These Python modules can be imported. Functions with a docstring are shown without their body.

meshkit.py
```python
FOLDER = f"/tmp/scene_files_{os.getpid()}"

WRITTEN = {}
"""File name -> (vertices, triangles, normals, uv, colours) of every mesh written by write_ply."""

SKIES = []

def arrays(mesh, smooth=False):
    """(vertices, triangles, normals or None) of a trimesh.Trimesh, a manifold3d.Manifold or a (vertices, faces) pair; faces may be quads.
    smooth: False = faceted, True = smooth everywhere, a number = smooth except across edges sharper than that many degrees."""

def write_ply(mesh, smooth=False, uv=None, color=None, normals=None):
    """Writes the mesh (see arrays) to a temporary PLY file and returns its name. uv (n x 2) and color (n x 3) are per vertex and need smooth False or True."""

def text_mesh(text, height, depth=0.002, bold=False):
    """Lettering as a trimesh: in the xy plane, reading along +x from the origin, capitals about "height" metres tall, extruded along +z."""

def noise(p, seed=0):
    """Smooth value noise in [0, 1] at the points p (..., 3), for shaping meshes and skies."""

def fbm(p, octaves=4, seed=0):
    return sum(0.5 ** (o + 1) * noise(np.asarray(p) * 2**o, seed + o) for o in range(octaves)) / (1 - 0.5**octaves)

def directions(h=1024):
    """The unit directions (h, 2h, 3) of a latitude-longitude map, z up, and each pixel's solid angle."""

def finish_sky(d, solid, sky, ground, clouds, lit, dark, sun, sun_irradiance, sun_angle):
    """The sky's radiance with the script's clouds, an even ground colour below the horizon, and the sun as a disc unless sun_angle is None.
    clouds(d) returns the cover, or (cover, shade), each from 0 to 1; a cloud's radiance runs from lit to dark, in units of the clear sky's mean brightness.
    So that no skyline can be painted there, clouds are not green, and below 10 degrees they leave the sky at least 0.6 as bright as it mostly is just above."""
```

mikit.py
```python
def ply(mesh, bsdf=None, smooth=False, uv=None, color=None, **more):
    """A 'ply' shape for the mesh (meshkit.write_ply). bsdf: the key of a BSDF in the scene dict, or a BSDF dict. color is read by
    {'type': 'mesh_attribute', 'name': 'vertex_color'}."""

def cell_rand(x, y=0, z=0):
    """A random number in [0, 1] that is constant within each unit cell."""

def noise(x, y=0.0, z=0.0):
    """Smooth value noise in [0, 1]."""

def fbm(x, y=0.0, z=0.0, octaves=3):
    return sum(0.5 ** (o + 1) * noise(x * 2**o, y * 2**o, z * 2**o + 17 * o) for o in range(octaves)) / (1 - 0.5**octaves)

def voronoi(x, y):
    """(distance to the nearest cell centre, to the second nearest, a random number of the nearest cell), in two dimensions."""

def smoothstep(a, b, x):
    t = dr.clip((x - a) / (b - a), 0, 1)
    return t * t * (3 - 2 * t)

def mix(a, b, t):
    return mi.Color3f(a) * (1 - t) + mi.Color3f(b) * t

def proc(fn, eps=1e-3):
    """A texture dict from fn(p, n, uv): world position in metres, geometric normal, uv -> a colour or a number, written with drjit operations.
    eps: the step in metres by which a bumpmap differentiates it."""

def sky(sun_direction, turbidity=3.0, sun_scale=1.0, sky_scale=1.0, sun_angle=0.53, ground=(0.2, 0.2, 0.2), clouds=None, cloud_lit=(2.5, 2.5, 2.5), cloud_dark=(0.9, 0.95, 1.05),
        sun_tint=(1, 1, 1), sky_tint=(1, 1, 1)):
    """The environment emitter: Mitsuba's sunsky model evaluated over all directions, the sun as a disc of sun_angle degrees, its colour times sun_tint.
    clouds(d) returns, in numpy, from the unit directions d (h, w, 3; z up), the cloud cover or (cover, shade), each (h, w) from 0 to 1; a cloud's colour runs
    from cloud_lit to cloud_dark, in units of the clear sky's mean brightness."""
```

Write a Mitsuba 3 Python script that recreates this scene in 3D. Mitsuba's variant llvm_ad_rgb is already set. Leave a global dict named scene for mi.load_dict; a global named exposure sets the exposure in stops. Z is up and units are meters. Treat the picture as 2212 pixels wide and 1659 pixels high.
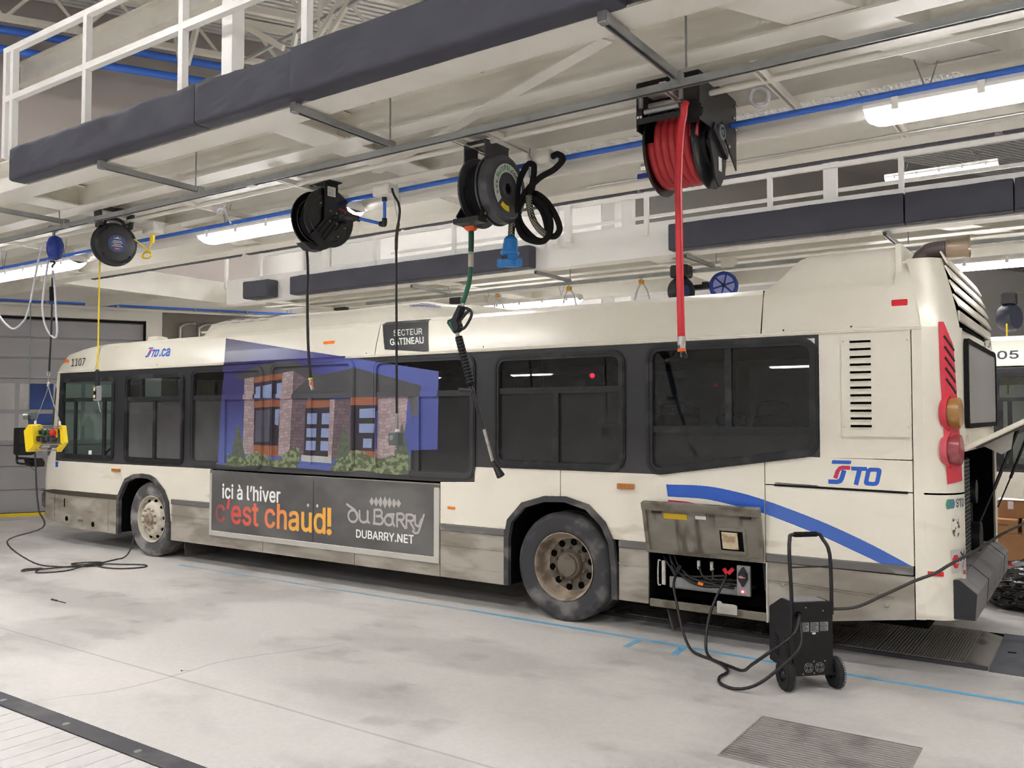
import math, random, re
import numpy as np, trimesh, shapely
import shapely.geometry as sg, shapely.affinity as sa, shapely.ops as so
import mitsuba as mi, drjit as dr, mikit, meshkit
from mikit import noise, fbm, smoothstep, mix, proc

scene, labels = {}, {}
exposure = 1.52
T4 = mi.ScalarTransform4f
# ---------------------------------------------------------------- camera
CAM = np.array([3.967, -6.644, 1.846])
_y, _p = math.radians(34.362), math.radians(2.0613)
FWD = np.array([-math.sin(_y) * math.cos(_p), math.cos(_y) * math.cos(_p), math.sin(_p)])
scene['camera'] = {'type': 'perspective', 'fov': 2 * math.degrees(math.atan(1106 / 1862.466)), 'fov_axis': 'x', 'near_clip': 0.05, 'far_clip': 200.0,
                   'to_world': T4().look_at(origin=CAM.tolist(), target=(CAM + FWD).tolist(), up=[0, 0, 1])}
# ---------------------------------------------------------------- light
LAMP = 10.0          # radiance of the fluorescent lenses under the catwalks
HIGH = 55.0           # radiance of the high-bay lamps under the roof
WARM = (1.0, 0.985, 0.968)
# fluorescent fixtures: left end x, length, y and z of the centre line (built in full further down)
FIX1 = [(-7.55, 2.0, -1.42, 3.56), (-3.22, 2.0, -1.42, 3.56), (2.90, 2.0, -1.42, 3.56), (9.0, 2.0, -1.42, 3.56)]

# ---------------------------------------------------------------- helpers
def lin(c):
    c = np.asarray(c, float) / 255
    return np.where(c <= .04045, c / 12.92, ((c + .055) / 1.055) ** 2.4).tolist()
def tex(c):
    return c if isinstance(c, dict) else {'type': 'rgb', 'value': lin(c)}
def mat(key, color, rough=.5, spec=.4, metal=0., **k):
    bump = k.pop('bump', None)
    b = {'type': 'principled', 'base_color': tex(color), 'roughness': tex(rough) if isinstance(rough, dict) else float(rough), 'metallic': float(metal), 'specular': float(spec), **k}
    if bump: b = {'type': 'bumpmap', 'arbitrary': bump[0], 'scale': bump[1], 'bsdf': b}
    scene[key] = {'type': 'twosided', 'bsdf': b}
    return key
def free(key, pool):
    if key not in pool: return key
    n = 1
    while f'{key}_{n:03d}' in pool: n += 1
    return f'{key}_{n:03d}'
roots = set()
def thing(name, label, cat=None, group=None, kind=None):
    key = free(name, roots); roots.add(key)
    d = {'label': label}
    if cat: d['category'] = cat
    if group: d['group'] = group
    if kind: d['kind'] = kind
    labels[key] = d
    return key
def cat_(ms):
    if not isinstance(ms, (list, tuple)): return ms
    v, f, n = [], [], 0
    for m in ms:
        v.append(np.asarray(m.vertices)); f.append(np.asarray(m.faces) + n); n += len(m.vertices)
    return trimesh.Trimesh(np.vstack(v), np.vstack(f), process=False)
def part(parent, name, mesh, m, smooth=35, label=None, kind=None, **k):
    key = free(parent + '__' + name, scene)
    scene[key] = mikit.ply(cat_(mesh), m, smooth, **k)
    if label: labels[key] = {'label': label}
    if kind: labels.setdefault(key, {})['kind'] = kind
    return key
def single(name, mesh, m, label, cat=None, group=None, kind=None, smooth=35, **k):
    key = thing(name, label, cat, group, kind)
    scene[key] = mikit.ply(cat_(mesh), m, smooth, **k)
    return key
def rep(parent, name, src, tf=None, label=None):          # one more entry of an existing part's ply
    key = free(parent + '__' + name, scene)
    scene[key] = {**scene[src], **({'to_world': tf} if tf is not None else {})}
    if label: labels[key] = {'label': label}
    return key
_F = np.array([[0, 2, 1], [0, 3, 2], [4, 5, 6], [4, 6, 7], [0, 1, 5], [0, 5, 4], [1, 2, 6], [1, 6, 5], [2, 3, 7], [2, 7, 6], [3, 0, 4], [3, 4, 7]])
def box(x0, x1, y0, y1, z0, z1, b=0.):
    if x0 > x1: x0, x1 = x1, x0
    if y0 > y1: y0, y1 = y1, y0
    if z0 > z1: z0, z1 = z1, z0
    if b <= 0:
        v = np.array([[x0, y0, z0], [x1, y0, z0], [x1, y1, z0], [x0, y1, z0], [x0, y0, z1], [x1, y0, z1], [x1, y1, z1], [x0, y1, z1]])
        return trimesh.Trimesh(v, _F, process=False)
    b = min(b, (x1 - x0) * .49, (y1 - y0) * .49, (z1 - z0) * .49)
    p = []
    for X, sx in ((x0, 1), (x1, -1)):
        for Y, sy in ((y0, 1), (y1, -1)):
            for Z, sz in ((z0, 1), (z1, -1)):
                p += [[X, Y + sy * b, Z + sz * b], [X + sx * b, Y, Z + sz * b], [X + sx * b, Y + sy * b, Z]]
    return trimesh.convex.convex_hull(np.array(p))
def move(m, M=None, t=(0, 0, 0), rz=0., s=1.):
    m = m.copy()
    if M is not None: m.apply_transform(M)
    if s != 1.: m.apply_scale(s)
    if rz: m.apply_transform(trimesh.transformations.rotation_matrix(rz, [0, 0, 1]))
    m.apply_translation(t)
    return m
def rot(m, ang, axis, point=(0, 0, 0)):
    m = m.copy(); m.apply_transform(trimesh.transformations.rotation_matrix(ang, axis, point)); return m
def frame(d):
    d = np.asarray(d, float); d = d / np.linalg.norm(d)
    a = np.cross(d, [0, 0, 1.] if abs(d[2]) < .9 else [1., 0, 0]); a /= np.linalg.norm(a)
    return d, a, np.cross(d, a)
def cyl(p0, p1, r, n=14, r1=None):
    p0, p1 = np.asarray(p0, float), np.asarray(p1, float)
    r1 = r if r1 is None else r1
    d, a, b = frame(p1 - p0)
    t = np.arange(n) * 2 * np.pi / n
    ring = np.cos(t)[:, None] * a + np.sin(t)[:, None] * b
    v = np.vstack([p0 + r * ring, p1 + r1 * ring, [p0], [p1]])
    i = np.arange(n); j = (i + 1) % n
    f = np.vstack([np.c_[i, j, j + n], np.c_[i, j + n, i + n], np.c_[j, i, i * 0 + 2 * n], np.c_[i + n, j + n, i * 0 + 2 * n + 1]])
    return trimesh.Trimesh(v, f, process=False)
def bar(p0, p1, w, h, up=(0, 0, 1)):
    """rectangular bar from p0 to p1: w across, h along up"""
    p0, p1 = np.asarray(p0, float), np.asarray(p1, float)
    d = (p1 - p0) / np.linalg.norm(p1 - p0)
    s = np.cross(d, up); s /= np.linalg.norm(s); u = np.cross(s, d)
    v = np.array([q + sx * s * w / 2 + su * u * h / 2 for q in (p0, p1) for sx, su in ((-1, -1), (1, -1), (1, 1), (-1, 1))])
    return trimesh.Trimesh(v, _F, process=False) if np.linalg.det(np.array([s, u, d])) > 0 else trimesh.Trimesh(v, _F[:, ::-1], process=False)
def spline(p, n=8, closed=False):
    p = np.asarray(p, float)
    q = np.vstack([p[-1:], p, p[:2]]) if closed else np.vstack([2 * p[0] - p[1], p, 2 * p[-1] - p[-2]])
    out = []
    for i in range(1, len(q) - 2):
        t = np.linspace(0, 1, n, endpoint=False)[:, None]
        a, b, c, d = q[i - 1], q[i], q[i + 1], q[i + 2]
        out.append(.5 * (2 * b + (c - a) * t + (2 * a - 5 * b + 4 * c - d) * t ** 2 + (-a + 3 * b - 3 * c + d) * t ** 3))
    if not closed: out.append(q[-2:-1])
    return np.vstack(out)
def tube(p, r, n=8, sp=6, closed=False):
    p = spline(p, sp, closed) if sp else np.asarray(p, float)
    m = len(p); r = np.broadcast_to(r, (m,))
    t = (np.roll(p, -1, 0) - np.roll(p, 1, 0)) if closed else np.gradient(p, axis=0)
    t /= np.linalg.norm(t, axis=1, keepdims=True) + 1e-12
    a = frame(t[0])[1]; A = []
    for k in range(m):
        a = a - t[k] * (a @ t[k]); a /= np.linalg.norm(a) + 1e-12; A.append(a)
    A = np.array(A); B = np.cross(t, A)
    w = np.arange(n) * 2 * np.pi / n
    v = (p[:, None] + r[:, None, None] * (np.cos(w)[None, :, None] * A[:, None] + np.sin(w)[None, :, None] * B[:, None])).reshape(-1, 3)
    f = []
    for k in range(m if closed else m - 1):
        i = np.arange(n); j = (i + 1) % n; k2 = (k + 1) % m
        f += [np.c_[k * n + i, k * n + j, k2 * n + j], np.c_[k * n + i, k2 * n + j, k2 * n + i]]
    if not closed:
        v = np.vstack([v, p[:1], p[-1:]]); i = np.arange(n); j = (i + 1) % n
        f += [np.c_[j, i, i * 0 + m * n], np.c_[(m - 1) * n + i, (m - 1) * n + j, i * 0 + m * n + 1]]
    return trimesh.Trimesh(v, np.vstack(f), process=False)
def lathe(prof, p0, axis, n=28):
    """revolve (radius, along) pairs round the axis through p0"""
    prof = np.asarray(prof, float); d, a, b = frame(axis); p0 = np.asarray(p0, float)
    w = np.arange(n) * 2 * np.pi / n
    ring = np.cos(w)[:, None] * a + np.sin(w)[:, None] * b
    v = np.vstack([p0 + h * d + r * ring for r, h in prof]); f = []
    for k in range(len(prof) - 1):
        i = np.arange(n); j = (i + 1) % n
        f += [np.c_[k * n + i, k * n + j, (k + 1) * n + j], np.c_[k * n + i, (k + 1) * n + j, (k + 1) * n + i]]
    return trimesh.Trimesh(v, np.vstack(f), process=False)
def tri2d(poly):
    v, f = [], []
    n = 0
    for g in getattr(poly, 'geoms', [poly]):
        if g.geom_type != 'Polygon' or g.area < 1e-9: continue
        a, b = trimesh.creation.triangulate_polygon(g, engine='earcut')
        v.append(a); f.append(b + n); n += len(a)
    return np.vstack(v), np.vstack(f)
def prism(poly, d0, d1, plane='xz'):
    """a 2-D outline (may have holes) given thickness: 'xz' runs along y, 'yz' along x, 'xy' along z"""
    ms = []
    for g in getattr(poly, 'geoms', [poly]):
        if g.geom_type != 'Polygon' or g.area < 1e-9: continue
        m = trimesh.creation.extrude_polygon(g, abs(d1 - d0), engine='earcut')
        v = m.vertices; lo = min(d0, d1)
        if plane == 'xz': w = np.c_[v[:, 0], lo + v[:, 2], v[:, 1]]; fl = True
        elif plane == 'yz': w = np.c_[lo + v[:, 2], v[:, 0], v[:, 1]]; fl = False
        else: w = np.c_[v[:, 0], v[:, 1], lo + v[:, 2]]; fl = False
        ms.append(trimesh.Trimesh(w, m.faces[:, ::-1] if fl else m.faces, process=False))
    return cat_(ms)
def rrect(x0, x1, z0, z1, r, n=5):
    return sg.box(x0 + r, z0 + r, x1 - r, z1 - r).buffer(r, quad_segs=n)
def rpoly(pts, r, n=5):
    return sg.Polygon(pts).buffer(-r).buffer(r, quad_segs=n)
def stroke(pts, w, cap='flat', join='round'):
    return sg.LineString(pts).buffer(w / 2, cap_style=cap, join_style=join)
def text2(s, x0, x1, z0, z1, bold=False, depth=.0012):
    """lettering scaled into a rectangle, as (vertices 2-D + depth, faces)"""
    m = meshkit.text_mesh(s, 1.0, .1, bold); v = np.array(m.vertices)
    lo, hi = v.min(0), v.max(0)
    return np.c_[x0 + (v[:, 0] - lo[0]) / (hi[0] - lo[0]) * (x1 - x0), z0 + (v[:, 1] - lo[1]) / (hi[1] - lo[1]) * (z1 - z0), v[:, 2] / .1 * depth], np.array(m.faces)
def plane_mesh(poly, origin, ex, ey, off=0.):
    """a flat print: outline in the plane origin + a*ex + b*ey"""
    v, f = tri2d(poly); ex, ey = np.asarray(ex, float), np.asarray(ey, float); nrm = np.cross(ex, ey)
    return trimesh.Trimesh(np.asarray(origin, float) + v[:, :1] * ex + v[:, 1:2] * ey + off * nrm, f, process=False)
def text_plane(s, origin, ex, ey, w, h, bold=False, depth=.001):
    v, f = text2(s, 0, w, 0, h, bold, depth); ex, ey = np.asarray(ex, float), np.asarray(ey, float)
    return trimesh.Trimesh(np.asarray(origin, float) + v[:, :1] * ex + v[:, 1:2] * ey + v[:, 2:3] * np.cross(ex, ey), f, process=False)

# ---------------------------------------------------------------- materials
def floor_color(p, n, uv):
    x, y = p.x, p.y
    a = fbm(x * .9, y * 1.6, 0, 4); b = fbm(x * 3.1 + 7, y * 4.7, 3, 4); g = fbm(x * 40, y * 40, 5, 2)
    c = mix((.60, .575, .555), (.48, .46, .445), smoothstep(.38, .68, a))
    c = mix(c, (.38, .365, .35), .55 * smoothstep(.55, .78, b) * smoothstep(.35, .6, a))
    c = mix(c, (.66, .62, .585), .5 * smoothstep(.58, .75, fbm(x * .6 + 31, y * 1.3 + 5, 9, 3)))
    c = c * (.96 + .08 * g)
    j = dr.exp(-dr.square((y + 2.91 + .01 * noise(x * 2, 0, 0)) / .009))            # saw-cut joint
    k = dr.exp(-dr.square((x + 1.15 + .55 * fbm(y * .9, 3, 1, 3) - .28 * (y + 2.5)) / .012)) * smoothstep(-4., -3.3, y) * smoothstep(-1.3, -1.9, y)
    return mix(c, (.27, .26, .25), dr.minimum(.55 * j + .45 * k, 1))
mat('m_floor', proc(floor_color), proc(lambda p, n, uv: .32 + .25 * fbm(p.x * 2, p.y * 3, 1, 3)), .35)
def dirty(c, d, s=2., lo=.5, hi=.8, amt=.7, sz=1.):
    return proc(lambda p, n, uv: mix(lin(c), lin(d), amt * smoothstep(lo, hi, fbm(p.x * s, p.y * s + 3, p.z * s * sz, 4))))
mat('m_white_wall', (226, 224, 220), .6, .3)
mat('m_grey_wall', (150, 147, 143), .7, .2)
mat('m_door', (168, 167, 172), .5, .3)
mat('m_steel', dirty((232, 229, 220), (205, 201, 190), 1.2), .42, .4)
mat('m_rail', (240, 238, 234), .35, .5)
mat('m_deck', (214, 214, 212), .5, .4)
mat('m_roof_deck', (150, 146, 144), .6, .3)
mat('m_galv', dirty((150, 152, 152), (122, 124, 124), 6), .38, .5, .55)
mat('m_galv_dark', (52, 53, 54), .5, .4)
mat('m_pad', proc(lambda p, n, uv: mix(lin((70, 71, 81)), lin((57, 57, 67)), fbm(p.x * 3, p.y * 3, p.z * 3, 3))), .62, .35)
mat('m_black', (22, 22, 25), .42, .5)
mat('m_black_gloss', (15, 15, 18), .18, .6)
mat('m_black_matt', (20, 20, 21), .8, .2)
mat('m_rubber', (32, 32, 34), .6, .3)
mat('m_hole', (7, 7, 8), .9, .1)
mat('m_blue_pipe', (52, 106, 204), .4, .5)
mat('m_blue', (28, 52, 140), .35, .5)
mat('m_sky_blue', (38, 122, 196), .4, .5)
mat('m_yellow', (238, 206, 20), .4, .5)
mat('m_orange', (226, 92, 24), .35, .5)
mat('m_red', (196, 30, 36), .35, .5)
mat('m_red_hose', proc(lambda p, n, uv: mix(lin((176, 48, 52)), lin((150, 42, 46)), fbm(p.x * 9, p.y * 9, p.z * 9, 3))), .42, .4)
mat('m_green', (20, 92, 66), .4, .5)
mat('m_chrome', (215, 213, 208), .2, .5, .95)
mat('m_brass', (190, 150, 80), .3, .5, .9)
mat('m_grey_plastic', (96, 104, 104), .5, .4)
mat('m_label', (225, 225, 222), .5, .4)
mat('m_clear_hose', (205, 205, 212), .3, .5)
mat('m_tape', proc(lambda p, n, uv: mix(lin((104, 168, 206)), lin((150, 182, 200)), .6 * smoothstep(.45, .7, fbm(p.x * 5, p.y * 30, 0, 3)))), .6, .3)
mat('m_tape_pale', proc(lambda p, n, uv: mix(lin((128, 172, 198)), lin((172, 178, 180)), smoothstep(.35, .62, fbm(p.x * 3, p.y * 30, 0, 3)))), .6, .3)
mat('m_card', dirty((158, 118, 84), (140, 102, 70), 5), .75, .2)
mat('m_paper', (226, 224, 226), .7, .2)
mat('m_bin_bag', (10, 10, 12), .16, .8)
mat('m_alu_grate', dirty((158, 154, 150), (120, 117, 114), 5), .42, .5, .35)
mat('m_ramp', proc(lambda p, n, uv: mix(lin((142, 138, 132)), lin((66, 60, 57)), smoothstep(.50, .72, fbm(p.x * 3.5, p.y * 2.2, 4, 4)))), .5, .4, .25)
mat('m_plate', dirty((92, 93, 100), (72, 73, 80), 4), .6, .3)
mat('m_plank', dirty((206, 202, 200), (184, 180, 178), 3), .5, .4)
scene['m_lens'] = {'type': 'diffuse', 'reflectance': {'type': 'rgb', 'value': [.8, .8, .8]}}
scene['m_pane'] = {'type': 'thindielectric', 'int_ior': 1.5}
scene['m_tint'] = {'type': 'thindielectric', 'int_ior': 1.52, 'specular_transmittance': {'type': 'rgb', 'value': [.24, .27, .30]}}
scene['m_tint_light'] = {'type': 'thindielectric', 'int_ior': 1.52, 'specular_transmittance': {'type': 'rgb', 'value': [.50, .62, .60]}}
scene['m_tint_dusty'] = {'type': 'blendbsdf', 'weight': proc(lambda p, n, uv: .03 + (.03 + .09 * smoothstep(-3.5, -5.5, p.x)) * (.5 + fbm(p.x * 3, p.z * 3, 1, 3) + smoothstep(1.9, 1.25, p.z))),
                         'a': {'type': 'thindielectric', 'int_ior': 1.52, 'specular_transmittance': {'type': 'rgb', 'value': [.24, .27, .30]}},
                         'b': {'type': 'twosided', 'bsdf': {'type': 'diffuse', 'reflectance': {'type': 'rgb', 'value': [.36, .36, .37]}}}}

# ---------------------------------------------------------------- the hall
def struct(name, mesh, m, label, smooth=False, **k):
    return single(name, mesh, m, label, kind='structure', smooth=smooth, **k)
SKA = math.atan2(.8704, .4924)            # the end wall stands askew to the bays; its own frame: a along it, b out of the room, z
def SK(m):
    return move(m, None, (-12.803, 1.196, 0), SKA)
def skp(a, b, z):
    return np.array([-12.803 + .4924 * a - .8704 * b, 1.196 + .8704 * a + .4924 * b, z])
fl = sg.box(-40, -31, 34, 40).difference(sg.box(2.207, -2.098, 3.111, -1.355)).difference(sg.box(-30, -5.6, .6, -3.765))
v, f = tri2d(fl)
struct('floor', [trimesh.Trimesh(np.c_[v, v[:, 0] * 0], f, process=False)], 'm_floor', 'pale trowelled concrete floor of the bus garage with scuffs and cracks')
# door wall (the far white wall of the hall goes on in the same plane)
wl = sg.box(-36, 0, 13.9, 9.7).difference(sg.box(-4.6, 0, 2.42, 3.69))
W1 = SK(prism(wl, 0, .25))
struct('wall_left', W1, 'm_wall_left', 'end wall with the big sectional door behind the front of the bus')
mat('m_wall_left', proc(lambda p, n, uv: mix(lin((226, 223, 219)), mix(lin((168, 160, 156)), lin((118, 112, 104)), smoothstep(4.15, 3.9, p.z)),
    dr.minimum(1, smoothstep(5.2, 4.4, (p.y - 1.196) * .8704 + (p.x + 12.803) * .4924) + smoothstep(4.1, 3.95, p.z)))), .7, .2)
struct('wall_back', [SK(box(13.9, 34, 1.6, 1.85, 0, 7.1)), SK(box(13.9, 14.05, .25, 1.6, 0, 7.1))], 'm_white_wall', 'white lower wall far behind the second catwalk')
struct('wall_upper', [SK(box(13.9, 34, 1.5, 1.9, 7.1, 12))], 'm_grey_wall', 'grey upper wall far behind the second catwalk')
struct('wall_right', [box(24, 24.2, -31, 32, 0, 12)], 'm_white_wall', 'white wall out of sight at the right')
struct('wall_front', [box(-34, 24.2, -30.2, -30, 0, 12)], 'm_white_wall', 'white wall behind the photographer')
# roof deck: ribs run along the end wall
ribs = []
for k in range(120):
    b = -.3 - k * .17
    ribs.append(SK(box(-22, 34, b - .05, b + .05, 9.62, 9.70)))
struct('ceiling', [box(-34, 24.2, -30.2, 34, 9.70, 9.8)], 'm_roof_deck', 'ribbed metal roof deck high above the catwalks')
part('ceiling', 'deck_rib', ribs, 'm_deck', False, kind='stuff')
for i, (b, w) in enumerate([(-1.2, .1), (-3.4, .1), (-5.6, .1), (-8.0, .1)]):
    k = thing('roof_joist', ['white steel roof joist nearest the end wall', 'white steel roof joist second from the end wall', 'white steel roof joist third from the end wall', 'white steel roof joist fourth from the end wall'][i], 'joist', 'white roof joists')
    part(k, 'top_chord', SK(box(-14, 20, b - .06, b + .06, 9.45, 9.6)), 'm_steel', False)
    part(k, 'bottom_chord', SK(box(-14, 20, b - .06, b + .06, 8.75, 8.85)), 'm_steel', False)
    part(k, 'web', [SK(bar((a, b, 8.8), (a + .6 * s, b, 9.5), .05, .05, (0, 1, 0))) for a in np.arange(-12, 20, 1.2) for s in (-1, 1)], 'm_steel', False)
# sectional door
D = thing('door_1', 'grey sectional garage door with a row of windows behind the bus', kind='structure')
g = .012
rows = [(0, .44), (.44, .88), (.88, 1.29), (2.52, 2.92), (2.92, 3.31), (3.31, 3.66)]
for z0, z1 in rows:
    part(D, 'panel', SK(box(-4.57, 2.39, .10, .15, z0 + g, z1 - g, .01)), 'm_door', False)
fr = []
mull = [-4.57, -3.2, -1.83, -.70, .19, 1.30, 2.33]
for a in mull: fr.append(SK(box(a, a + .07, .09, .16, 1.29, 2.52)))
for z in (1.29, 1.87, 2.44): fr.append(SK(box(-4.57, 2.39, .088, .162, z, z + .08)))
for z0, z1 in ((0, 1.30), (2.50, 3.67)): part(D, 'backing', SK(box(-4.57, 2.39, .13, .16, z0, z1)), 'm_door', False)
part(D, 'window_frame', fr, 'm_door', False)
for a0, a1 in zip(mull[:-1], mull[1:]):
    for z0, z1 in ((1.37, 1.87), (1.95, 2.44)):
        part(D, 'pane', SK(prism(sg.box(a0 + .07, z0, a1, z1), .124, .125)).copy(), 'm_pane', False)
part(D, 'seal', [SK(box(-4.62, 2.42, .02, .10, 3.655, 3.70)), SK(box(2.385, 2.43, .02, .10, 0, 3.69)), SK(box(-4.6, 2.42, .02, .10, 0, .03))], 'm_black_matt', False, label='black rubber edge seal')
struct('trim_1', [SK(box(2.43, 2.72, -.04, .02, 0, 3.95)), SK(box(-5, 2.72, -.04, .02, 3.70, 3.95))], 'm_steel', 'grey white steel frame round the sectional door')
struct('trim_2', [SK(box(-5.5, 2.3, -.32, -.22, 0.0, .05))], 'm_yellow', 'yellow threshold strip along the foot of the sectional door')
# the hall beyond the door
struct('wall_beyond', [SK(box(-9, 7, 9, 9.2, 0, 6)), SK(box(-9, 7, .25, 9.2, 5.9, 6.0)), SK(box(-9, -8.8, .25, 9.2, 0, 6)), SK(box(7, 7.2, .25, 9.2, 0, 6))], 'm_white_wall', 'white walls of the hall seen through the door windows')
single('blue_column', [SK(box(.30, .75, 2.2, 2.65, 0, 2.75, .02))], 'm_blue_pipe', 'blue padded column outside the door windows at the far left', 'column')
single('grey_partition', [SK(box(1.9, 2.6, 3.4, 3.6, 0, 3.4))], mat('m_lilac', (176, 172, 186), .6), 'lilac grey partition seen through the door windows beside the blue column', 'partition')
for i, (a, b, w) in enumerate([(1.2, 5., .6), (4.6, 6.5, 1.6), (-.6, 5., .6)]):
    k = thing('hall_lamp', ['small round lamp seen through the door between the blue column and the bus', 'long lamp seen through the door just left of the windscreen', 'small lamp seen through the door left of the blue column'][i], 'lamp', 'lamps beyond the door')
    part(k, 'tube', [SK(box(a, a + w, b, b + .25, 3.6 - .35 * (i == 1), 3.7 - .35 * (i == 1), .03))], 'm_lens', False, emitter={'type': 'area', 'radiance': {'type': 'rgb', 'value': [LAMP * 1.1 * c for c in WARM]}})
    part(k, 'bracket', [SK(box(a + w / 2 - .02, a + w / 2 + .02, b + .1, b + .14, 3.6, 5.9))], 'm_steel', False)
# pipework along the end wall
def pipe(name, m, label, p, r, clamps=(), cat='pipe', group=None, n=10):
    k = thing(name, label, cat, group)
    part(k, 'tube', tube(p, r, n, 0), m, True)
    for q in clamps: part(k, 'clamp', box(q[0] - .03, q[0] + .03, q[1] - .03, q[1] + .03, q[2] - r - .02, q[2] + .25), 'm_galv', False)
    return k
pipe('air_pipe', 'm_blue_pipe', 'long blue air pipe across the end wall above the sectional door', [skp(-8, -.35, 3.96), skp(13.5, -.35, 3.96)], .035, [skp(a, -.35, 3.96) for a in (-.3, .7, 1.9, 3.3, 4.3)])
pipe('white_conduit', 'm_steel', 'white conduit running just under the blue air pipe on the end wall', [skp(-8, -.33, 3.885), skp(13.5, -.33, 3.885)], .03)
pipe('blue_pipe', 'm_blue_pipe', 'upper of two thick blue pipes high on the end wall at the upper left', [skp(-14, -.5, 8.86), skp(5.6, -.5, 8.86)], .075, group='thick blue pipes high on the end wall')
pipe('blue_pipe', 'm_blue_pipe', 'lower of two thick blue pipes high on the end wall at the upper left', [skp(-14, -.5, 8.50), skp(4.9, -.5, 8.50)], .075, group='thick blue pipes high on the end wall')
for i in range(6):
    a = 3.05 + i * .36
    pipe('wall_conduit', 'm_galv', 'grey bent conduit on the dark wall between the door and the bus roof', [*spline([skp(a, -.05, 2.2), skp(a, -.05, 3.5), skp(a + .03, -.05, 3.62), skp(a + .14, -.05, 3.68), skp(a + .3, -.05, 3.69)], 4)], .028, group='bent conduits on the end wall')
# cross platform in front of the end wall
cp = sg.Polygon([(-8.6, -6), (-8.6, 9.6), skp(7.5, 0, 0)[:2], skp(-8, 0, 0)[:2]])
struct('platform', prism(cp, 3.96, 4.05, 'xy'), 'm_steel', 'white platform deck running along the end wall above the door')
single('platform_fascia', [box(-8.62, -8.58, -.3, 2.93, 3.78, 4.15), box(-8.6, -8.48, -.3, 2.93, 3.765, 3.785)], 'm_steel', 'white steel edge plate of the cross platform above the sectional door', 'edge plate')
for i, (y0) in enumerate((.3, 1.9)):
    single('platform_joist', [bar((-8.7, y0, 3.88), (-11.2 - .6 * (y0 < 1), y0, 3.88), .12, .16)], 'm_steel', ['white joist under the cross platform nearer the front corner of the bus', 'white joist under the cross platform above the bent conduits'][i], 'joist')
k = thing('guard_rail', 'white guard rail on the cross platform, its corner post above the small black pad', 'guard rail')
part(k, 'post', box(-8.6, -8.55, 2.86, 2.91, 4.05, 5.1), 'm_rail', False)
part(k, 'post', box(-8.6, -8.55, -.2, -.15, 4.05, 5.1), 'm_rail', False)
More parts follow.
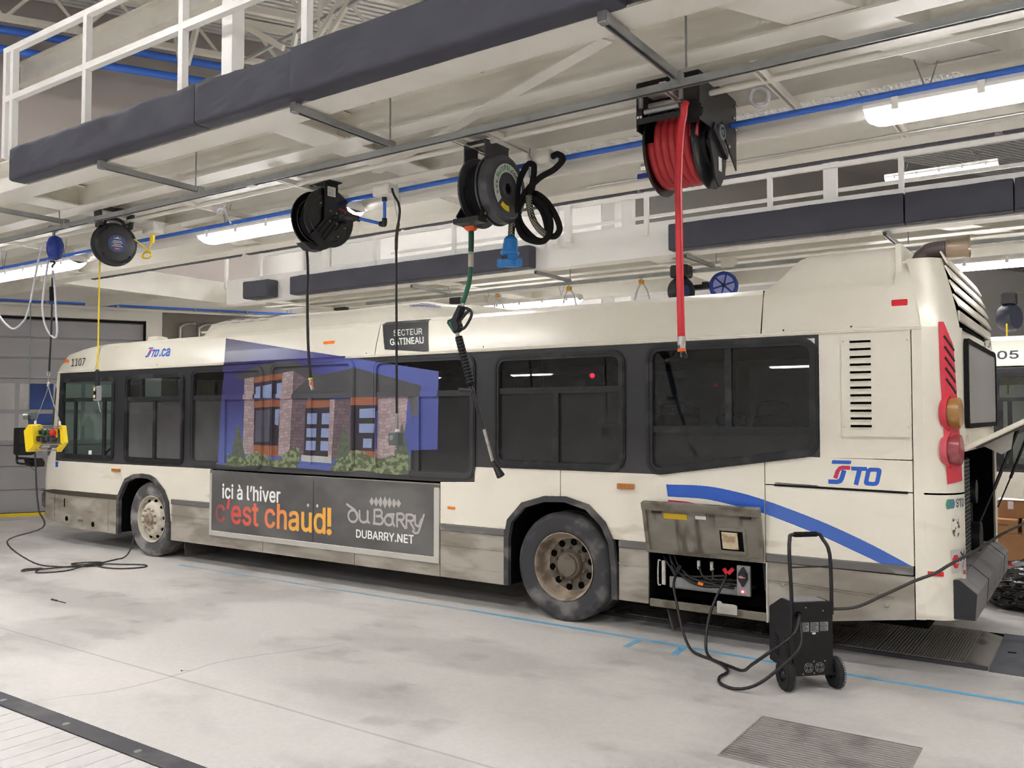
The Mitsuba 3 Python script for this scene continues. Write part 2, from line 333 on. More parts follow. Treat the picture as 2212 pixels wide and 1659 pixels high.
part(k, 'top_rail', box(-8.6, -8.55, -.2, 2.9, 5.05, 5.1), 'm_rail', False)
# grey doors of the office behind the second catwalk
for i, (u0, u1) in enumerate(((684, 716), (721, 798))):
    pass
for i, (a0, a1, lab) in enumerate([(5.55, 6.0, 'narrow grey office door leaf behind the hanging black hose reel'), (6.1, 7.2, 'wide grey office door behind the second catwalk right of the hanging black hose reel'), (13.0, 13.35, 'grey pilaster on the white wall beside the red signs')]):
    struct(f'door_{i + 2}', [SK(box(a0, a1, -.08, 0, 4.0, 6.6 + 2 * (i == 2)))], 'm_grey_door', lab)
mat('m_grey_door', (190, 188, 184), .6, .3)
for i, (u, v0, v1, lab) in enumerate([(0, 0, 0, 'tall red and white fire sign on the white wall in the distance'), (0, 0, 0, 'small red fire alarm box low on the white wall in the distance')]):
    p = [(-6.745,12.600,7.143), (-6.626,12.600,6.733)][i]
    h = [.26, .12][i]
    k = thing(['fire_sign', 'alarm_box'][i], lab, ['sign', 'alarm box'][i])
    part(k, 'plate', box(p[0] - .09, p[0] + .09, 12.58, 12.62, p[2] - h, p[2] + h, .01), 'm_red', False)
    part(k, 'marking', [box(p[0] - .02, p[0] + .02, 12.572, 12.58, p[2] - .1, p[2] + .22)] if i == 0 else [box(p[0] - .05, p[0] + .05, 12.572, 12.58, p[2] - .10, p[2] - .05)], 'm_label', False)

# big roof girder along the bays and the diagonals of a roof truss behind the near rail
single('roof_girder', [box(-13, 7, 1.26, 1.46, 8.0, 8.03), box(-13, 7, 1.35, 1.37, 8.0, 8.42), box(-13, 7, 1.26, 1.46, 8.40, 8.43)], 'm_steel', 'big white roof girder rising to the right behind the near guard rail', 'girder')
k = thing('roof_truss', 'white roof truss with double diagonals seen above the near pads', 'truss')
for p, q, w in (((-9.474,3.000,9.410), (-7.295,3.000,8.026), .10), ((-14.748,3.000,11.115), (-14.330,3.000,10.023), .09), ((-14.364,3.000,11.007), (-14.050,3.000,9.993), .07), ((-10.448,3.000,9.498), (-10.027,3.000,8.026), .09), ((-9.579,3.000,9.222), (-9.950,3.000,8.358), .12), ((-6.807,3.000,8.872), (-7.043,3.000,7.996), .08), ((-5.820,3.000,8.593), (-6.489,3.000,7.975), .09), ((-5.616,3.000,8.536), (-6.231,3.000,7.949), .08), ((-6.379,3.000,8.751), (-6.426,3.000,8.151), .06)):
    part(k, 'diagonal', bar(p, q, w, .06, (0, 1, 0)), 'm_steel', False)
part(k, 'chord', bar((-11.013,3.000,7.746), (-4.815,3.000,8.453), .05, .05), 'm_galv', False)
single('roof_duct', box(-3.4, .6, 3.6, 4.6, 8.3, 9.2, .03), mat('m_duct', (112, 110, 108), .6, .3), 'dark grey roof duct above the near catwalk', 'duct')

# ---------------------------------------------------------------- catwalks
def ibeam(x0, x1, y0, y1, z0, z1, tf=.014, tw=.01, axis='x'):
    c = (y0 + y1) / 2
    b = [box(x0, x1, y0, y1, z0, z0 + tf), box(x0, x1, y0, y1, z1 - tf, z1), box(x0, x1, c - tw / 2, c + tw / 2, z0, z1)]
    return b if axis == 'x' else [trimesh.Trimesh(np.asarray(m.vertices)[:, [1, 0, 2]], np.asarray(m.faces)[:, ::-1], process=False) for m in b]
def channel_y(x, y0, y1, z0, z1, w=.041):        # strut channel, open below
    return [box(x - w / 2, x - w / 2 + .003, y0, y1, z0, z1), box(x + w / 2 - .003, x + w / 2, y0, y1, z0, z1), box(x - w / 2, x + w / 2, y0, y1, z1 - .003, z1),
            box(x - w / 2, x - w / 2 + .010, y0, y1, z0, z0 + .003), box(x + w / 2 - .010, x + w / 2, y0, y1, z0, z0 + .003)]
def channel_x(y, x0, x1, z0, z1, w=.041):
    return [trimesh.Trimesh(np.asarray(m.vertices)[:, [1, 0, 2]], np.asarray(m.faces)[:, ::-1], process=False) for m in channel_y(y, x0, x1, z0, z1, w)]
def grating(x0, x1, y0, y1, z0, z1, px=.034, py=.10):
    b = [box(x, x + .006, y0, y1, z0, z1) for x in np.arange(x0, x1 - .004, px)]
    b += [box(x0, x1, y, y + .006, z0 + .004, z1) for y in np.arange(y0 + .02, y1, py)]
    b += [box(x0, x0 + .006, y0, y1, z0 - .006, z1), box(x1 - .006, x1, y0, y1, z0 - .006, z1)]
    return cat_(b)
ZB_, ZT = 3.761, 4.03
def catwalk(dy, label, x0, x1, posts, detail=True, rails=True):
    Y = lambda y: y + dy
    C = thing('catwalk', label, 'catwalk')
    for a, b in ((-3.044, -2.818), (-2.331, -2.16), (-1.95, -1.80), (-1.39, -1.25), (-.25, -.03)):
        part(C, 'beam', ibeam(x0, x1, Y(a), Y(b), ZB_ + (.03 if a > -2.9 and a < -.3 else 0), ZT), 'm_steel', False)
    for x in (-7.9, -4.2, -.73, 5.9):
        part(C, 'cross_beam', ibeam(Y(-2.82), Y(-.2), x, x + .3, 3.80, 4.0, axis='y'), 'm_steel', False)
    part(C, 'skew_beam', bar((2.46 + .15, Y(-2.8), 3.86), (2.46 + .15 + .55 * 2.5, Y(-.3), 3.86), .30, .10), 'm_steel', False)
    bays = ((-2.82, -2.33), (-2.16, -1.95), (-1.80, -1.39), (-1.25, -.25))
    first = {}
    for x in np.arange(x0, x1 - .4, .94):
        for i, (a, b) in enumerate(bays):
            xe = min(x + .93, x1)
            if i not in first or xe < x + .93:
                key = part(C, 'grating_panel', grating(x, xe, Y(a), Y(b), 4.0, 4.03), 'm_deck', False); first.setdefault(i, (key, x))
            else:
                rep(C, 'grating_panel', first[i][0], T4().translate([float(x - first[i][1]), 0, 0]))
    if rails:
        for x in posts: part(C, 'post', box(x, x + .05, Y(-3.13), Y(-3.08), ZB_ + .25, 4.947), 'm_rail', False)
        part(C, 'top_rail', box(posts[0], x1, Y(-3.13), Y(-3.08), 4.90, 4.95), 'm_rail', False)
        part(C, 'mid_rail', box(posts[0], x1, Y(-3.13), Y(-3.08), 4.48, 4.53), 'm_rail', False)
        if dy: part(C, 'toe_board', box(x0, x1, Y(-3.075), Y(-3.065), 4.03, 4.15), 'm_rail', False)
        part(C, 'far_top_rail', box(x0 + 1, x1, Y(-.06), Y(-.02), 4.98, 5.03), 'm_rail', False)
    part(C, 'far_toe_board', box(x0, x1, Y(-.04), Y(-.03), 4.03, 4.12), 'm_rail', False)
    return C
c1 = catwalk(0, 'near white steel catwalk with grating deck running over the front of the picture', -8.6, 8.0, [-3.66, -3.54, -2.42, -1.21, .02, 1.3, 2.6])
c2 = catwalk(5.91, 'second white steel catwalk beyond the bus roof with a low guard rail', -8.45, 9.0, [-7.6, -5.0, -3.5, -2.0, -.55, .95, 2.3, 3.7, 5.2])
part(c2, 'wide_post', box(-.86, -.72, 2.80, 2.90, 4.03, 6.2), 'm_rail', False)
part(c2, 'wide_post', box(1.55, 1.68, 2.80, 2.90, 4.03, 6.2), 'm_rail', False)
part(c2, 'gate_post', box(-1.82, -1.73, 2.70, 2.76, 4.03, 4.95), 'm_rail', False)
part(c2, 'gate_post', box(-1.62, -1.53, 2.70, 2.76, 4.03, 4.95), 'm_rail', False)
part(c2, 'fascia', box(-8.45, 9, 2.80, 2.815, 3.75, 4.16), 'm_rail', False)
# tall column behind the near rail, with the flat braces below the deck
single('steel_column', [box(-.91, -.80, -3.0, -2.90, 4.03, 9.6)], 'm_rail', 'wide white square column standing on the near catwalk behind its rail', 'column')
def brace(p, q, label):
    single('flat_brace', [bar(p, q, .09, .012)], 'm_steel', label, 'brace', 'flat braces under the near catwalk')
brace((1.889,-2.738,3.790), (-0.794,-1.612,3.790), 'long flat white brace slanting under the grating left of the red hose reel')
# strut channels and rods
for i, x in enumerate((-4.33, -2.22, -.085, 2.055, 4.2)):
    k = thing('strut_bar', ['grey strut bar under the near catwalk left of the yellow cord reel', 'grey strut bar under the left end of the near black pads', 'grey strut bar under the near pads left of the long flat brace', 'grey strut bar under the near pads above the red hose reel', 'grey strut bar at the right edge'][i], 'strut bar', 'cross struts under the near catwalk')
    part(k, 'channel', channel_y(x, -3.07, -2.2, 3.705, 3.746), 'm_galv', False)
    part(k, 'clip', [box(x - .03, x + .03, -2.25, -2.19, 3.665, 3.75, .004), box(x - .025, x + .025, -3.10, -3.05, 3.70, 3.765, .004)], 'm_galv', False)
    part(k, 'threaded_rod', cyl((x + .1, -2.33, 3.72), (x + .1, -2.33, 4.0), .006, 6), 'm_galv', True)
k = thing('strut_rail', 'long grey strut channel running the length of the near catwalk', 'strut rail')
part(k, 'channel', channel_x(-2.225, -9, 8, 3.66, 3.701), 'm_galv', False)
part(k, 'slot', [box(-9, 8, -2.235, -2.215, 3.664, 3.666)], 'm_galv_dark', False)
part(k, 'joint_clip', [box(-1.6, -1.5, -2.25, -2.2, 3.655, 3.71, .004), box(-3.9, -3.8, -2.25, -2.2, 3.655, 3.71, .004)], 'm_galv', False)
for i, x in enumerate((-4.3, -2.15, -.05, 2.15, 4.3)):
    k = thing('strut_bar', ['grey strut bar under the second catwalk below the small black pad', 'grey strut bar under the second catwalk left of the hanging cord', 'grey strut bar under the second catwalk behind the green hose', 'grey strut bar under the second catwalk right of the pad gap', 'grey strut bar under the second catwalk behind the roof fairing'][i], 'strut bar', 'cross struts under the second catwalk')
    part(k, 'channel', channel_y(x, 2.85, 3.75, 3.705, 3.746), 'm_galv', False)
    part(k, 'threaded_rod', cyl((x + .1, 3.58, 3.72), (x + .1, 3.58, 4.0), .006, 6), 'm_galv', True)
k = thing('strut_rail', 'long grey strut channel under the second catwalk above the bus roof', 'strut rail')
part(k, 'channel', channel_x(3.685, -6, 9, 3.66, 3.701), 'm_galv', False)
# short white struts that carry the reels
for i, (x, lab) in enumerate([(-5.9, 'blue balancer'), (-3.95, 'yellow cord reel'), (-2.75, 'ring of white cord'), (-1.45, 'black hose reel'), (.33, 'grey hose reel'), (.62, 'black cable coil'), (1.92, 'red hose reel'), (2.45, 'red hose reel, on its right side')]):
    single('reel_strut', channel_y(x, -2.12, -1.28, 3.72, 3.761), 'm_steel', f'short white strut bar under the deck holding the {lab}', 'strut bar', 'white struts that carry the reels')
# pipes under the near catwalk
pipe('conduit', 'm_steel', 'thin white conduit along the near catwalk above the reels', [(-8.4, -1.86, 3.735), (8, -1.86, 3.735)], .017)
pipe('air_line', 'm_blue_pipe', 'thin blue air line along the near catwalk behind the reels', [(-8.4, -1.50, 3.645), (8, -1.50, 3.645)], .019)
pipe('white_pipe', 'm_steel', 'thick white pipe along the near catwalk behind the blue air line', [(-8.0, -1.26, 3.66), (8, -1.26, 3.66)], .055)
k = pipe('steel_pipe', 'm_chrome', 'thin bright steel pipe with a valve under the far side of the near catwalk', [(.55, -.55, 3.70), (8, -.55, 3.70)], .011)
part(k, 'valve', [cyl((1.22, -.55, 3.70), (1.34, -.55, 3.70), .028, 10)], 'm_chrome', True)
part(k, 'valve_handle', [box(1.0, 1.22, -.575, -.555, 3.69, 3.73, .006)], 'm_blue', False, label='blue valve handle')
for i, x in enumerate((-.75, 1.22, 2.9)):
    single('hanger_strut', channel_y(x, -1.15, -.3, 3.735, 3.776), 'm_steel', ['white strut below the far beam left of the grey hose reel', 'white strut below the far beam beside the blue valve handle', 'white strut below the far beam under the lamp'][i], 'strut bar', 'white struts below the far beam')
# ---------------------------------------------------------------- guard pads
def pad(x0, x1, y0, y1, z0, z1, label, group, seed, end=None):
    nx = max(8, int((x1 - x0) / .06)); q = []
    sec = [(y0, z0), (y0, (z0 + z1) / 2), (y0, z1), (y1, z1), (y1, z0)]
    loop = []
    for i in range(5):
        a, b = np.array(sec[i]), np.array(sec[(i + 1) % 5])
        for t in np.linspace(0, 1, 7, endpoint=False): loop.append(a + (b - a) * t)
    loop = np.array(loop); c = loop.mean(0); hw = np.array([(y1 - y0) / 2, (z1 - z0) / 2])
    c = np.array([(y0 + y1) / 2, (z0 + z1) / 2]); r = .022
    qd = np.abs(loop - c) - (hw - r); over = (qd > 0).all(1)
    for i in np.where(over)[0]:
        d = qd[i] / np.linalg.norm(qd[i]) * r; loop[i] = c + np.sign(loop[i] - c) * (hw - r + d)
    xs = np.r_[x0, x0 + .008, np.linspace(x0 + .03, x1 - .03, nx), x1 - .008, x1]
    sc = np.r_[.93, .985, np.ones(nx), .985, .93]
    n = len(loop); V = []
    for x, s in zip(xs, sc): V.append(np.c_[np.full(n, x), c + (loop - c) * np.where(s < 1, 1 - (1 - s) * .35, 1)])
    V = np.vstack(V)
    w = meshkit.fbm(np.c_[V[:, 0] * 2.2, V[:, 1] * 3, V[:, 2] * 5 - V[:, 0] * 3] + seed * 7.3, 4, seed) - .5
    w2 = np.abs(meshkit.noise(np.c_[V[:, 0] * 3 + V[:, 2] * 4, V[:, 2] * 1.5, V[:, 1]] + seed * 3, seed + 9) - .5)
    ins = (V[:, 0] > x0 + .02) & (V[:, 0] < x1 - .02)
    V[:, 1] -= ins * ((w * .022) + .008 * np.exp(-(w2 / .05) ** 2)) * (V[:, 1] < c[0])
    V[:, 2] += ins * w * .014
    m = len(xs); F = []
    for k in range(m - 1):
        i = np.arange(n); j = (i + 1) % n
        F += [np.c_[k * n + i, (k + 1) * n + i, (k + 1) * n + j], np.c_[k * n + i, (k + 1) * n + j, k * n + j]]
    V = np.vstack([V, [[x0, *c], [x1, *c]]]); i = np.arange(n); j = (i + 1) % n
    F += [np.c_[i, j, i * 0 + m * n], np.c_[(m - 1) * n + j, (m - 1) * n + i, i * 0 + m * n + 1]]
    return single('guard_pad', trimesh.Trimesh(V, np.vstack(F), process=False), 'm_pad', label, 'guard pad', group, smooth=50)
G1 = 'dark grey vinyl pads along the near edge'
pad(-3.385, -.933, -3.194, -3.05, 3.761, 4.034, 'creased dark grey vinyl edge pad at the left end of the near catwalk', G1, 1)
pad(-.927, .0, -3.194, -3.05, 3.761, 4.034, 'short dark grey vinyl edge pad second from the left on the near catwalk', G1, 2)
pad(.006, 2.16, -3.20, -3.04, 3.755, 4.05, 'long dark grey vinyl edge pad running up to the top of the picture', G1, 3)
pad(2.22, 4.8, -3.194, -3.05, 3.761, 4.034, 'dark grey vinyl edge pad whose corner shows at the top edge', G1, 4)
G2 = 'dark grey vinyl pads along the far edge of the near catwalk'
for i, (a, b) in enumerate([(-7.75, -4.55), (-4.4, -2.0), (-1.95, .7), (.75, 3.4), (3.45, 6.5)]):
    pad(a, b, -.03, .055, 3.752, 4.03, ['far edge pad of the near catwalk seen from below at the yellow cord', 'far edge pad seen from below behind the black hose reel', 'far edge pad seen from below behind the grey hose reel', 'far edge pad seen from below behind the red hose reel', 'far edge pad seen from below under the right lamp'][i], G2, 11 + i)
G3 = 'dark grey vinyl pads on the second catwalk'
def xat(u, Y=9.36): return None
for i, (a, b, lab) in enumerate([((-7.721,3.982)[0], (-7.132,3.932)[0], 'small dark box-like edge pad alone at the left of the second catwalk'), ((-6.656,3.892)[0], (-2.111,3.873)[0], 'long dark edge pad on the second catwalk behind the black hose and the blue plug'),
        ((-0.166,3.919)[0], (2.367,3.977)[0], 'long dark edge pad on the second catwalk right of the red hose'), ((2.384,3.975)[0], (3.321,3.932)[0], 'dark edge pad on the second catwalk below the small far lamp'), ((3.336,3.930)[0], 4.9, 'dark edge pad on the second catwalk cut by the right edge of the picture')]):
    pad(a, b, 2.63 if i > 0 else 2.56, 2.80, 3.765 if i != 1 else 3.76, 4.075 if i > 1 else 4.05, lab, G3, 21 + i)
# ---------------------------------------------------------------- lamps
def fixture(x, L, y, z, label, group, wires=True, rad=None, cat='lamp'):
    k = thing('tube_lamp', label, cat, group)
    sec = [(-.085, 0), (-.10, .02), (-.10, .045), (.10, .045), (.10, .02), (.085, 0)]
    part(k, 'housing', [prism(sg.Polygon([(y + a, z + b) for a, b in [(-.105, .02), (-.105, .04), (-.07, .085), (.07, .085), (.105, .04), (.105, .02)]]), x - .02, x + L + .02, 'yz')], 'm_rail', False)
    ls = [(-.10, .02), (-.092, -.02), (-.06, -.048), (0, -.058), (.06, -.048), (.092, -.02), (.10, .02)]
    V = []
    for X, s in ((x - .015, .55), (x + .03, .9), (x + .07, 1.), (x + L - .07, 1.), (x + L - .03, .9), (x + L + .015, .55)):
        V.append(np.array([[X, y + a * (.85 + .15 * s), z + .02 + (b - .02) * s] for a, b in ls]))
    n = len(ls); V = np.vstack(V); F = []
    for q in range(5):
        for i in range(n - 1): F += [[q * n + i, (q + 1) * n + i, (q + 1) * n + i + 1], [q * n + i, (q + 1) * n + i + 1, q * n + i + 1]]
    V = np.vstack([V, V[:n].mean(0), V[-n:].mean(0)]); m = len(V)
    for i in range(n - 1): F += [[i + 1, m - 2, i], [5 * n + i, m - 1, 5 * n + i + 1]]
    lens = trimesh.Trimesh(V, np.array(F), process=False)
    if (lens.face_normals[:, 2] * lens.area_faces).sum() > 0: lens.invert()
    part(k, 'lens', lens, 'm_lens', False, emitter={'type': 'area', 'radiance': {'type': 'rgb', 'value': [(rad or LAMP) * c for c in WARM]}})
    part(k, 'clip', [box(X - .02, X + .02, y - .112, y - .10, z - .01, z + .06, .003) for X in np.linspace(x + .15, x + L - .15, 5)], 'm_rail', False)
    if wires: part(k, 'hanging_wire', [cyl((X, y, z + .08), (X + s * .07, y, z + .30), .004, 5) for X in (x + .3, x + L - .3) for s in (-1, 1)], 'm_galv', True)
    return k
FL = ['bright tube lamp under the near catwalk at the left edge', 'bright tube lamp under the near catwalk behind the black hose reel', 'large bright tube lamp at the right edge above the bus', 'tube lamp under the near catwalk out of the picture at the right']
for (x, L, y, z), lab in zip(FIX1, FL): fixture(x, L, y, z, lab, 'tube lamps under the near catwalk')
for i, x in enumerate((-10.5, -4.44, 1.7, 9.1)):
    fixture(x, 2.0, 4.49, 3.56, ['tube lamp under the second catwalk by the end wall', 'tube lamp under the second catwalk hidden by the air conditioner', 'tube lamp under the second catwalk behind the fairing', 'tube lamp under the second catwalk far right'][i], 'tube lamps under the second catwalk')
    for yy in (-7.33, -9.3, -13.2): fixture(x + 1.5, 2.0, yy, 3.9, 'tube lamp in the bays behind the photographer, out of the picture', 'tube lamps behind the picture')
    fixture((-23, -17, -5.8, 1)[i], 2.0, -24., 3.56, 'tube lamp in the bays behind the photographer, out of the picture', 'tube lamps behind the picture')
    fixture(x, 2.0, 8.8, 4.4, 'tube lamp far behind the second catwalk', 'tube lamps beyond the second bus')
fixture((0.920,5.989)[0], 1.7, 9.5, (1.406,5.978)[1], 'small bright tube lamp seen through the rail of the second catwalk', 'tube lamps beyond the second bus')
for i, (x, y) in enumerate([(-9, -9), (-2, -10), (5, -10), (-6, 5.5), (0, 9), (8, 8), (10, -2), (-9.5, -3.5), (-3, 10)]):
    k = thing('high_lamp', 'high-bay lamp under the roof deck, out of the picture', 'lamp', 'high-bay lamps')
    part(k, 'housing', box(x - .3, x + .3, y - .62, y + .62, 8.6, 8.7, .02), 'm_rail', False)
    part(k, 'lens', box(x - .27, x + .27, y - .58, y + .58, 8.57, 8.6), 'm_lens', False, emitter={'type': 'area', 'radiance': {'type': 'rgb', 'value': [HIGH * c for c in WARM]}})
    part(k, 'cable', cyl((x, y, 8.7), (x, y, 9.65), .008, 5), 'm_galv', True)

# ---------------------------------------------------------------- the bus (x to its rear, near side at y = 0)
ZPR = np.array([-1, 2.46, 2.47, 2.62, 2.80, 2.85, 2.875, 2.89, 2.92])
YPR = np.array([.0, .0, .012, .045, .10, .20, .35, .60, 1.295])
BW = 2.59
def body_y(z): return np.interp(z, ZPR, YPR)
def on_side(poly, off=.002):
    """a print lying on the near side of the bus: outline in (x, z)"""
    cuts = [-1, 2.46] + [2.47 + .03 * i for i in range(14)]
    V, F, n = [], [], 0
    for a, b in zip(cuts[:-1], cuts[1:]):
        g = poly.intersection(sg.box(-20, a, 20, b))
        if g.is_empty or g.area < 1e-8: continue
        v, f = tri2d(g); V.append(np.c_[v[:, 0], body_y(v[:, 1]) - off, v[:, 1]]); F.append(f + n); n += len(v)
    return trimesh.Trimesh(np.vstack(V), np.vstack(F), process=False)
def text_side(s, x0, x1, z0, z1, bold=False, shear=0., off=.001, rise=0.):
    v, f = text2(s, x0, x1, z0, z1, bold)
    X = v[:, 0] + shear * (v[:, 1] - z0); Zz = v[:, 1] + rise * (v[:, 0] - x0)
    return trimesh.Trimesh(np.c_[X, body_y(Zz) - off - v[:, 2], Zz], f, process=False)
# --- paint and prints
def cream(p, n, uv):
    c = mix(lin((238, 234, 222)), lin((229, 222, 205)), fbm(p.x * .7, p.y * .7, p.z * .9, 3))
    c = mix(c, lin((176, 164, 142)), .5 * smoothstep(.62, .8, fbm(p.x * 2.2, p.y, p.z * 7, 4)) * smoothstep(1.25, .75, p.z))
    return c
mat('m_cream', proc(cream), .28, .5, clearcoat=.4, clearcoat_gloss=.9)
def skirt(p, n, uv):
    a = fbm(p.x * 2.5, p.y, p.z * 5, 4)
    c = mix(lin((170, 164, 154)), lin((140, 133, 122)), smoothstep(.35, .7, a))
    return mix(c, lin((112, 104, 90)), .55 * smoothstep(.6, .78, fbm(p.x * 1.3, 9, p.z * 8, 4)))
mat('m_skirt', proc(skirt), .55, .35)
mat('m_mould', proc(lambda p, n, uv: mix(lin((104, 102, 100)), lin((160, 156, 150)), smoothstep(.5, .6, fbm(p.x * 5, 2, p.z * 14, 4)) * smoothstep(.78, .70, p.z + .05 * noise(p.x * 9, 0, 0)))), .5, .4)
mat('m_band_black', proc(lambda p, n, uv: mix(lin((42, 43, 46)), lin((62, 62, 64)), smoothstep(1.75, 1.15, p.z) * (.4 + .6 * fbm(p.x * 2, 1, p.z * 3, 3)))), .45, .45)
mat('m_frame', proc(lambda p, n, uv: mix(lin((33, 34, 37)), lin((60, 60, 62)), .6 * smoothstep(.5, .75, fbm(p.x * 6, 2, p.z * 6, 3)))), .5, .4)
mat('m_panel_dark', proc(lambda p, n, uv: mix(lin((84, 83, 84)), lin((108, 106, 105)), smoothstep(.3, .75, fbm(p.x * 1.6, 4, p.z * 2.4, 4)))), .5, .4)
mat('m_alu', dirty((200, 197, 190), (168, 163, 154), 4), .42, .5, .3)
mat('m_logo_blue', (44, 92, 190), .35, .5); mat('m_logo_red', (196, 52, 88), .35, .5); mat('m_navy', (52, 66, 148), .35, .5)
mat('m_ink', (38, 38, 42), .4, .4); mat('m_white', (238, 238, 236), .4, .4); mat('m_logo_grey', (176, 172, 170), .5, .4)
mat('m_amber', (228, 122, 34), .25, .6); mat('m_amber_lamp', (176, 112, 44), .2, .6, clearcoat=.5); mat('m_red_lens', (200, 30, 42), .25, .6); mat('m_dull_red', dirty((150, 62, 70), (180, 150, 146), 9), .3, .5); mat('m_dull_amber', dirty((160, 116, 62), (176, 166, 150), 9), .3, .5); mat('m_tail_red', dirty((206, 58, 74), (216, 112, 122), 3), .35, .5)
def chaud(p, n, uv):
    t = smoothstep(-4.9, -2.95, p.x)
    c = mix(lin((206, 84, 80)), lin((232, 132, 96)), smoothstep(0, .55, t)); c = mix(c, lin((240, 178, 84)), smoothstep(.45, .95, t + .5 * (.7 - p.z)))
    return mix(c, lin((100, 84, 82)), .8 * smoothstep(-4.62, -4.9, p.x + .3 * (p.z - .68)))
mat('m_chaud', proc(chaud), .5, .3)
# the house printed on film
def _cvx(x, z, pts):
    m = None; A = sum(pts[i][0] * pts[(i + 1) % len(pts)][1] - pts[(i + 1) % len(pts)][0] * pts[i][1] for i in range(len(pts)))
    s = 1 if A > 0 else -1
    for (a, b), (c, d) in zip(pts, pts[1:] + pts[:1]):
        e = s * ((c - a) * (z - b) - (d - b) * (x - a)) >= 0
        m = e if m is None else m & e
    return m
HOUSE = [('roof', [(-4.65, 2.30), (-3.99, 2.464), (-3.51, 2.456), (-3.154, 2.28), (-3.60, 2.09)]), ('roof', [(-3.154, 2.287), (-2.617, 2.353), (-1.692, 2.143), (-1.697, 2.034), (-3.60, 2.034), (-3.60, 2.09)]),
    ('sky2', [(-4.25, 1.9), (-4.25, 2.0), (-4.3, 2.0), (-4.3, 1.9)]), ('shade', [(-4.27, 2.29), (-3.60, 2.33), (-3.0, 2.03), (-2.64, 2.03), (-2.64, 1.38), (-4.27, 1.38)]), ('stone2', [(-3.58, 2.345), (-3.354, 2.245), (-3.60, 2.099)]),
    ('wood', [(-4.258, 2.286), (-3.77, 2.322), (-3.776, 2.255), (-4.257, 2.222)]), ('wood', [(-4.254, 2.006), (-3.794, 2.025), (-3.80, 1.944), (-4.253, 1.932)]), ('wood', [(-3.37, 2.006), (-2.98, 2.013), (-2.98, 1.939), (-3.37, 1.922)]), ('wood', [(-4.261, 1.495), (-3.834, 1.494), (-3.835, 1.37), (-4.259, 1.37)]),
    ('dark', [(-4.257, 2.217), (-3.769, 2.25), (-3.788, 2.04), (-4.27, 2.045)]), ('glass', [(-4.227, 2.177), (-4.11, 2.185), (-4.115, 2.043), (-4.232, 2.045)]), ('glass', [(-4.07, 2.19), (-3.912, 2.205), (-3.916, 2.041), (-4.07, 2.043)]), ('glass', [(-3.86, 2.21), (-3.78, 2.215), (-3.785, 2.04), (-3.86, 2.041)]),
    ('dark', [(-4.253, 1.932), (-3.80, 1.944), (-3.83, 1.499), (-4.268, 1.50)]), ('glass2', [(-4.23, 1.90), (-3.93, 1.91), (-3.94, 1.54), (-4.24, 1.53)]), ('glass', [(-3.886, 1.911), (-3.807, 1.915), (-3.826, 1.724), (-3.89, 1.738)]),
    ('stone2', [(-3.598, 2.033), (-3.378, 2.021), (-3.411, 1.386), (-3.631, 1.399)]), ('dark', [(-3.377, 1.918), (-2.999, 1.926), (-3.026, 1.387), (-3.397, 1.396)]),
    *[('glass', [(a - s * .008, z0), (b - s * .008, z0), (b - .006 - s * .008, z1), (a - .006 - s * .008, z1)]) for a, b in ((-3.349, -3.20), (-3.123, -3.0)) for s, (z0, z1) in enumerate(((1.866, 1.745), (1.70, 1.60), (1.56, 1.455)))],
    ('stone', [(-4.432, 2.28), (-4.263, 2.291), (-4.262, 1.40), (-4.46, 1.38)]), ('stone', [(-3.763, 2.331), (-3.581, 2.345), (-3.598, 2.023), (-3.638, 1.38), (-3.828, 1.38), (-3.80, 2.025)]),
    ('stone', [(-3.0, 2.017), (-2.923, 2.016), (-2.968, 1.389), (-3.026, 1.387)]), ('stone2', [(-2.923, 2.016), (-2.639, 2.022), (-2.646, 1.36), (-2.961, 1.36)]),
    ('wood', [(-2.651, 2.036), (-2.274, 2.032), (-2.274, 1.958), (-2.65, 1.942)]), ('dark', [(-2.65, 1.951), (-2.286, 1.949), (-2.294, 1.44), (-2.65, 1.44)]), ('glass', [(-2.538, 1.911), (-2.297, 1.919), (-2.296, 1.818), (-2.538, 1.813)]), ('glass', [(-2.543, 1.755), (-2.302, 1.757), (-2.307, 1.66), (-2.542, 1.658)]), ('glass', [(-2.481, 1.597), (-2.331, 1.599), (-2.342, 1.503), (-2.486, 1.499)]), ('wood', [(-2.65, 1.47), (-2.29, 1.47), (-2.29, 1.36), (-2.65, 1.36)]),
    ('stone', [(-2.274, 2.032), (-1.87, 2.032), (-1.891, 1.767), (-1.98, 1.36), (-2.29, 1.36)]), ('grey', [(-1.864, 2.036), (-1.714, 2.034), (-1.724, 1.832), (-1.813, 1.831)]), ('step', [(-3.44, 1.40), (-2.97, 1.39), (-2.97, 1.32), (-3.44, 1.33)])]
TREES = [(-4.547, 1.764, 1.34, .13), (-2.774, 1.754, 1.32, .15), (-1.948, 1.767, 1.30, .14)]
HC = {k: lin(v) for k, v in dict(roof=(74, 74, 76), shade=(84, 76, 82), stone=(164, 146, 150), stone2=(108, 94, 102), wood=(152, 98, 78), dark=(58, 54, 62), glass=(136, 150, 186), glass2=(84, 84, 96), grey=(92, 92, 94), step=(172, 172, 170), sky2=(80, 74, 132)).items()}
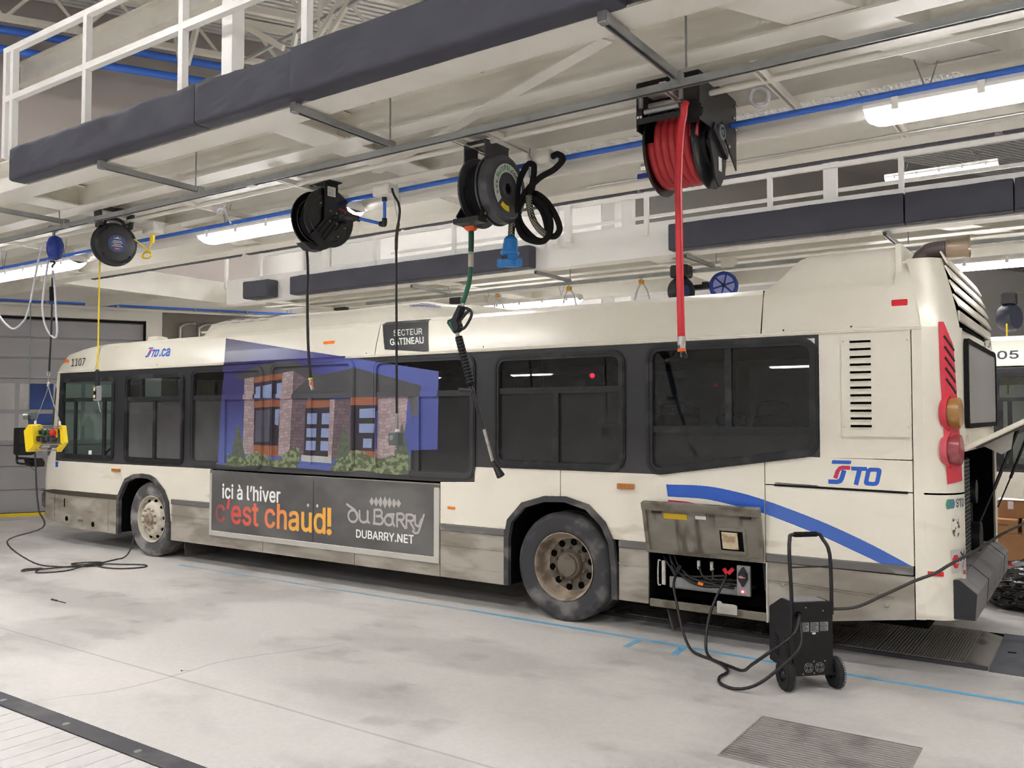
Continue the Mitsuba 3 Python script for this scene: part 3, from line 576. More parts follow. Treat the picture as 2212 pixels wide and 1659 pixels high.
def house(p):
    x, z = p.x, p.z
    c = mix(lin((62, 58, 108)), lin((92, 102, 158)), smoothstep(2.2, 1.35, z)); c = mix(c, lin((80, 90, 152)), smoothstep(-3.6, -2.4, x))
    c = mix(c, mix(lin((52, 52, 92)), lin((48, 50, 118)), smoothstep(-4.7, -4.0, x)), smoothstep(2.40, 2.5, z))
    rz = z + .06 * noise(x * 5, 3, 0); row = dr.floor(rz / .036); bx = x / (.05 + .05 * mikit.cell_rand(row, 1, 2)) + row * .37
    jt = dr.minimum(dr.abs(rz / .036 - row - .5), .5); jx = dr.abs(bx - dr.floor(bx) - .5)
    br = (.80 + .34 * mikit.cell_rand(dr.floor(bx), row, 3)) * dr.select((jt > .43) | (jx > .45), .72, 1.)
    wd = .86 + .2 * smoothstep(.3, .5, dr.abs(z / .022 - dr.floor(z / .022) - .5))
    for k, pts in HOUSE:
        v = mi.Color3f(HC[k]) * (br if k[:5] == 'stone' else wd if k == 'wood' else (.85 + .3 * fbm(x * 5, 2, z * 5, 3)))
        c = dr.select(_cvx(x, z, pts), v, c)
    lf = fbm(x * 26, 5, z * 26, 3)
    for a, zt, zb, w in TREES:
        c = dr.select(dr.abs(x - a) < w * (zt - z) / (zt - zb) * (.75 + .6 * lf), mix(lin((74, 82, 74)), lin((104, 112, 96)), lf), c)
    top = 1.31 + .16 * noise(x * 3.1, 8, 0) + .05 * lf
    c = dr.select((z < top) & ((x < -3.47) | (x > -2.9)) & (x > -4.75) & (x < -1.86), mix(lin((84, 94, 72)), lin((132, 142, 112)), smoothstep(.35, .65, lf)), c)
    return dr.select(z < 1.262 - .03 * noise(x * 4, 1, 0), mi.Color3f(lin((72, 71, 72))), c)
AD = sg.Polygon([(-4.768, 2.775), (-4.795, 2.477), (-4.866, 2.036), (-4.915, 1.20), (-1.83, 1.20), (-1.822, 1.488), (-1.483, 1.504), (-1.467, 2.28)])
AD_A, AD_B = [(-4.768, 2.775), (-4.795, 2.477), (-4.866, 2.036), (-4.915, 1.20), (-1.83, 1.20), (-1.822, 1.488), (-1.822, 2.333)], [(-1.822, 2.335), (-1.822, 1.488), (-1.483, 1.504), (-1.467, 2.28)]
def ad_over(base):
    return proc(lambda p, n, uv: dr.select(_cvx(p.x, p.z, AD_A) | _cvx(p.x, p.z, AD_B), house(p), base(p)))
mat('m_ad_band', ad_over(lambda p: mix(lin((42, 43, 46)), lin((62, 62, 64)), smoothstep(1.75, 1.15, p.z))), .38, .5)
mat('m_ad_film', proc(lambda p, n, uv: house(p)), .3, .5)

B = thing('bus', 'white city bus with a house advert on its windows and its battery door open', 'bus')
arch_r = sg.Polygon([(-.60, .0), (-.60, .70), (-.569, .851), (-.427, .997), (-.209, 1.062), (.003, 1.07), (.22, 1.017), (.366, .889), (.443, .74), (.468, .524), (.477, .0)])
arch_f = sg.Polygon([(-6.96, 0), (-6.96, .72), (-6.80, .95), (-6.62, 1.01), (-6.463, 1.022), (-6.30, 1.015), (-6.183, .979), (-6.0, .845), (-5.92, .72), (-5.89, .5), (-5.88, 0)])
arch_R, arch_F = arch_r.buffer(.052, join_style='mitre'), arch_f.buffer(.055, join_style='mitre')
def side(name, poly, m='m_cream', y0=0., th=.03, label=None, sm=False): return part(B, name, prism(poly, y0, y0 + th), m, sm, label=label)
G = .004
# lower side panels
side('lower_panel', sg.box(-8.66, .765, -6.944, 1.182).difference(arch_F))
side('lower_panel', sg.Polygon([(-6.936, .5), (-6.936, 1.184), (-5.03, 1.19), (-5.03, .78), (-5.8, .78), (-5.8, .5)]).difference(arch_F))
side('lower_panel', sg.Polygon([(-1.43, .782), (-1.43, 1.187), (-1.01, 1.205), (-1.01, 1.349), (-.055, 1.351), (-.055, .78)]).difference(arch_R))
P4 = sg.Polygon([(-.045, .78), (-.045, 1.352), (.944, 1.352), (1.795, 1.478), (1.795, .70), (.80, .70), (.80, .78)]).difference(arch_R)
side('lower_panel', P4)
side('rear_panel', sg.Polygon([(1.803, .78), (1.803, 1.305), (2.853, 1.292), (2.853, .78)]))
side('rear_panel', sg.Polygon([(1.803, 1.313), (1.803, 1.48), (2.134, 1.530), (2.853, 1.522), (2.853, 1.30)]))
side('rear_panel', sg.box(2.219, 1.529, 2.853, 2.455))
side('rear_edge_panel', sg.Polygon([(2.861, .41), (2.861, 2.46), (2.925, 2.46), (2.925, .415)]))
part(B, 'vent_slot_trim', prism(stroke([(1.879, 1.308), (2.817, 1.295)], .016, 'round').union(stroke([(1.879, 1.325), (2.2, 1.316)], .004)), -.006, .0), 'm_black_matt', False, label='sooty black gap seal')
# vent cover with twelve slots
vp = rrect(2.384, 2.850, 1.688, 2.440, .012)
for i in range(12): vp = vp.difference(sg.box(2.442, 2.392 - i * .0562 - .021, 2.590, 2.392 - i * .0562))
V = part(B, 'vent_cover', prism(vp, -.014, -.001), 'm_cream', False, label='white louvred cover')
part(V, 'mesh', prism(sg.box(2.43, 1.74, 2.60, 2.40), -.0008, .0), 'm_hole', False)
part(V, 'slot_lip', [bar((2.442, -.018, 2.392 - i * .0562 - .019), (2.590, -.018, 2.392 - i * .0562 - .019), .016, .003, (0, 0, 1)) for i in range(12)], 'm_cream', False)
for x, z in ((2.40, 2.39), (2.835, 2.38), (2.40, 1.76), (2.835, 1.76)): part(V, 'screw', cyl((x, -.017, z), (x, -.012, z), .006, 8), 'm_alu', True)
# mouldings and skirts
def moulding(x0, x1, z0=.716, z1=.778): part(B, 'moulding', box(x0, x1, -.014, .02, z0, z1, .006), 'm_mould', False)
moulding(-5.82, -5.04); moulding(-1.43, -.655); moulding(.532, .798); moulding(1.803, 2.85)
for x0, x1, zb in ((-8.632, -7.248, .245), (-7.240, -7.02, .24), (-5.825, -4.068, .26), (-4.060, -2.602, .26), (-2.594, -1.436, .26), (-1.428, -.655, .262), (.532, .806, .27)):
    k = side('skirt_panel', sg.box(x0, zb, x1, .714) if x0 > -8 else sg.Polygon([(x0, .302), (x0, .70), (x1, .70), (x1, .243), (-8.134, .243)]), 'm_skirt')
    if x0 > -5.9 : part(k, 'crease', bar((x0, -.003, .583), (x1, -.003, .583), .012, .012), 'm_skirt', False)
side('skirt_panel', sg.Polygon([(1.814, .252), (1.814, .714), (2.853, .706), (2.853, .408)]), 'm_skirt')
for z in (.585, .57): part(B, 'skirt_crease', bar((1.814, -.003, z), (2.72, -.003, z - .03), .008, .008), 'm_skirt', False)
for x, z in ((1.93, .555), (2.67, .49), (.585, .575), (-.80, .59)): part(B, 'fastener', lathe([(0, 0), (.016, 0), (.018, .004), (.012, .006), (0, .006)], (x, -.001, z), (0, -1, 0), 12), 'm_skirt', True)
part(B, 'front_moulding', prism(sg.Polygon([(-9.05, .735), (-8.67, .765), (-6.99, .768), (-6.99, .70), (-8.67, .705)]), -.008, .02), mat('m_band_dirt', (74, 68, 60), .6, .3), False)
part(B, 'access_door', [prism(rrect(-8.60, -8.34, .50, .67, .02), -.006, .0)], 'm_skirt', False)
part(B, 'access_door', [prism(rrect(-8.37, -8.345, .53, .65, .004), -.008, -.005)], 'm_hole', False)
for x, z in ((-8.30, .365), (-7.62, .33)): part(B, 'towing_hole', cyl((x, -.004, z), (x, .01, z), .035, 14), 'm_hole', True)
part(B, 'reflector_plate', box(-8.0, -7.88, -.006, .0, .345, .375), 'm_grey_plastic', False)
# window band
wins = [('driver', rrect(-8.50, -7.13, 1.235, 2.372, .07)), ('n', rrect(-6.88, -5.575, 1.215, 2.385, .10)), ('n', rrect(-5.45, -4.07, 1.212, 2.428, .12)), ('n', rrect(-3.965, -2.60, 1.238, 2.456, .12)), ('n', rrect(-2.345, -1.0, 1.225, 2.442, .12)), ('n', rrect(-.775, .60, 1.36, 2.41, .12)),
        ('rear', rpoly([(.80, 1.33), (.80, 2.437), (2.21, 2.433), (2.21, 1.542), (2.14, 1.53)], .12))]
band = sg.Polygon([(-8.548, 2.447), (-8.632, 1.186), (-6.94, 1.186), (-5.04, 1.19), (-1.43, 1.190), (-1.01, 1.209), (-1.01, 1.353), (.944, 1.355), (2.134, 1.533), (2.216, 1.532), (2.216, 2.452)])
inner = [w.buffer(-.055) for _, w in wins]
side('window_band', band.difference(so.unary_union(inner)), 'm_ad_band', 0., .03, 'black window band')
part(B, 'band_corner', prism(sg.Polygon([(2.13, 2.425), (2.19, 2.425), (2.19, 2.37)]), -.002, .0), 'm_white', False)
for i, (kind, w) in enumerate(wins):
    inn = w.buffer(-.058); x0, z0, x1, z1 = inn.bounds
    ad = 2 <= i <= 4
    bars, panes = [], []
    if kind == 'n':
        xm = {1: -6.215, 2: -4.80, 3: -3.30, 4: -1.735, 5: -.095}[i]; zr = 2.06 if i != 5 else 2.07
        bars = [sg.box(x0, zr - .028, x1, zr + .028), sg.box(xm - .028, z0, xm + .028, zr)]
        fr = inn.difference(inn.buffer(-.018)).union(sg.box(x0, zr - .05, x1, zr - .02)).union(sg.box(x0, z0, x1, z0 + .03))
        zz = [(sg.box(x0, zr, x1, z1), 0), (sg.box(x0, z0, xm, zr), 1), (sg.box(xm, z0, x1, zr), 2)]
    elif kind == 'driver':
        bars = [sg.box(x0, 2.035, x1, 2.09), sg.box(-8.15, z0, -8.10, 2.05), sg.box(-7.42, z0, -7.36, 2.05)]
        zz = [(sg.box(x0, 2.06, x1, z1), 0), (sg.box(x0, z0, -8.125, 2.06), 1), (sg.box(-8.125, z0, -7.39, 2.06), 1), (sg.box(-7.39, z0, x1, 2.06), 1)]
    else:
        bars = [sg.box(x0, 1.70, x1, 1.755), sg.box(1.485, 1.73, 1.54, z1)]
        zz = [(sg.box(x0, 1.73, 1.51, z1), 0), (sg.box(1.51, 1.73, x1, z1), 0), (sg.box(x0, z0, x1, 1.73), 1)]
    W = part(B, 'window', prism(w.difference(inn), -.018, .028), 'm_ad_band' if ad else 'm_frame', False)
    if kind != 'driver': part(W, 'seal', prism(w.buffer(-.012).difference(w.buffer(-.030)), -.024, -.017), 'm_ad_band' if ad else 'm_frame', False)
    part(W, 'glazing_bar', prism(so.unary_union(bars).intersection(inn), -.006, .022), 'm_ad_band' if ad else 'm_frame', False)
    for q, lvl in zz:
        g = q.intersection(inn)
        film = g.intersection(AD) if ad else sg.Polygon()
        clear = g.difference(AD) if ad else g
        yy = .012 if lvl < 2 else .019
        if not clear.is_empty and clear.area > .002:
            part(W, 'pane', prism(clear, yy, yy + .0005), 'm_tint_light' if kind == 'driver' else 'm_tint_dusty' if lvl else 'm_tint', False)
        if not film.is_empty and film.area > .002:
            part(W, 'film', prism(film, yy - .002, yy), 'm_ad_film', False, label='printed house advert film')
        if kind != 'driver' and lvl:
            e = g.intersection(g.buffer(-.0).difference(g.buffer(-.014)))
            part(W, 'sash', prism(e, yy - .006, yy + .004), 'm_ad_band' if ad else 'm_frame', False)
part(B, 'advert_strip', on_side(sg.Polygon([(-4.895, 2.788), (-4.854, 2.657), (-4.833, 2.564), (-4.813, 2.47), (-2.75, 2.47), (-2.80, 2.479), (-3.542, 2.586)]), .004), 'm_ad_film', False, label='blue printed film above the windows')
# drip rail and roof
for a, b, m_ in ((-8.56, -4.80, 'm_cream'), (-4.80, -2.75, 'm_ad_film'), (-2.75, 2.93, 'm_cream')): part(B, 'drip_rail', [box(a, b, -.016, .03, 2.452, 2.466, .005), box(a, b, -.008, .03, 2.466, 2.482, .004)], m_, False)
def roof_sec(zs=1., zb=2.47, yin=0.):
    z = zb + (ZPR[2:] - 2.47) * zs; y = YPR[2:] + yin
    s = np.c_[y, z]; return np.vstack([s, np.c_[BW - s[-2::-1, 0], s[-2::-1, 1]]])
def loft(xs, secs):
    n = len(secs[0]); V = np.vstack([np.c_[np.broadcast_to(np.asarray(x, float), (n,)), s] for x, s in zip(xs, secs)]); F = []
    for k in range(len(secs) - 1):
        i = np.arange(n - 1)
        F += [np.c_[k * n + i, (k + 1) * n + i, (k + 1) * n + i + 1], np.c_[k * n + i, (k + 1) * n + i + 1, k * n + i + 1]]
    return trimesh.Trimesh(V, np.vstack(F), process=False)
part(B, 'roof_shell', loft([-7.655, -3.2, -2.338], [roof_sec()] * 3), 'm_cream', 40)
part(B, 'roof_shell', loft([-2.330, 1.772], [roof_sec()] * 2), 'm_cream', 40)
part(B, 'front_roof', loft([-7.663, -8.0, -8.30, -8.52, -8.70, np.r_[[-8.80] * 3, -8.84, -8.87, -8.90, -8.92, -8.90, -8.87, -8.84, [-8.80] * 3], np.r_[[-8.84] * 3, -8.90, -8.95, -8.98, -9.0, -8.98, -8.95, -8.90, [-8.84] * 3]],
     [roof_sec(1.), roof_sec(.95), roof_sec(.875, yin=.004), roof_sec(.78, yin=.01), roof_sec(.5, yin=.03), roof_sec(.24, yin=.07), roof_sec(.02, yin=.10)]), 'm_cream', 50)
# rear quarter: roof sides, raised fairing over the engine
def fair(h, y0=.02, ex=0.):
    s = np.array([[.012, 2.47], [.045, 2.62], [.075, 2.76], [.095, 2.815], [.125, 2.84 + .0 * h], [.15, 2.84 + .5 * h], [.17, 2.84 + .82 * h], [.22, 2.84 + .96 * h], [.40, 2.86 + 1.0 * h], [1.295, 2.90 + 1.0 * h]])
    return np.vstack([s, np.c_[BW - s[-2::-1, 0], s[-2::-1, 1]]])
def rear_roof(h, xr, dz=0.): return fair(h)
part(B, 'engine_fairing', loft([1.78, 1.80, 2.03, 2.10, 2.74], [fair(.0), fair(.02), fair(.235), fair(.255), fair(.262)]), 'm_cream', 40, label='raised white fairing over the engine')
fs = fair(.262); low = fs.copy(); 
# behind x = 2.74 the corner rounds over; a notch at the near side lets the exhaust out
def corner(t):
    """plan of the rear corner, t from 0 (side) to 1 (middle of the rear)"""
    P = np.array([(2.925, 0), (3.0, .012), (3.06, .045), (3.105, .095), (3.135, .16), (3.15, .25), (3.165, .8), (3.17, 1.295)])
    d = np.r_[0, np.cumsum(np.linalg.norm(np.diff(P, axis=0), axis=1))]; u = np.r_[0, .1, .2, .3, .4, .5, .8, 1.]
    return np.stack([np.interp(t, u, P[:, 0]), np.interp(t, u, P[:, 1])], -1)
def rear_wall(t0, t1, z0, z1, lean=0., n=12, off=0., mirror=False, flare=None):
    t = np.linspace(t0, t1, n); P = corner(t)
    dP = corner(np.minimum(t + .02, 1.)) - corner(np.maximum(t - .02, 0.)); nn = np.c_[dP[:, 1], -dP[:, 0]]; nn /= np.linalg.norm(nn, axis=1, keepdims=True)
    P = P + nn * off
    zs = np.linspace(z0, z1, 9); V = []
    for z in zs:
        q = P.copy(); q[:, 0] -= np.clip(z - 2.45, 0, 9) ** 1.3 * .26; q[:, 1] = q[:, 1] + np.interp(z, [2.46, 2.6, 2.8, 3.1], [0, .03, .09, .16]) * (1 - np.clip(t / .6, 0, 1))
        V.append(np.c_[q, np.full(n, z)])
    V = np.vstack(V); F = []
    for k in range(8):
        i = np.arange(n - 1); F += [np.c_[k * n + i, k * n + i + 1, (k + 1) * n + i + 1], np.c_[k * n + i, (k + 1) * n + i + 1, (k + 1) * n + i]]
    F = np.vstack(F)
    if mirror: V[:, 1] = BW - V[:, 1]; F = F[:, ::-1]
    return trimesh.Trimesh(V, F, process=False)
part(B, 'rear_corner', [rear_wall(0, .50, 1.300, 2.47), rear_wall(0, .50, .42, 1.288)], 'm_cream', 40)
part(B, 'rear_corner', [rear_wall(0, .50, .42, 2.47, mirror=True)], 'm_cream', 40)
part(B, 'rear_corner_top', [rear_wall(0, .46, 2.47, 2.98), rear_wall(0, .46, 2.47, 2.98, mirror=True)], 'm_cream', 40)
sq = np.array([[.012, 2.47], [.045, 2.62], [.075, 2.76], [.11, 2.87], [.15, 2.93], [.19, 2.965], [.24, 2.98]])
part(B, 'rear_quarter', [loft([2.74, 2.92], [sq, sq]), box(2.74, 2.78, .13, .8, 2.9, 3.1), box(2.74, 2.95, .60, 2.46, 2.9, 3.10, .03), box(2.78, 3.02, .20, .62, 2.965, 2.98)], 'm_cream', 40)
part(B, 'exhaust_opening', box(2.79, 2.93, .26, .52, 2.978, 2.984), 'm_hole', False)
X = part(B, 'exhaust_pipe', tube([(2.86, .38, 2.90), (2.865, .38, 2.99), (2.90, .38, 3.045), (2.95, .37, 3.068), (3.06, .36, 3.07)], .062, 14, 5), mat('m_pipe', dirty((96, 84, 84), (70, 58, 58), 8), .5, .5, .4), True, label='dark exhaust elbow')
part(X, 'tail_pipe', lathe([(.068, 0), (.070, .03), (.070, .10), (.082, .15), (.078, .15), (.066, .10), (.066, .0)], (3.05, .36, 3.07), (1, 0, 0), 22), mat('m_pipe_end', dirty((178, 160, 140), (120, 100, 84), 7), .3, .5, .8), True, label='bright flared tailpipe')
# louvres across the upper rear
for i in range(5):
    z = 2.52 + .105 * i; xo = 3.15 - max(0, z - 2.45) ** 1.3 * .26
    part(B, 'louvre', [bar((xo + .0, .22, z + .045), (xo + .0, BW - .22, z + .045), .012, .098, (-.42, 0, .9))] if i else [box(xo - .02, xo, .25, BW - .25, 2.52, 2.60, .008)], 'm_cream', False)
part(B, 'louvre_back', [rear_wall(.42, 1., 2.46, 3.0, off=-.05), rear_wall(.42, 1., 2.46, 3.0, off=-.05, mirror=True)], 'm_black_matt', False)
part(B, 'roof_edge', [box(2.90, 3.02, .4, 2.2, 2.99, 3.03, .01)], 'm_cream', False)
# rear wall with window, open engine bay
part(B, 'rear_wall', [rear_wall(.49, 1., 1.62, 2.47), rear_wall(.49, 1., 1.62, 2.47, mirror=True)], 'm_cream', 40)
RW = part(B, 'rear_window', prism(rrect(.30, 2.29, 1.75, 2.40, .06).difference(rrect(.335, 2.255, 1.785, 2.365, .04)), 3.155, 3.185, 'yz'), 'm_black_matt', False)
part(RW, 'pane', prism(rrect(.335, 2.255, 1.785, 2.365, .04), 3.172, 3.176, 'yz'), mat('m_frosted', (150, 148, 150), .5, .4), False, label='dusty grey rear pane')
text_r = lambda s, y0, y1, z0, z1, x: None
v, f = text2('LFS', .27, .45, 1.655, 1.70)
part(B, 'badge', trimesh.Trimesh(np.c_[3.160 + v[:, 2], v[:, 0], v[:, 1]], f, process=False), 'm_alu', False)
part(B, 'top_latch', [box(3.15, 3.21, 1.52, 1.62, 2.44, 2.47, .005), cyl((3.19, 1.50, 2.43), (3.19, 1.64, 2.43), .015, 8)], 'm_alu', False)
part(B, 'top_gap', box(3.13, 3.172, .3, 1.95, 2.455, 2.475), 'm_hole', False)
H = part(B, 'engine_door', [bar((3.155, BW / 2, 1.605), (3.95, BW / 2, 2.035), 2.14, .028, (-.475, 0, .88)), bar((3.155, BW / 2, 1.590), (3.95, BW / 2, 2.02), 2.10, .012, (-.475, 0, .88))], 'm_cream', False, label='raised engine door')
part(H, 'inner_face', bar((3.22, BW / 2, 1.612), (3.93, BW / 2, 1.996), 1.96, .01, (-.475, 0, .88)), mat('m_soot', (88, 84, 82), .7, .2), False)
part(H, 'bracket', prism(sg.Polygon([(3.24, 1.62), (3.44, 1.735), (3.42, 1.60), (3.36, 1.56)]), .55, .57), 'm_alu', False)
for y in (.62, 2.0): part(H, 'gas_strut', [cyl((3.46, y, 1.74), (3.30, y, 1.30), .012, 8), cyl((3.30, y, 1.30), (3.20, y, 1.04), .006, 8)], 'm_black', True)
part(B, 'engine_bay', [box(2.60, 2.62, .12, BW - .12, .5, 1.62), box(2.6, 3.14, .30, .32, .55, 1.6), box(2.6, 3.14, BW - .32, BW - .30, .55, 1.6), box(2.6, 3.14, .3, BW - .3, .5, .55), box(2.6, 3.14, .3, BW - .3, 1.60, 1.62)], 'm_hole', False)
RA = part(B, 'radiator', box(2.98, 3.06, .34, 1.35, .70, 1.50, .01), 'm_black', False)
part(RA, 'fin', [box(3.058, 3.066, .38, 1.30, z, z + .012) for z in np.arange(.74, 1.48, .032)], 'm_grey_plastic', False, kind='stuff')
part(RA, 'upright', [bar((3.08, .75, 1.58), (3.08, .42, .80), .05, .012, (1, 0, 0))], 'm_grey_plastic', False)
part(B, 'engine', [box(2.75, 3.0, 1.42, 2.1, .62, 1.2, .05), cyl((2.95, 1.7, .8), (3.1, 1.7, .8), .14, 18), cyl((2.95, 1.62, 1.2), (3.08, 1.62, 1.2), .10, 18)], 'm_black', 30)
part(B, 'wiring', tube([(3.06, .36, 1.45), (3.09, .5, 1.3), (3.09, .62, 1.28), (3.07, .7, 1.1)], .014, 6), 'm_orange', True, label='orange wire')
part(B, 'rear_post', box(3.10, 3.15, 2.36, 2.52, .60, 1.6, .01), 'm_cream', False)
# rear bumper
bs = sg.Polygon([(2.985, .425), (2.985, .70), (3.13, .705), (3.24, .615), (3.225, .43)])
BP = part(B, 'bumper', prism(bs, .085, 2.45), mat('m_bumper', dirty((126, 124, 126), (104, 102, 102), 6), .55, .4), False, label='grey rubber bumper')
part(BP, 'end_cap', prism(bs.buffer(-.004), .078, .086), mat('m_cap', proc(lambda p, n, uv: mix(lin((40, 41, 44)), lin((150, 150, 150)), smoothstep(.012, .004, dr.abs(fbm(p.x * 7, 1, p.z * 7, 3) - .5)) * smoothstep(.45, .6, noise(p.x * 6, 3, p.z * 5)))), .4, .4), False, label='scratched black end cap')
for y in (.75, 2.05): part(BP, 'seam', prism(bs.buffer(.003).difference(bs.buffer(-.004)), y, y + .014), 'm_black', False)
part(B, 'bumper_mount', box(2.93, 2.99, .06, 2.5, .42, .70), 'm_skirt', False)
# tail lamp strip on the near corner
def corner_pt(t, z, off=0.):
    P = corner(np.array([t])); d = corner(np.array([t + .02])) - corner(np.array([t - .02])); nn = np.array([d[0, 1], -d[0, 0]]); nn /= np.linalg.norm(nn)
    return np.array([P[0, 0] + nn[0] * off, P[0, 1] + nn[1] * off, z]), np.array([nn[0], nn[1], 0])
def on_corner(poly, off=.004):
    """flat print wrapped on the rear corner: outline in (t, z)"""
    v, f = tri2d(poly.segmentize(.03)); m = trimesh.Trimesh(np.c_[v, v[:, 0] * 0], f, process=True).subdivide().subdivide(); return trimesh.Trimesh(np.array([corner_pt(t, z, off)[0] for t, z, _ in m.vertices]), m.faces, process=False)
tl = part(B, 'tail_lamp', on_corner(sg.Polygon([(.21, 1.365), (.43, 1.385), (.37, 1.9), (.315, 2.33), (.20, 2.50), (.15, 2.50), (.155, 2.2), (.19, 1.6)]), .006), 'm_tail_red', 40, label='red tail lamp strip')
for z, m, lab in ((1.86, 'm_dull_amber', 'amber round lamp'), (1.60, 'm_dull_red', 'red round lamp')):
    q = np.array([3.105, .118, z]); nn = np.array([1., -.04, 0])
    part(tl, 'lamp', lathe([(.108, -.03), (.108, .042), (.095, .05), (0, .054)], q, nn, 24), m, True, label=lab)
part(tl, 'recess_rim', [lathe([(.125, -.04), (.135, .006), (.12, .010), (.112, -.04)], (3.095, .112, z), (.97, -.24, 0), 24) for z in (1.86, 1.60)], 'm_tail_red', True)
for i in range(5):
    z = 2.40 - i * .075; a = corner_pt(.23, z, .0)[0]; b_ = corner_pt(.40, z - .075, .0)[0]
    part(tl, 'vent_slit', tube([corner_pt(t + .004 * i, z - .10 * (t - .20) / .12, .004)[0] for t in (.20, .24, .28, .32)], .009, 6, 0), 'm_black', True)
for z0, z1, nm in ((1.225, 1.262, 'lower'),):
    pass
part(B, 'emblem', on_corner(sg.Polygon([(.19, 1.225), (.205, 1.258), (.245, 1.258), (.245, 1.195), (.205, 1.19)])), mat('m_leaf', (74, 142, 110), .4), False); part(B, 'emblem', on_corner(sg.Polygon([(.24, 1.258), (.285, 1.26), (.30, 1.228), (.285, 1.196), (.24, 1.195)]), .005), mat('m_slate', (84, 124, 150), .4), False)
v, f = text2('STO', .315, .465, 1.20, 1.262, True)
part(B, 'lettering', trimesh.Trimesh(np.array([corner_pt(t, z, .004 + d)[0] for t, z, d in v]), f, process=False), mat('m_slate2', (96, 110, 122), .4), False)
part(B, 'corner_damage', [on_corner(sa.scale(sg.Point(.315, 1.075).buffer(.06), 1., 1.4))], mat('m_crack', proc(lambda p, n, uv: mix(lin((225, 220, 208)), lin((90, 84, 70)), smoothstep(.55, .62, fbm(p.y * 40, p.x * 40, p.z * 26, 3)))), .6), False)
S = part(B, 'stop_sign_sticker', on_corner(sg.Polygon([(.235, .905), (.475, .915), (.475, .765), (.245, .745)])), mat('m_sticker', (196, 190, 188), .5), False, label='stop and crossing sticker')
octo = sg.Polygon([(.30 + .050 * math.cos(a) , .826 + .050 * math.sin(a)) for a in np.arange(8) * math.pi / 4 + math.pi / 8])
part(S, 'octagon', on_corner(octo, .0055), 'm_red_lens', False)
v, f = text2('ARRÊT', .258, .342, .812, .842, True); part(S, 'word', trimesh.Trimesh(np.array([corner_pt(t, z, .006 + d)[0] for t, z, d in v]), f, process=False), 'm_white', False)
part(S, 'crossing_mark', [on_corner(stroke([(.37, .89), (.45, .825)], .013), .0055), on_corner(stroke([(.45, .89), (.37, .825)], .013), .0057), on_corner(stroke([(.41, .82), (.41, .775)], .006), .0055)], 'm_ink', False)
for a, b in ((.02, .16), (.43, .47)): part(B, 'reflector', on_corner(sg.box(a, .725, b, .757), .006), 'm_red_lens', False)
# battery bay
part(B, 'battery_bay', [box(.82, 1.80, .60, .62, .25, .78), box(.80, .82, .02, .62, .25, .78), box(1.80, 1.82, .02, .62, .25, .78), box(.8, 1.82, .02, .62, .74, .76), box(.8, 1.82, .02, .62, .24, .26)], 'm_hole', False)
part(B, 'battery_bay_sill', [box(.822, 1.81, -.012, .02, .255, .318, .006)], mat('m_grime', dirty((122, 116, 104), (70, 62, 52), 7, .4, .7), .7, .3), False)
part(B, 'battery_bay_edge', [box(1.802, 1.814, -.01, .02, .25, .71)], 'm_alu', False)
def bd(x, t, o=0.):      # point on the open door: t up from its hinge, o towards the viewer
    return np.array([x, -.004 - .105 * t - o * .97, .71 + .42 * t - o * .24])
def bdq(x0, x1, t0, t1, o0, o1):
    v = np.array([bd(x, t, o) for t in (t0, t1) for x, o in ((x0, o0), (x1, o0), (x1, o1), (x0, o1))]); m = trimesh.Trimesh(v, _F, process=False)
    return trimesh.convex.convex_hull(v)
BD = part(B, 'battery_door', bdq(.805, 1.79, 0, 1, -.03, 0), mat('m_grime_door', proc(lambda p, n, uv: mix(mix(lin((142, 138, 130)), lin((108, 102, 92)), fbm(p.x * 5, 1, p.z * 9, 4)), lin((72, 64, 54)), .8 * smoothstep(.55, .75, fbm(p.x * 11, 5, p.z * 2.5, 4)))), .6, .35), False, label='open battery door, grimy inside')
part(BD, 'rim', [bdq(.805, 1.79, .86, 1, 0, .03), bdq(.805, 1.79, 0, .05, 0, .02), bdq(.805, .835, 0, 1, 0, .022), bdq(1.76, 1.79, 0, 1, 0, .022)], 'm_grime', False)
part(BD, 'pocket_frame', [bdq(1.40, 1.66, .10, .60, 0, .008)], 'm_grime_door', False)
part(BD, 'pocket', [bdq(1.455, 1.64, .17, .54, .008, .01)], 'm_hole', False)
part(BD, 'notice', [bdq(1.47, 1.60, .20, .52, .012, .014)], mat('m_old_paper', dirty((206, 190, 160), (140, 110, 76), 16, .45, .7), .8), False, label='stained paper notice')
part(BD, 'warning_label', [bdq(.985, 1.19, .69, .80, .001, .003)], mat('m_dirty_yellow', (206, 168, 30), .6), False, label='yellow label')
part(BD, 'label', [bdq(1.26, 1.35, .72, .79, .001, .003)], 'm_label', False)
part(BD, 'handle', [bdq(1.23, 1.36, .82, .90, 0, .02)], 'm_grime_door', False)
for x in (.93, 1.68): part(BD, 'latch', [bdq(x - .04, x + .04, .80, .90, 0, .022)], 'm_black', False)
part(B, 'battery_tray', [box(.95, 1.56, .10, .12, .41, .50, .004), box(.95, 1.56, .12, .5, .40, .42)], 'm_galv', False)
part(B, 'battery_rail', [tube([(.895, .05, .63), (.875, .05, .62), (.872, .05, .44), (.895, .05, .43)], .007, 6, 3), box(.90, .93, .06, .08, .43, .63)], 'm_alu', 30)
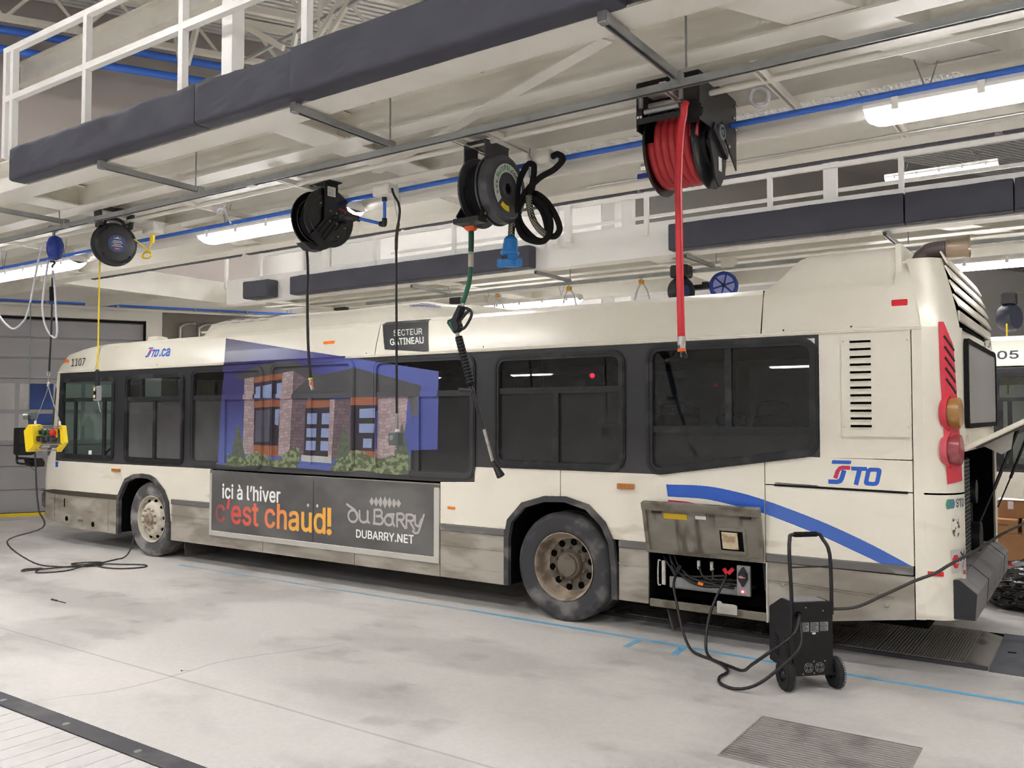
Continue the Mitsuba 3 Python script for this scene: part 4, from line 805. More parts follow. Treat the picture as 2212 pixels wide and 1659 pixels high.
bl = [[(.95, .1, .71), (1.0, .07, .60), (1.12, .06, .50), (1.25, .06, .46), (1.40, .06, .47), (1.55, .08, .50)], [(.98, .12, .70), (1.05, .09, .58), (1.2, .08, .49), (1.4, .09, .50), (1.55, .1, .53)], [(.90, .1, .66), (1.0, .06, .57), (1.15, .08, .52), (1.45, .06, .56)], [(1.22, .08, .64), (1.26, .06, .54), (1.33, .08, .51), (1.45, .07, .53)], [(1.33, .1, .66), (1.345, .07, .56), (1.36, .06, .52), (1.5, .09, .53)], [(1.08, .1, .56), (1.16, .07, .51), (1.34, .07, .48), (1.52, .06, .47)]]
for p in bl: part(B, 'battery_cable', tube(p, .012, 7, 5), 'm_black', True)
for x in (1.225, 1.335): part(B, 'cable_strap', [box(x - .013, x + .013, .06, .08, .61, .66, .003), cyl((x, .07, .60), (x, .085, .60), .016, 10)], 'm_alu', False)
part(B, 'cable_lug', [cyl((1.225, .06, .475), (1.265, .06, .468), .016, 9)], 'm_amber', True)
MS = part(B, 'master_switch', box(1.555, 1.665, .03, .06, .42, .66, .004), 'm_galv', False)
part(MS, 'knob', [prism(rpoly([(1.575, .55), (1.61, .49), (1.645, .55), (1.645, .60), (1.61, .655), (1.575, .60)], .006), .01, .03), lathe([(0, .0), (.034, .0), (.034, .012), (0, .014)], (1.61, .012, .575), (0, -1, 0), 16)], 'm_black', False)
part(MS, 'pointer', prism(sg.Polygon([(1.575, .575), (1.60, .585), (1.64, .570), (1.60, .563)]), -.006, -.002), mat('m_pink', (190, 130, 130), .5), False)
part(MS, 'warning_light', lathe([(0, 0), (.012, 0), (.008, .008), (0, .01)], (1.605, .028, .455), (0, -1, 0), 10), 'm_lens', True, emitter={'type': 'area', 'radiance': {'type': 'rgb', 'value': [4., .12, .2]}})
part(B, 'door_latch_plate', [prism(rpoly([(1.41, .275), (1.41, .37), (1.44, .37), (1.455, .355), (1.55, .355), (1.575, .35), (1.575, .275)], .008), -.02, -.012), cyl((1.435, -.024, .325), (1.435, -.018, .325), .012, 8), cyl((1.545, -.024, .325), (1.545, -.018, .325), .012, 8)], 'm_alu', False)
part(B, 'door_strut', [cyl((1.775, .03, .70), (1.79, .03, .48), .011, 8), cyl((1.79, .03, .48), (1.80, .03, .33), .006, 8)], 'm_black', True)
part(B, 'mud_flap', [bar((.92, .35, .26), (.98, .35, .06), .5, .012, (1, 0, 0)), bar((-5.72, .35, .26), (-5.70, .35, .06), .45, .012, (1, 0, 0))], mat('m_flap', (84, 80, 76), .8), False)
# wheel arches
part(B, 'arch_trim', prism(arch_R.intersection(sg.box(-3, .27, 3, 3)).difference(arch_r), -.026, .02), 'm_rubber_dirty', False); mat('m_rubber_dirty', dirty((62, 62, 64), (116, 112, 106), 7, .45, .75), .6, .3)
part(B, 'arch_trim', prism(arch_F.intersection(sg.box(-8, .25, 3, 3)).difference(arch_f), -.026, .02), 'm_rubber_dirty', False)
for a in (arch_r, arch_f):
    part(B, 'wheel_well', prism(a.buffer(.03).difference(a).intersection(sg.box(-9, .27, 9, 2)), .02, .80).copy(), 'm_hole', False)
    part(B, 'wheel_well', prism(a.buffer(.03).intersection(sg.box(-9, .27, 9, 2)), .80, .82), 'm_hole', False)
# wheels
def tread(r0, r1, y0, y1, c, n=72):
    pr = [(.300, y0 + .028), (.33, y0 + .012), (.38, y0 + .002), (.43, y0), (.435, y0 - .002), (.44, y0), (.455, y0 + .006), (.476, y0 + .022), (r1, y0 + .045), (r1, (y0 + y1) / 2 - .05), (r1 - .006, (y0 + y1) / 2 - .045), (r1 - .006, (y0 + y1) / 2 + .045), (r1, (y0 + y1) / 2 + .05), (r1, y1 - .045), (.476, y1 - .022), (.43, y1), (.33, y1 - .012), (.30, y1 - .028)]
    return lathe(pr, (c[0], 0, c[1]), (0, 1, 0), n)
mat('m_tyre', proc(lambda p, n, uv: mix(lin((60, 60, 63)), lin((132, 129, 126)), .75 * smoothstep(.42, .75, fbm(p.x * 5, p.y * 5, p.z * 5, 4)))), .7, .3)
mat('m_tyre_front', proc(lambda p, n, uv: mix(lin((84, 83, 84)), lin((150, 148, 146)), .8 * smoothstep(.4, .7, fbm(p.x * 6, p.y * 6, p.z * 6, 4)))), .75, .25)
mat('m_rim', proc(lambda p, n, uv: mix(lin((170, 155, 138)), lin((122, 108, 94)), smoothstep(.4, .7, fbm(p.x * 8, p.y * 8, p.z * 8, 4)))), .6, .3, .1)
mat('m_rim_dark', dirty((112, 104, 94), (72, 66, 60), 10), .7, .3, .2); mat('m_rim_pale', dirty((206, 200, 186), (150, 140, 122), 9), .55, .35)
def wheel(c, y0, rear, name, label):
    k = part(B, name, tread(0, .487, y0, y0 + .28, c), 'm_tyre' if rear else 'm_tyre_front', 40, label=label)
    C = np.array([c[0], 0, c[1]])
    if rear:
        part(k, 'rim', lathe([(.302, .022), (.306, .014), (.298, .012), (.292, .02), (.284, .05), (.276, .11), (.262, .15), (.235, .165), (.20, .172)], C + [0, y0, 0], (0, 1, 0), 44), 'm_rim', 50)
        part(k, 'disc', lathe([(.235, .165), (.19, .172), (.15, .155), (.14, .155), (.0, .155)], C + [0, y0, 0], (0, 1, 0), 40), 'm_rim_dark', 50)
        for i in range(10):
            a = i * 2 * math.pi / 10 + .2; q = C + [.205 * math.cos(a), y0, .205 * math.sin(a)]
            part(k, 'hand_hole', cyl(q + [0, .158, 0], q + [0, .175, 0], .030, 14), 'm_hole', True)
        hub = [lathe([(.125, .155), (.125, .12), (.115, .10), (.10, .095), (.095, .07), (.05, .06), (0, .06)], C + [0, y0, 0], (0, 1, 0), 26)]
    else:
        part(k, 'rim', lathe([(.302, .022), (.306, .014), (.298, .012), (.290, .03), (.282, .09), (.266, .105), (.245, .07), (.215, .02), (.195, .004), (.18, 0)], C + [0, y0, 0], (0, 1, 0), 44), 'm_rim_pale', 50)
        part(k, 'disc', lathe([(.195, .004), (.17, -.004), (.10, -.004), (0, -.004)], C + [0, y0, 0], (0, 1, 0), 40), 'm_rim_pale', 50)
        for i in range(10):
            a = i * 2 * math.pi / 10 + .1; q = C + [.240 * math.cos(a), y0, .240 * math.sin(a)]; d = np.array([.55 * math.cos(a), -.83, .55 * math.sin(a)])
            part(k, 'hand_hole', cyl(q + [0, .052, 0] - d * .004, q + [0, .052, 0] + d * .012, .021, 12), 'm_hole', True)
        hub = [lathe([(.085, -.004), (.082, -.03), (.07, -.04), (.045, -.042), (.042, -.055), (0, -.058)], C + [0, y0, 0], (0, 1, 0), 24)]
    part(k, 'hub', hub, 'm_rim_dark' if rear else 'm_rim', 40)
    for i in range(10):
        a = i * 2 * math.pi / 10 + .35; R = .155 if rear else .135; h = .135 if rear else -.018
        q = C + [R * math.cos(a), y0, R * math.sin(a)]
        part(k, 'lug_nut', [cyl(q + [0, h + .02, 0], q + [0, h - .004, 0], .017, 6), cyl(q + [0, h, 0], q + [0, h - .022, 0], .010, 8)], 'm_rim_dark' if rear else 'm_rim', 30)
wheel((-.05, .487), .03, True, 'rear_wheel', 'dusty rear wheel with deep dished rim')
part(B, 'inner_rear_wheel', tread(0, .487, .36, .64, (-.05, .487)), 'm_tyre', 40)
wheel((-6.33, .487), .035, False, 'front_wheel', 'grey front wheel with pale bolted rim')
for y0 in (BW - .31, ): part(B, 'far_wheel', [tread(0, .487, y0, y0 + .28, (-.05, .487)), tread(0, .487, y0, y0 + .28, (-6.33, .487))], 'm_tyre', 40)
part(B, 'underbody', [box(-8.6, 2.9, .25, 2.34, .30, .36), box(-5.8, -.65, .045, .10, .30, .42), box(-.3, .2, .3, 2.3, .42, .56)], 'm_hole', False)
# advert panel below the windows
AP = part(B, 'advert_panel', [prism(sg.box(-4.995, .446, -3.222, 1.118), -.012, -.002), prism(sg.box(-3.214, .446, -1.50, 1.118), -.010, -.002), prism(sg.Polygon([(-5.03, 1.116), (-5.03, 1.178), (-1.435, 1.155), (-1.435, 1.116)]), -.012, .0)], 'm_panel_dark', False, label='dark grey advert panel')
part(AP, 'frame_rail', [box(-5.032, -1.435, -.020, .0, .386, .448, .004), box(-5.032, -4.993, -.018, .0, .39, 1.14, .004), box(-1.502, -1.435, -.018, .0, .39, 1.13, .004)], 'm_alu', False)
side('panel_backing', sg.box(-5.03, .40, -1.435, 1.17), 'm_skirt', .0, .02)
def t_ad(name, s, x0, x1, z0, z1, m, bold, rise=0., shear=0.): part(AP, name, text_side(s, x0, x1, z0, z1, bold, shear, .0125, rise), m, False)
t_ad('lettering', "ici à l’hiver", -4.79, -3.75, .842, 1.022, 'm_white', True)
t_ad('lettering', "c’est chaud", -4.915, -3.02, .548, .842, 'm_chaud', True)
t_ad('lettering', "!", -3.005, -2.925, .546, .842, 'm_chaud', True)
t_ad('lettering', "DUBARRY.NET", -2.562, -1.762, .552, .64, 'm_white', True)
dm = []
for i in range(7):
    x = -2.153 + (i - 3) * .062; h = .065 - .007 * abs(i - 3); w = .036
    d = sg.Polygon([(x - w, .945), (x, .945 + h), (x + w, .945), (x, .945 - h)])
    dm.append(d)
for i, d in enumerate(dm):
    for j, e in enumerate(dm):
        if abs(j - 3) < abs(i - 3) and abs(i - j) == 1: d = d.difference(e.buffer(.005))
    part(AP, 'diamond', prism(d, -.0137, -.0125), 'm_logo_grey', False)
w_ = .026
def arc(cx, cz, rx, rz, a0, a1, n=14): return [(cx + rx * math.cos(math.radians(a)), cz + rz * math.sin(math.radians(a))) for a in np.linspace(a0, a1, n)]
glyphs = dict(d=[arc(-2.61, .775, .068, .062, 0, 360, 24), [(-2.545, .775), (-2.58, .84), (-2.70, .895)]], u=[[(-2.515, .835)] + arc(-2.455, .765, .058, .045, 180, 360) + [(-2.395, .835)], [(-2.397, .84), (-2.395, .73), (-2.375, .722)]],
    B=[[(-2.30, .72), (-2.30, .86), (-2.24, .865)] + arc(-2.23, .832, .035, .033, 90, -90, 8) + [(-2.27, .797)], [(-2.235, .799)] + arc(-2.225, .758, .045, .041, 90, -90, 9) + [(-2.31, .719)]], a=[arc(-2.10, .765, .056, .05, 0, 360, 20), [(-2.03, .83), (-2.05, .76), (-2.025, .715)], [(-2.12, .822), (-2.03, .832)]],
    r=[[(-1.985, .712), (-1.985, .84), (-1.94, .845)] + arc(-1.93, .812, .038, .032, 90, -90, 8) + [(-1.965, .782)], [(-1.945, .782), (-1.88, .705)]], r2=[[(-1.86, .708), (-1.86, .838), (-1.81, .843)] + arc(-1.80, .81, .038, .032, 90, -90, 8) + [(-1.84, .78)], [(-1.82, .78), (-1.755, .70)]],
    y=[[(-1.745, .835)] + arc(-1.71, .765, .035, .03, 180, 300, 6) + [(-1.665, .80)], [(-1.63, .85), (-1.69, .70)] + arc(-1.735, .69, .04, .028, 330, 200, 8)])
for k_, ss in glyphs.items(): part(AP, 'logo_letter', prism(so.unary_union([stroke(s, w_, 'round') for s in ss]), -.0137, -.0125), 'm_logo_grey', False)
for x in (-3.30, -3.155): part(AP, 'fastener', lathe([(0, .006), (.015, .006), (.02, 0)], (x, -.012, .848), (0, -1, 0), 12), 'm_alu', True)
# lettering and markers on the white body
part(B, 'fleet_number', text_side('1107', -8.304, -7.95, 2.548, 2.662, False, -.30, .003, .0), 'm_ink', False)
SX, SZ = 1., 1.
def sto(x, z, w, off, shear=.22):
    """the operator's mark in a box w wide from (x, z)"""
    k = w / 350.
    P = lambda pts: [(x + (a + shear * (170 - b) * 0) * k, z + (170 - b) * k) for a, b in pts]
    bl = [sg.Polygon(P([(28, 0), (152, 0), (146, 24), (22, 24)])), stroke(P([(0, 146), (58, 146), (78, 138), (88, 120), (104, 66)]), 30 * k), stroke(P([(150, 52), (250, 52)]), 26 * k), stroke(P([(204, 52), (178, 160)]), 29 * k),
          sa.skew(rrect(x + 222 * k, x + 318 * k, z + 8 * k, z + 128 * k, 26 * k).difference(rrect(x + 249 * k, x + 291 * k, z + 34 * k, z + 102 * k, 10 * k)), 12, origin=(x + 222 * k, z))]
    rd = [stroke(P([(45, 122), (62, 72), (76, 54), (96, 48), (143, 48)]), 27 * k)]
    part(B, 'logo', on_side(so.unary_union(bl), off), 'm_logo_blue', False, label='blue and red STO lettering'); part(B, 'logo_accent', on_side(so.unary_union(rd), off + .0006), 'm_logo_red', False)
sto(2.277, 1.325, .383, .002)
sto(-6.50, 2.603, .285, .003)
part(B, 'lettering', text_side('.ca', -6.19, -5.965, 2.605, 2.715, True, -.2, .003), 'm_logo_blue', False)
SG = part(B, 'sector_sign', on_side(rpoly([(-2.201, 2.53), (-2.317, 2.837), (-1.681, 2.83), (-1.595, 2.478)], .012), .003), 'm_black', False, label='black sector sign')
part(SG, 'lettering', text_side('SECTEUR', -2.105, -1.718, 2.667, 2.733, False, -.35, .0042), 'm_white', False)
part(SG, 'lettering', text_side('GATINEAU', -2.128, -1.672, 2.569, 2.642, True, -.35, .0042), 'm_white', False)
def swoosh(top, bot):
    t, b = spline(np.c_[np.array(top), np.zeros(len(top))], 6)[:, :2], spline(np.c_[np.array(bot), np.zeros(len(bot))], 6)[:, :2]
    return sg.Polygon(np.vstack([t, b[::-1]])).buffer(0)
sw = swoosh([(.973, 1.271), (1.307, 1.274), (1.558, 1.242), (1.794, 1.188), (2.208, 1.057), (2.55, .92), (2.845, .779)], [(.987, 1.172), (1.306, 1.169), (1.556, 1.131), (1.792, 1.083), (2.206, .950), (2.45, .855), (2.638, .779)])
part(B, 'stripe', on_side(sw.intersection(sg.box(.9, .781, 1.795, 2)), .0015), 'm_logo_blue', False); part(B, 'stripe', on_side(sw.intersection(sg.box(1.803, .781, 2.853, 2)), .0015), mat('m_stripe_worn', (70, 106, 186), .4), False)
part(B, 'stripe', on_side(sg.Polygon([(.99, 1.145), (1.15, 1.14), (1.235, 1.128), (1.26, 1.10), (.99, 1.10)]), .0015), 'm_logo_red', False, label='pink stripe end')
def marker(x0, x1, z0, z1, m, name='marker_lamp', d=.018):
    z = (z0 + z1) / 2; y = float(body_y(z)); k = part(B, name, box(x0, x1, y - d, y + .01, z0, z1, .005), m, False)
    if d > .017: part(k, 'lens_rib', [box(x0 + (x1 - x0) * t, x0 + (x1 - x0) * t + .006, y - d - .003, y - d + .004, z0 + .006, z1 - .006) for t in (.22, .48, .72)], m, False)
marker(-8.546, -8.425, 2.617, 2.655, 'm_amber', d=.012); marker(-3.14, -2.97, 2.628, 2.662, 'm_amber', d=.012); marker(-7.145, -6.965, 1.082, 1.122, 'm_amber_lamp', 'turn_lamp', .03); marker(.528, .683, 1.215, 1.262, 'm_amber_lamp', 'turn_lamp', .03)
marker(-1.337, -1.243, 1.008 - .08, 1.034 - .08, 'm_amber', d=.010); marker(2.723, 2.832, 2.631, 2.68, 'm_red_lens', 'rear_marker', .010)
part(B, 'notice', on_side(sg.box(-8.63, 1.09, -8.56, 1.17), .003), 'm_logo_blue', False)
part(B, 'rivet', [lathe([(0, .003), (.006, .002), (.007, 0)], (x, body_y(2.50) - .001, 2.50), (0, -1, 0), 8) for x in (-6.2, -4.4, -2.46, -.92, 1.1, 1.95, 2.45)], 'm_ink', True)
part(B, 'panel_gap', [box(1.773, 1.779, .09, .12, 2.5, 2.83), on_side(sg.box(-2.338, 2.475, -2.332, 2.80), -.004)], 'm_ink', False)
# roof equipment
AC = part(B, 'roof_air_conditioner', [], 'm_cream') if False else None
def roofbox(xs, zt, y0, y1, zb=2.86):
    secs = []
    for z in zt:
        h = z - zb; s = np.array([[y0, zb], [y0 + .03, zb + .35 * h], [y0 + .10, zb + .75 * h], [y0 + .25, zb + .95 * h], [y0 + .5, z], [(y0 + y1) / 2, z + .01]])
        secs.append(np.vstack([s, np.c_[y0 + y1 - s[-2::-1, 0], s[-2::-1, 1]]]))
    return loft(xs, secs)
ACX = [(-5.752,2.914), (-5.690,3.018), (-5.672,3.093), (-5.434,3.121), (-4.495,3.111), (-4.039,3.105), (-3.325,3.090), (-2.486,3.104)]
ACX += [(-2.104,3.102), (-1.811,3.046), (-1.458,3.011), (-1.280,2.955)]
xs = [a for a, b in ACX]; zs = [max(b, 2.90) for a, b in ACX]; zs[0] = 2.88; zs[-1] = 2.885
k1 = 5
AC = part(B, 'roof_air_conditioner', roofbox(xs[:k1] + [xs[k1] - .15], zs[:k1] + [zs[k1] - .0], .36, 2.2), 'm_cream', 45, label='long white roof air conditioner')
part(AC, 'cover', roofbox([xs[k1] - .14] + xs[k1:], [zs[k1]] + zs[k1:], .34, 2.2), 'm_cream', 45)
for i in range(4):
    x = xs[1] + .16 + .27 * i
    zt = lambda xx: np.interp(xx, xs, zs)
    def P_(xx, q):
        h = zt(xx) - 2.86; y = np.interp(q, [0, 1], [.40, .66]); return np.array([xx, y, np.interp(y, [.36, .39, .46, .61, .86], 2.86 + h * np.array([0, .35, .75, .95, 1.])) + .006])
    v = np.array([P_(x + .10 * q + w, q) for q in (.15, .4, .65, 1.) for w in (0., .17)])
    part(AC, 'louvre_grille', trimesh.Trimesh(v, [[0, 1, 3], [0, 3, 2], [2, 3, 5], [2, 5, 4], [4, 5, 7], [4, 7, 6]], process=False), mat('m_grille', (126, 122, 116), .6), False)
part(AC, 'base_gap', box(xs[0] + .05, xs[7], .345, .36, 2.862, 2.874), 'm_ink', False)
part(AC, 'mark', sa and prism(sa.scale(sg.Point(-1.93, 0).buffer(.11), 1, .36), 0, .001).copy(), 'm_navy', False) if False else None
for nm, s, x0, x1, a, b in (('lettering', 'TRANSICOLD', -2.22, -1.78, .47, .55),):
    v, f = text2(s, x0, x1, a, b)
    yz = lambda t: np.c_[np.interp(t, [0, 1], [.385, .60]), np.zeros(len(t))]
    zt = np.interp(v[:, 0], xs, zs); h = zt - 2.86; y = .36 + .22 * (v[:, 1] - .2); zz = 2.86 + h * np.interp(y, [.34, .37, .44, .59, .84], [0, .35, .75, .95, 1.])
    part(AC, nm, trimesh.Trimesh(np.c_[v[:, 0], y - .003 - v[:, 2], zz + .004], f, process=False), 'm_navy', False)
el = sa.scale(sg.Point(-1.98, .72).buffer(.13, quad_segs=8), 1., .62).segmentize(.03); v, f = tri2d(el)
zt = np.interp(v[:, 0], xs, zs); y = .36 + .22 * (v[:, 1] - .2); zz = 2.86 + (zt - 2.86) * np.interp(y, [.34, .37, .44, .59, .84], [0, .35, .75, .95, 1.])
part(AC, 'badge', trimesh.Trimesh(np.c_[v[:, 0], y - .004, zz + .005], f, process=False), 'm_navy', False, label='blue oval badge')
part(B, 'roof_hatch', [box(-5.9, -5.15, .45, 1.3, 2.93, 2.955, .01), box(-5.8, -5.2, .5, 1.25, 2.88, 2.935)], 'm_cream', False)
part(B, 'roof_vent', lathe([(.14, 0), (.125, .06), (.10, .07), (0, .072)], (-6.926,2.926)[:1] + (.5, 2.87), (0, 0, 1), 18), 'm_cream', 40)
# front end
TF = np.array([0, .15, .3, .45, .65, 1.])
def front_pt(t, z, off=0.):
    lo = np.array([(-8.64, 0), (-8.88, .012), (-9.06, .075), (-9.155, .22), (-9.20, .6), (-9.22, 1.295)]); hi = np.array([(-8.556, .012), (-8.68, .03), (-8.79, .10), (-8.86, .26), (-8.94, .62), (-8.97, 1.295)])
    q = np.clip((z - 1.0) / 1.47, 0, 1.02); p = lo * (1 - q) + hi * q
    a = np.array([np.interp(t, TF, p[:, 0]), np.interp(t, TF, p[:, 1])]); d = np.array([np.interp(t + .03, TF, p[:, 0]) - np.interp(t - .03, TF, p[:, 0]), np.interp(t + .03, TF, p[:, 1]) - np.interp(t - .03, TF, p[:, 1])])
    nn = np.array([-d[1], d[0]]); nn /= np.linalg.norm(nn) + 1e-9
    if nn[1] > 0 and t < .5: nn = -nn
    return np.array([a[0] + nn[0] * off, a[1] + nn[1] * off, z])
def front_patch(t0, t1, z0, z1, off=0., nt=14, nz=10, mirror=False):
    V = np.array([front_pt(t, (z1 if callable(z1) else z1) * s + (z0(t) if callable(z0) else z0) * (1 - s), off) for s in np.linspace(0, 1, nz) for t in np.linspace(t0, t1, nt)]); F = []
    for k in range(nz - 1):
        i = np.arange(nt - 1); F += [np.c_[k * nt + i, k * nt + i + 1, (k + 1) * nt + i + 1], np.c_[k * nt + i, (k + 1) * nt + i + 1, (k + 1) * nt + i]]
    F = np.vstack(F)[:, ::-1]
    if mirror: V[:, 1] = BW - V[:, 1]; F = F[:, ::-1]
    return trimesh.Trimesh(V, F, process=False)
for mir in (False, True):
    part(B, 'front_corner', [front_patch(0, .46, .73, 2.47, mirror=mir)], 'm_cream', 45)
    part(B, 'front_skirt', [front_patch(0, 1., lambda t: np.interp(t, [0, .5, 1], [.30, .39, .40]), .73, mirror=mir)], 'm_skirt', 45)
    part(B, 'front_mask', [front_patch(.46, 1., .73, 1.15, mirror=mir)], 'm_cream', 45)
    part(B, 'windscreen', [front_patch(.46, 1., 1.15, 2.42, mirror=mir)], 'm_tint_light', 45)
qg = rpoly([(.10, 1.36), (.115, 2.20), (.125, 2.26), (.20, 2.26), (.36, 1.72), (.36, 1.36), (.33, 1.25), (.14, 1.25)], .02).segmentize(.03)
v, f = tri2d(qg); 
def fine(v, f, n=2):
    m = trimesh.Trimesh(np.c_[v, v[:, 0] * 0], f, process=True)
    for _ in range(n): m = m.subdivide()
    return np.asarray(m.vertices)[:, :2], np.asarray(m.faces)
v, f = fine(v, f)
QW = part(B, 'quarter_window', trimesh.Trimesh(np.array([front_pt(t, z, .006) for t, z in v]), f, process=False), mat('m_quarter', (44, 58, 60), .08, .6), 30, label='dark quarter window')
BM = part(B, 'front_bumper_end', [box(-9.32, -9.2, .14, 2.45, .44, .71, .05)], 'm_rubber_dirty', False)
MR = part(B, 'mirror', [], 'm_black') if False else None

mo = [(-9.297,-0.220,1.634), (-9.251,-0.220,1.648), (-8.962,-0.220,1.649), (-8.917,-0.220,1.586), (-8.884,-0.220,1.288), (-8.920,-0.220,1.273), (-9.263,-0.220,1.267), (-9.296,-0.220,1.287)]
MR = part(B, 'mirror', prism(sg.Polygon([(a[0], a[2]) for a in mo]).buffer(.01), -.27, -.19), 'm_black', False, label='black wing mirror')
gl = sg.Polygon([(a[0], a[2]) for a in ((-9.137,-0.275,1.631), (-9.025,-0.275,1.636), (-8.897,-0.275,1.420), (-9.128,-0.275,1.406))]); part(MR, 'glass', prism(gl, -.274, -.271), mat('m_mirror', (120, 124, 128), .06, .5, .95), False)
gl = sg.Polygon([(a[0], a[2]) for a in ((-9.127,-0.275,1.392), (-8.887,-0.275,1.397), (-8.810,-0.275,1.301), (-9.123,-0.275,1.284))]); part(MR, 'glass', prism(gl, -.274, -.271), 'm_mirror', False)
part(MR, 'arm', [tube([(-9.296,-0.220,1.287), (-9.305,-0.220,1.221), (-9.303,-0.220,1.164), (-9.269,-0.210,1.132), (-9.129,-0.150,1.124), (-9.147,-0.020,1.117)], .016, 8, 4), tube([(-9.293,-0.220,1.207), (-9.127,-0.180,1.207), (-9.130,-0.030,1.189)], .016, 8, 4)], 'm_black', True)
part(MR, 'mount', prism(sg.Polygon([(a[0], a[2]) for a in ((-9.370,-0.060,1.189), (-9.071,-0.060,1.207), (-8.986,-0.060,1.148), (-9.011,-0.060,1.081), (-9.291,-0.060,1.090))]), -.09, .03), 'm_black', False)
part(MR, 'cable', tube([(-9.217,-0.050,1.092), (-9.197,-0.050,1.055), (-9.191,-0.010,1.024)], .004, 5, 5), 'm_black', True)
# saloon
mat('m_int', (96, 96, 98), .7, .2); mat('m_int_dark', (52, 52, 56), .7, .2); mat('m_seat', (44, 50, 66), .7, .2); mat('m_pole', (150, 146, 130), .3, .5)
part(B, 'saloon_floor', [box(-8.9, -7.1, .03, BW - .03, .37, .40), box(-7.1, -5.8, .85, BW - .85, .37, .40), box(-5.8, -.8, .06, BW - .03, .37, .40)], 'm_int_dark', False)
part(B, 'wheel_box', box(-7.0, -5.85, .84, .87, .37, 1.1), 'm_int_dark', False)
part(B, 'saloon_ceiling', box(-8.6, 2.6, .04, BW - .04, 2.44, 2.455), 'm_int', False)
part(B, 'saloon_bulkhead', [box(2.58, 2.60, .03, BW - .03, .4, 2.44)], 'm_int_dark', False)
part(B, 'saloon_lining', [box(-5.8, -.72, .032, .05, .42, 1.16), box(.60, 2.2, .032, .05, .80, 1.16), box(-.72, .60, .032, .05, 1.12, 1.30)], 'm_int_dark', False)
fw = [sg.box(a, 1.25, b, 2.35) for a, b in ((-5.4, -4.1), (-3.9, -2.6), (-2.3, -1.0), (-.75, .55), (.8, 2.15))]
part(B, 'far_side', [prism(sg.box(-8.6, .28, 2.93, 2.47).difference(so.unary_union(fw)).difference(arch_r).difference(arch_f), BW - .03, BW)], 'm_cream', False)
for w in fw: part(B, 'far_pane', prism(w, BW - .02, BW - .0195), 'm_tint', False)
part(B, 'door_frame', [box(-8.4, -8.33, BW - .05, BW, .4, 2.4), box(-7.3, -7.23, BW - .05, BW, .4, 2.4)], 'm_black', False)
def seat(x, y0, y1, zf, face=1):
    k = part(B, 'seat', [box(x - .22 * face, x + .22 * face, y0, y1, zf + .40, zf + .47, .03), rot(box(x - .03, x + .04, y0, y1, zf + .45, zf + 1.02, .03), -.18 * -face, (0, 1, 0), (x, 0, zf + .45))], 'm_seat', 40)
    part(k, 'grab_rail', tube([(x - .10 * -face, y0 + .04, zf + .98), (x - .11 * -face, y0 + .06, zf + 1.10), (x - .11 * -face, y1 - .06, zf + 1.10), (x - .10 * -face, y1 - .04, zf + .98)], .014, 6, 4), 'm_pole', True)
for x in (-5.0, -4.1, -3.2, -2.3, -1.3): seat(x, .12, 1.0, .40); seat(x, 1.6, 2.45, .40)
for x in (.75, 1.6): seat(x, .12, 1.0, .84)
for x in (-.2, .7, 1.6): seat(x, 1.6, 2.45, .74)
part(B, 'saloon_step', [box(-.8, 2.58, .86, BW - .05, .40, .74), box(.55, 2.58, .05, .86, .80, .84), box(-.8, .6, .05, .86, 1.13, 1.16)], 'm_int_dark', False)
for x in (-4.6, -2.8, -.9, .2, 1.2):
    part(B, 'stanchion', cyl((x, 1.05, .4), (x, 1.05, 2.44), .016, 8), 'm_pole', True)
k = part(B, 'driver_seat', [box(-7.6, -7.15, .5, 1.0, .85, .95, .03), box(-7.2, -7.08, .5, 1.0, .9, 1.7, .04), box(-7.5, -7.2, .6, .9, .4, .85)], 'm_seat', False)
part(B, 'steering_wheel', rot(move(trimesh.creation.torus(.22, .015, 24, 8), None, (-8.25, .75, 1.25)), -.9, (0, 1, 0), (-8.25, .75, 1.25)), 'm_black', True)
part(B, 'dashboard', box(-8.95, -8.35, .25, 2.0, .8, 1.12, .05), 'm_int_dark', False)
part(B, 'driver_screen', [box(-7.02, -7.0, .3, 1.2, .4, 2.1)], 'm_int_dark', False)
part(B, 'stop_lamp', lathe([(0, 0), (.03, 0), (.02, .02), (0, .025)], (-.22, .9, 2.24), (0, -1, 0), 10), 'm_lens', True, emitter={'type': 'area', 'radiance': {'type': 'rgb', 'value': [6., .2, .3]}}, label='small red lamp inside')
part(B, 'window_sticker', prism(rrect(-7.78, -7.70, 1.27, 1.35, .01), .009, .011), 'm_white', False)
# ---------------------------------------------------------------- second bus, behind the second catwalk
Q = thing('bus', 'second white bus, numbered 1005, standing behind the open rear of the first', 'bus')
X0, Y0 = 1.80, 5.93
def sec2(d=0.): s = roof_sec(); return s + [Y0, 0]
part(Q, 'roof_shell', loft([2.72, 12.], [sec2()] * 2), 'm_cream', 40)
part(Q, 'front_roof', loft([2.716, 2.36, 2.1, 1.93, 1.86], [sec2(), roof_sec(.9) + [Y0, 0], roof_sec(.75, yin=.02) + [Y0, 0], roof_sec(.4, yin=.06) + [Y0, 0], roof_sec(.02, yin=.1) + [Y0, 0]]), 'm_cream', 45)
band2 = sg.Polygon([(2.30, 2.44), (2.22, 1.125), (12, 1.15), (12, 2.44)]); w2 = [rrect(2.86, 3.72, 1.20, 2.36, .06), rrect(3.95, 5.3, 1.2, 2.4, .1), rrect(5.5, 6.9, 1.2, 2.4, .1), rrect(7.1, 8.4, 1.2, 2.4, .1), rrect(2.36, 2.74, 1.24, 2.36, .05)]
part(Q, 'window_band', prism(band2.difference(so.unary_union(w2)), Y0, Y0 + .03), 'm_band_black', False)
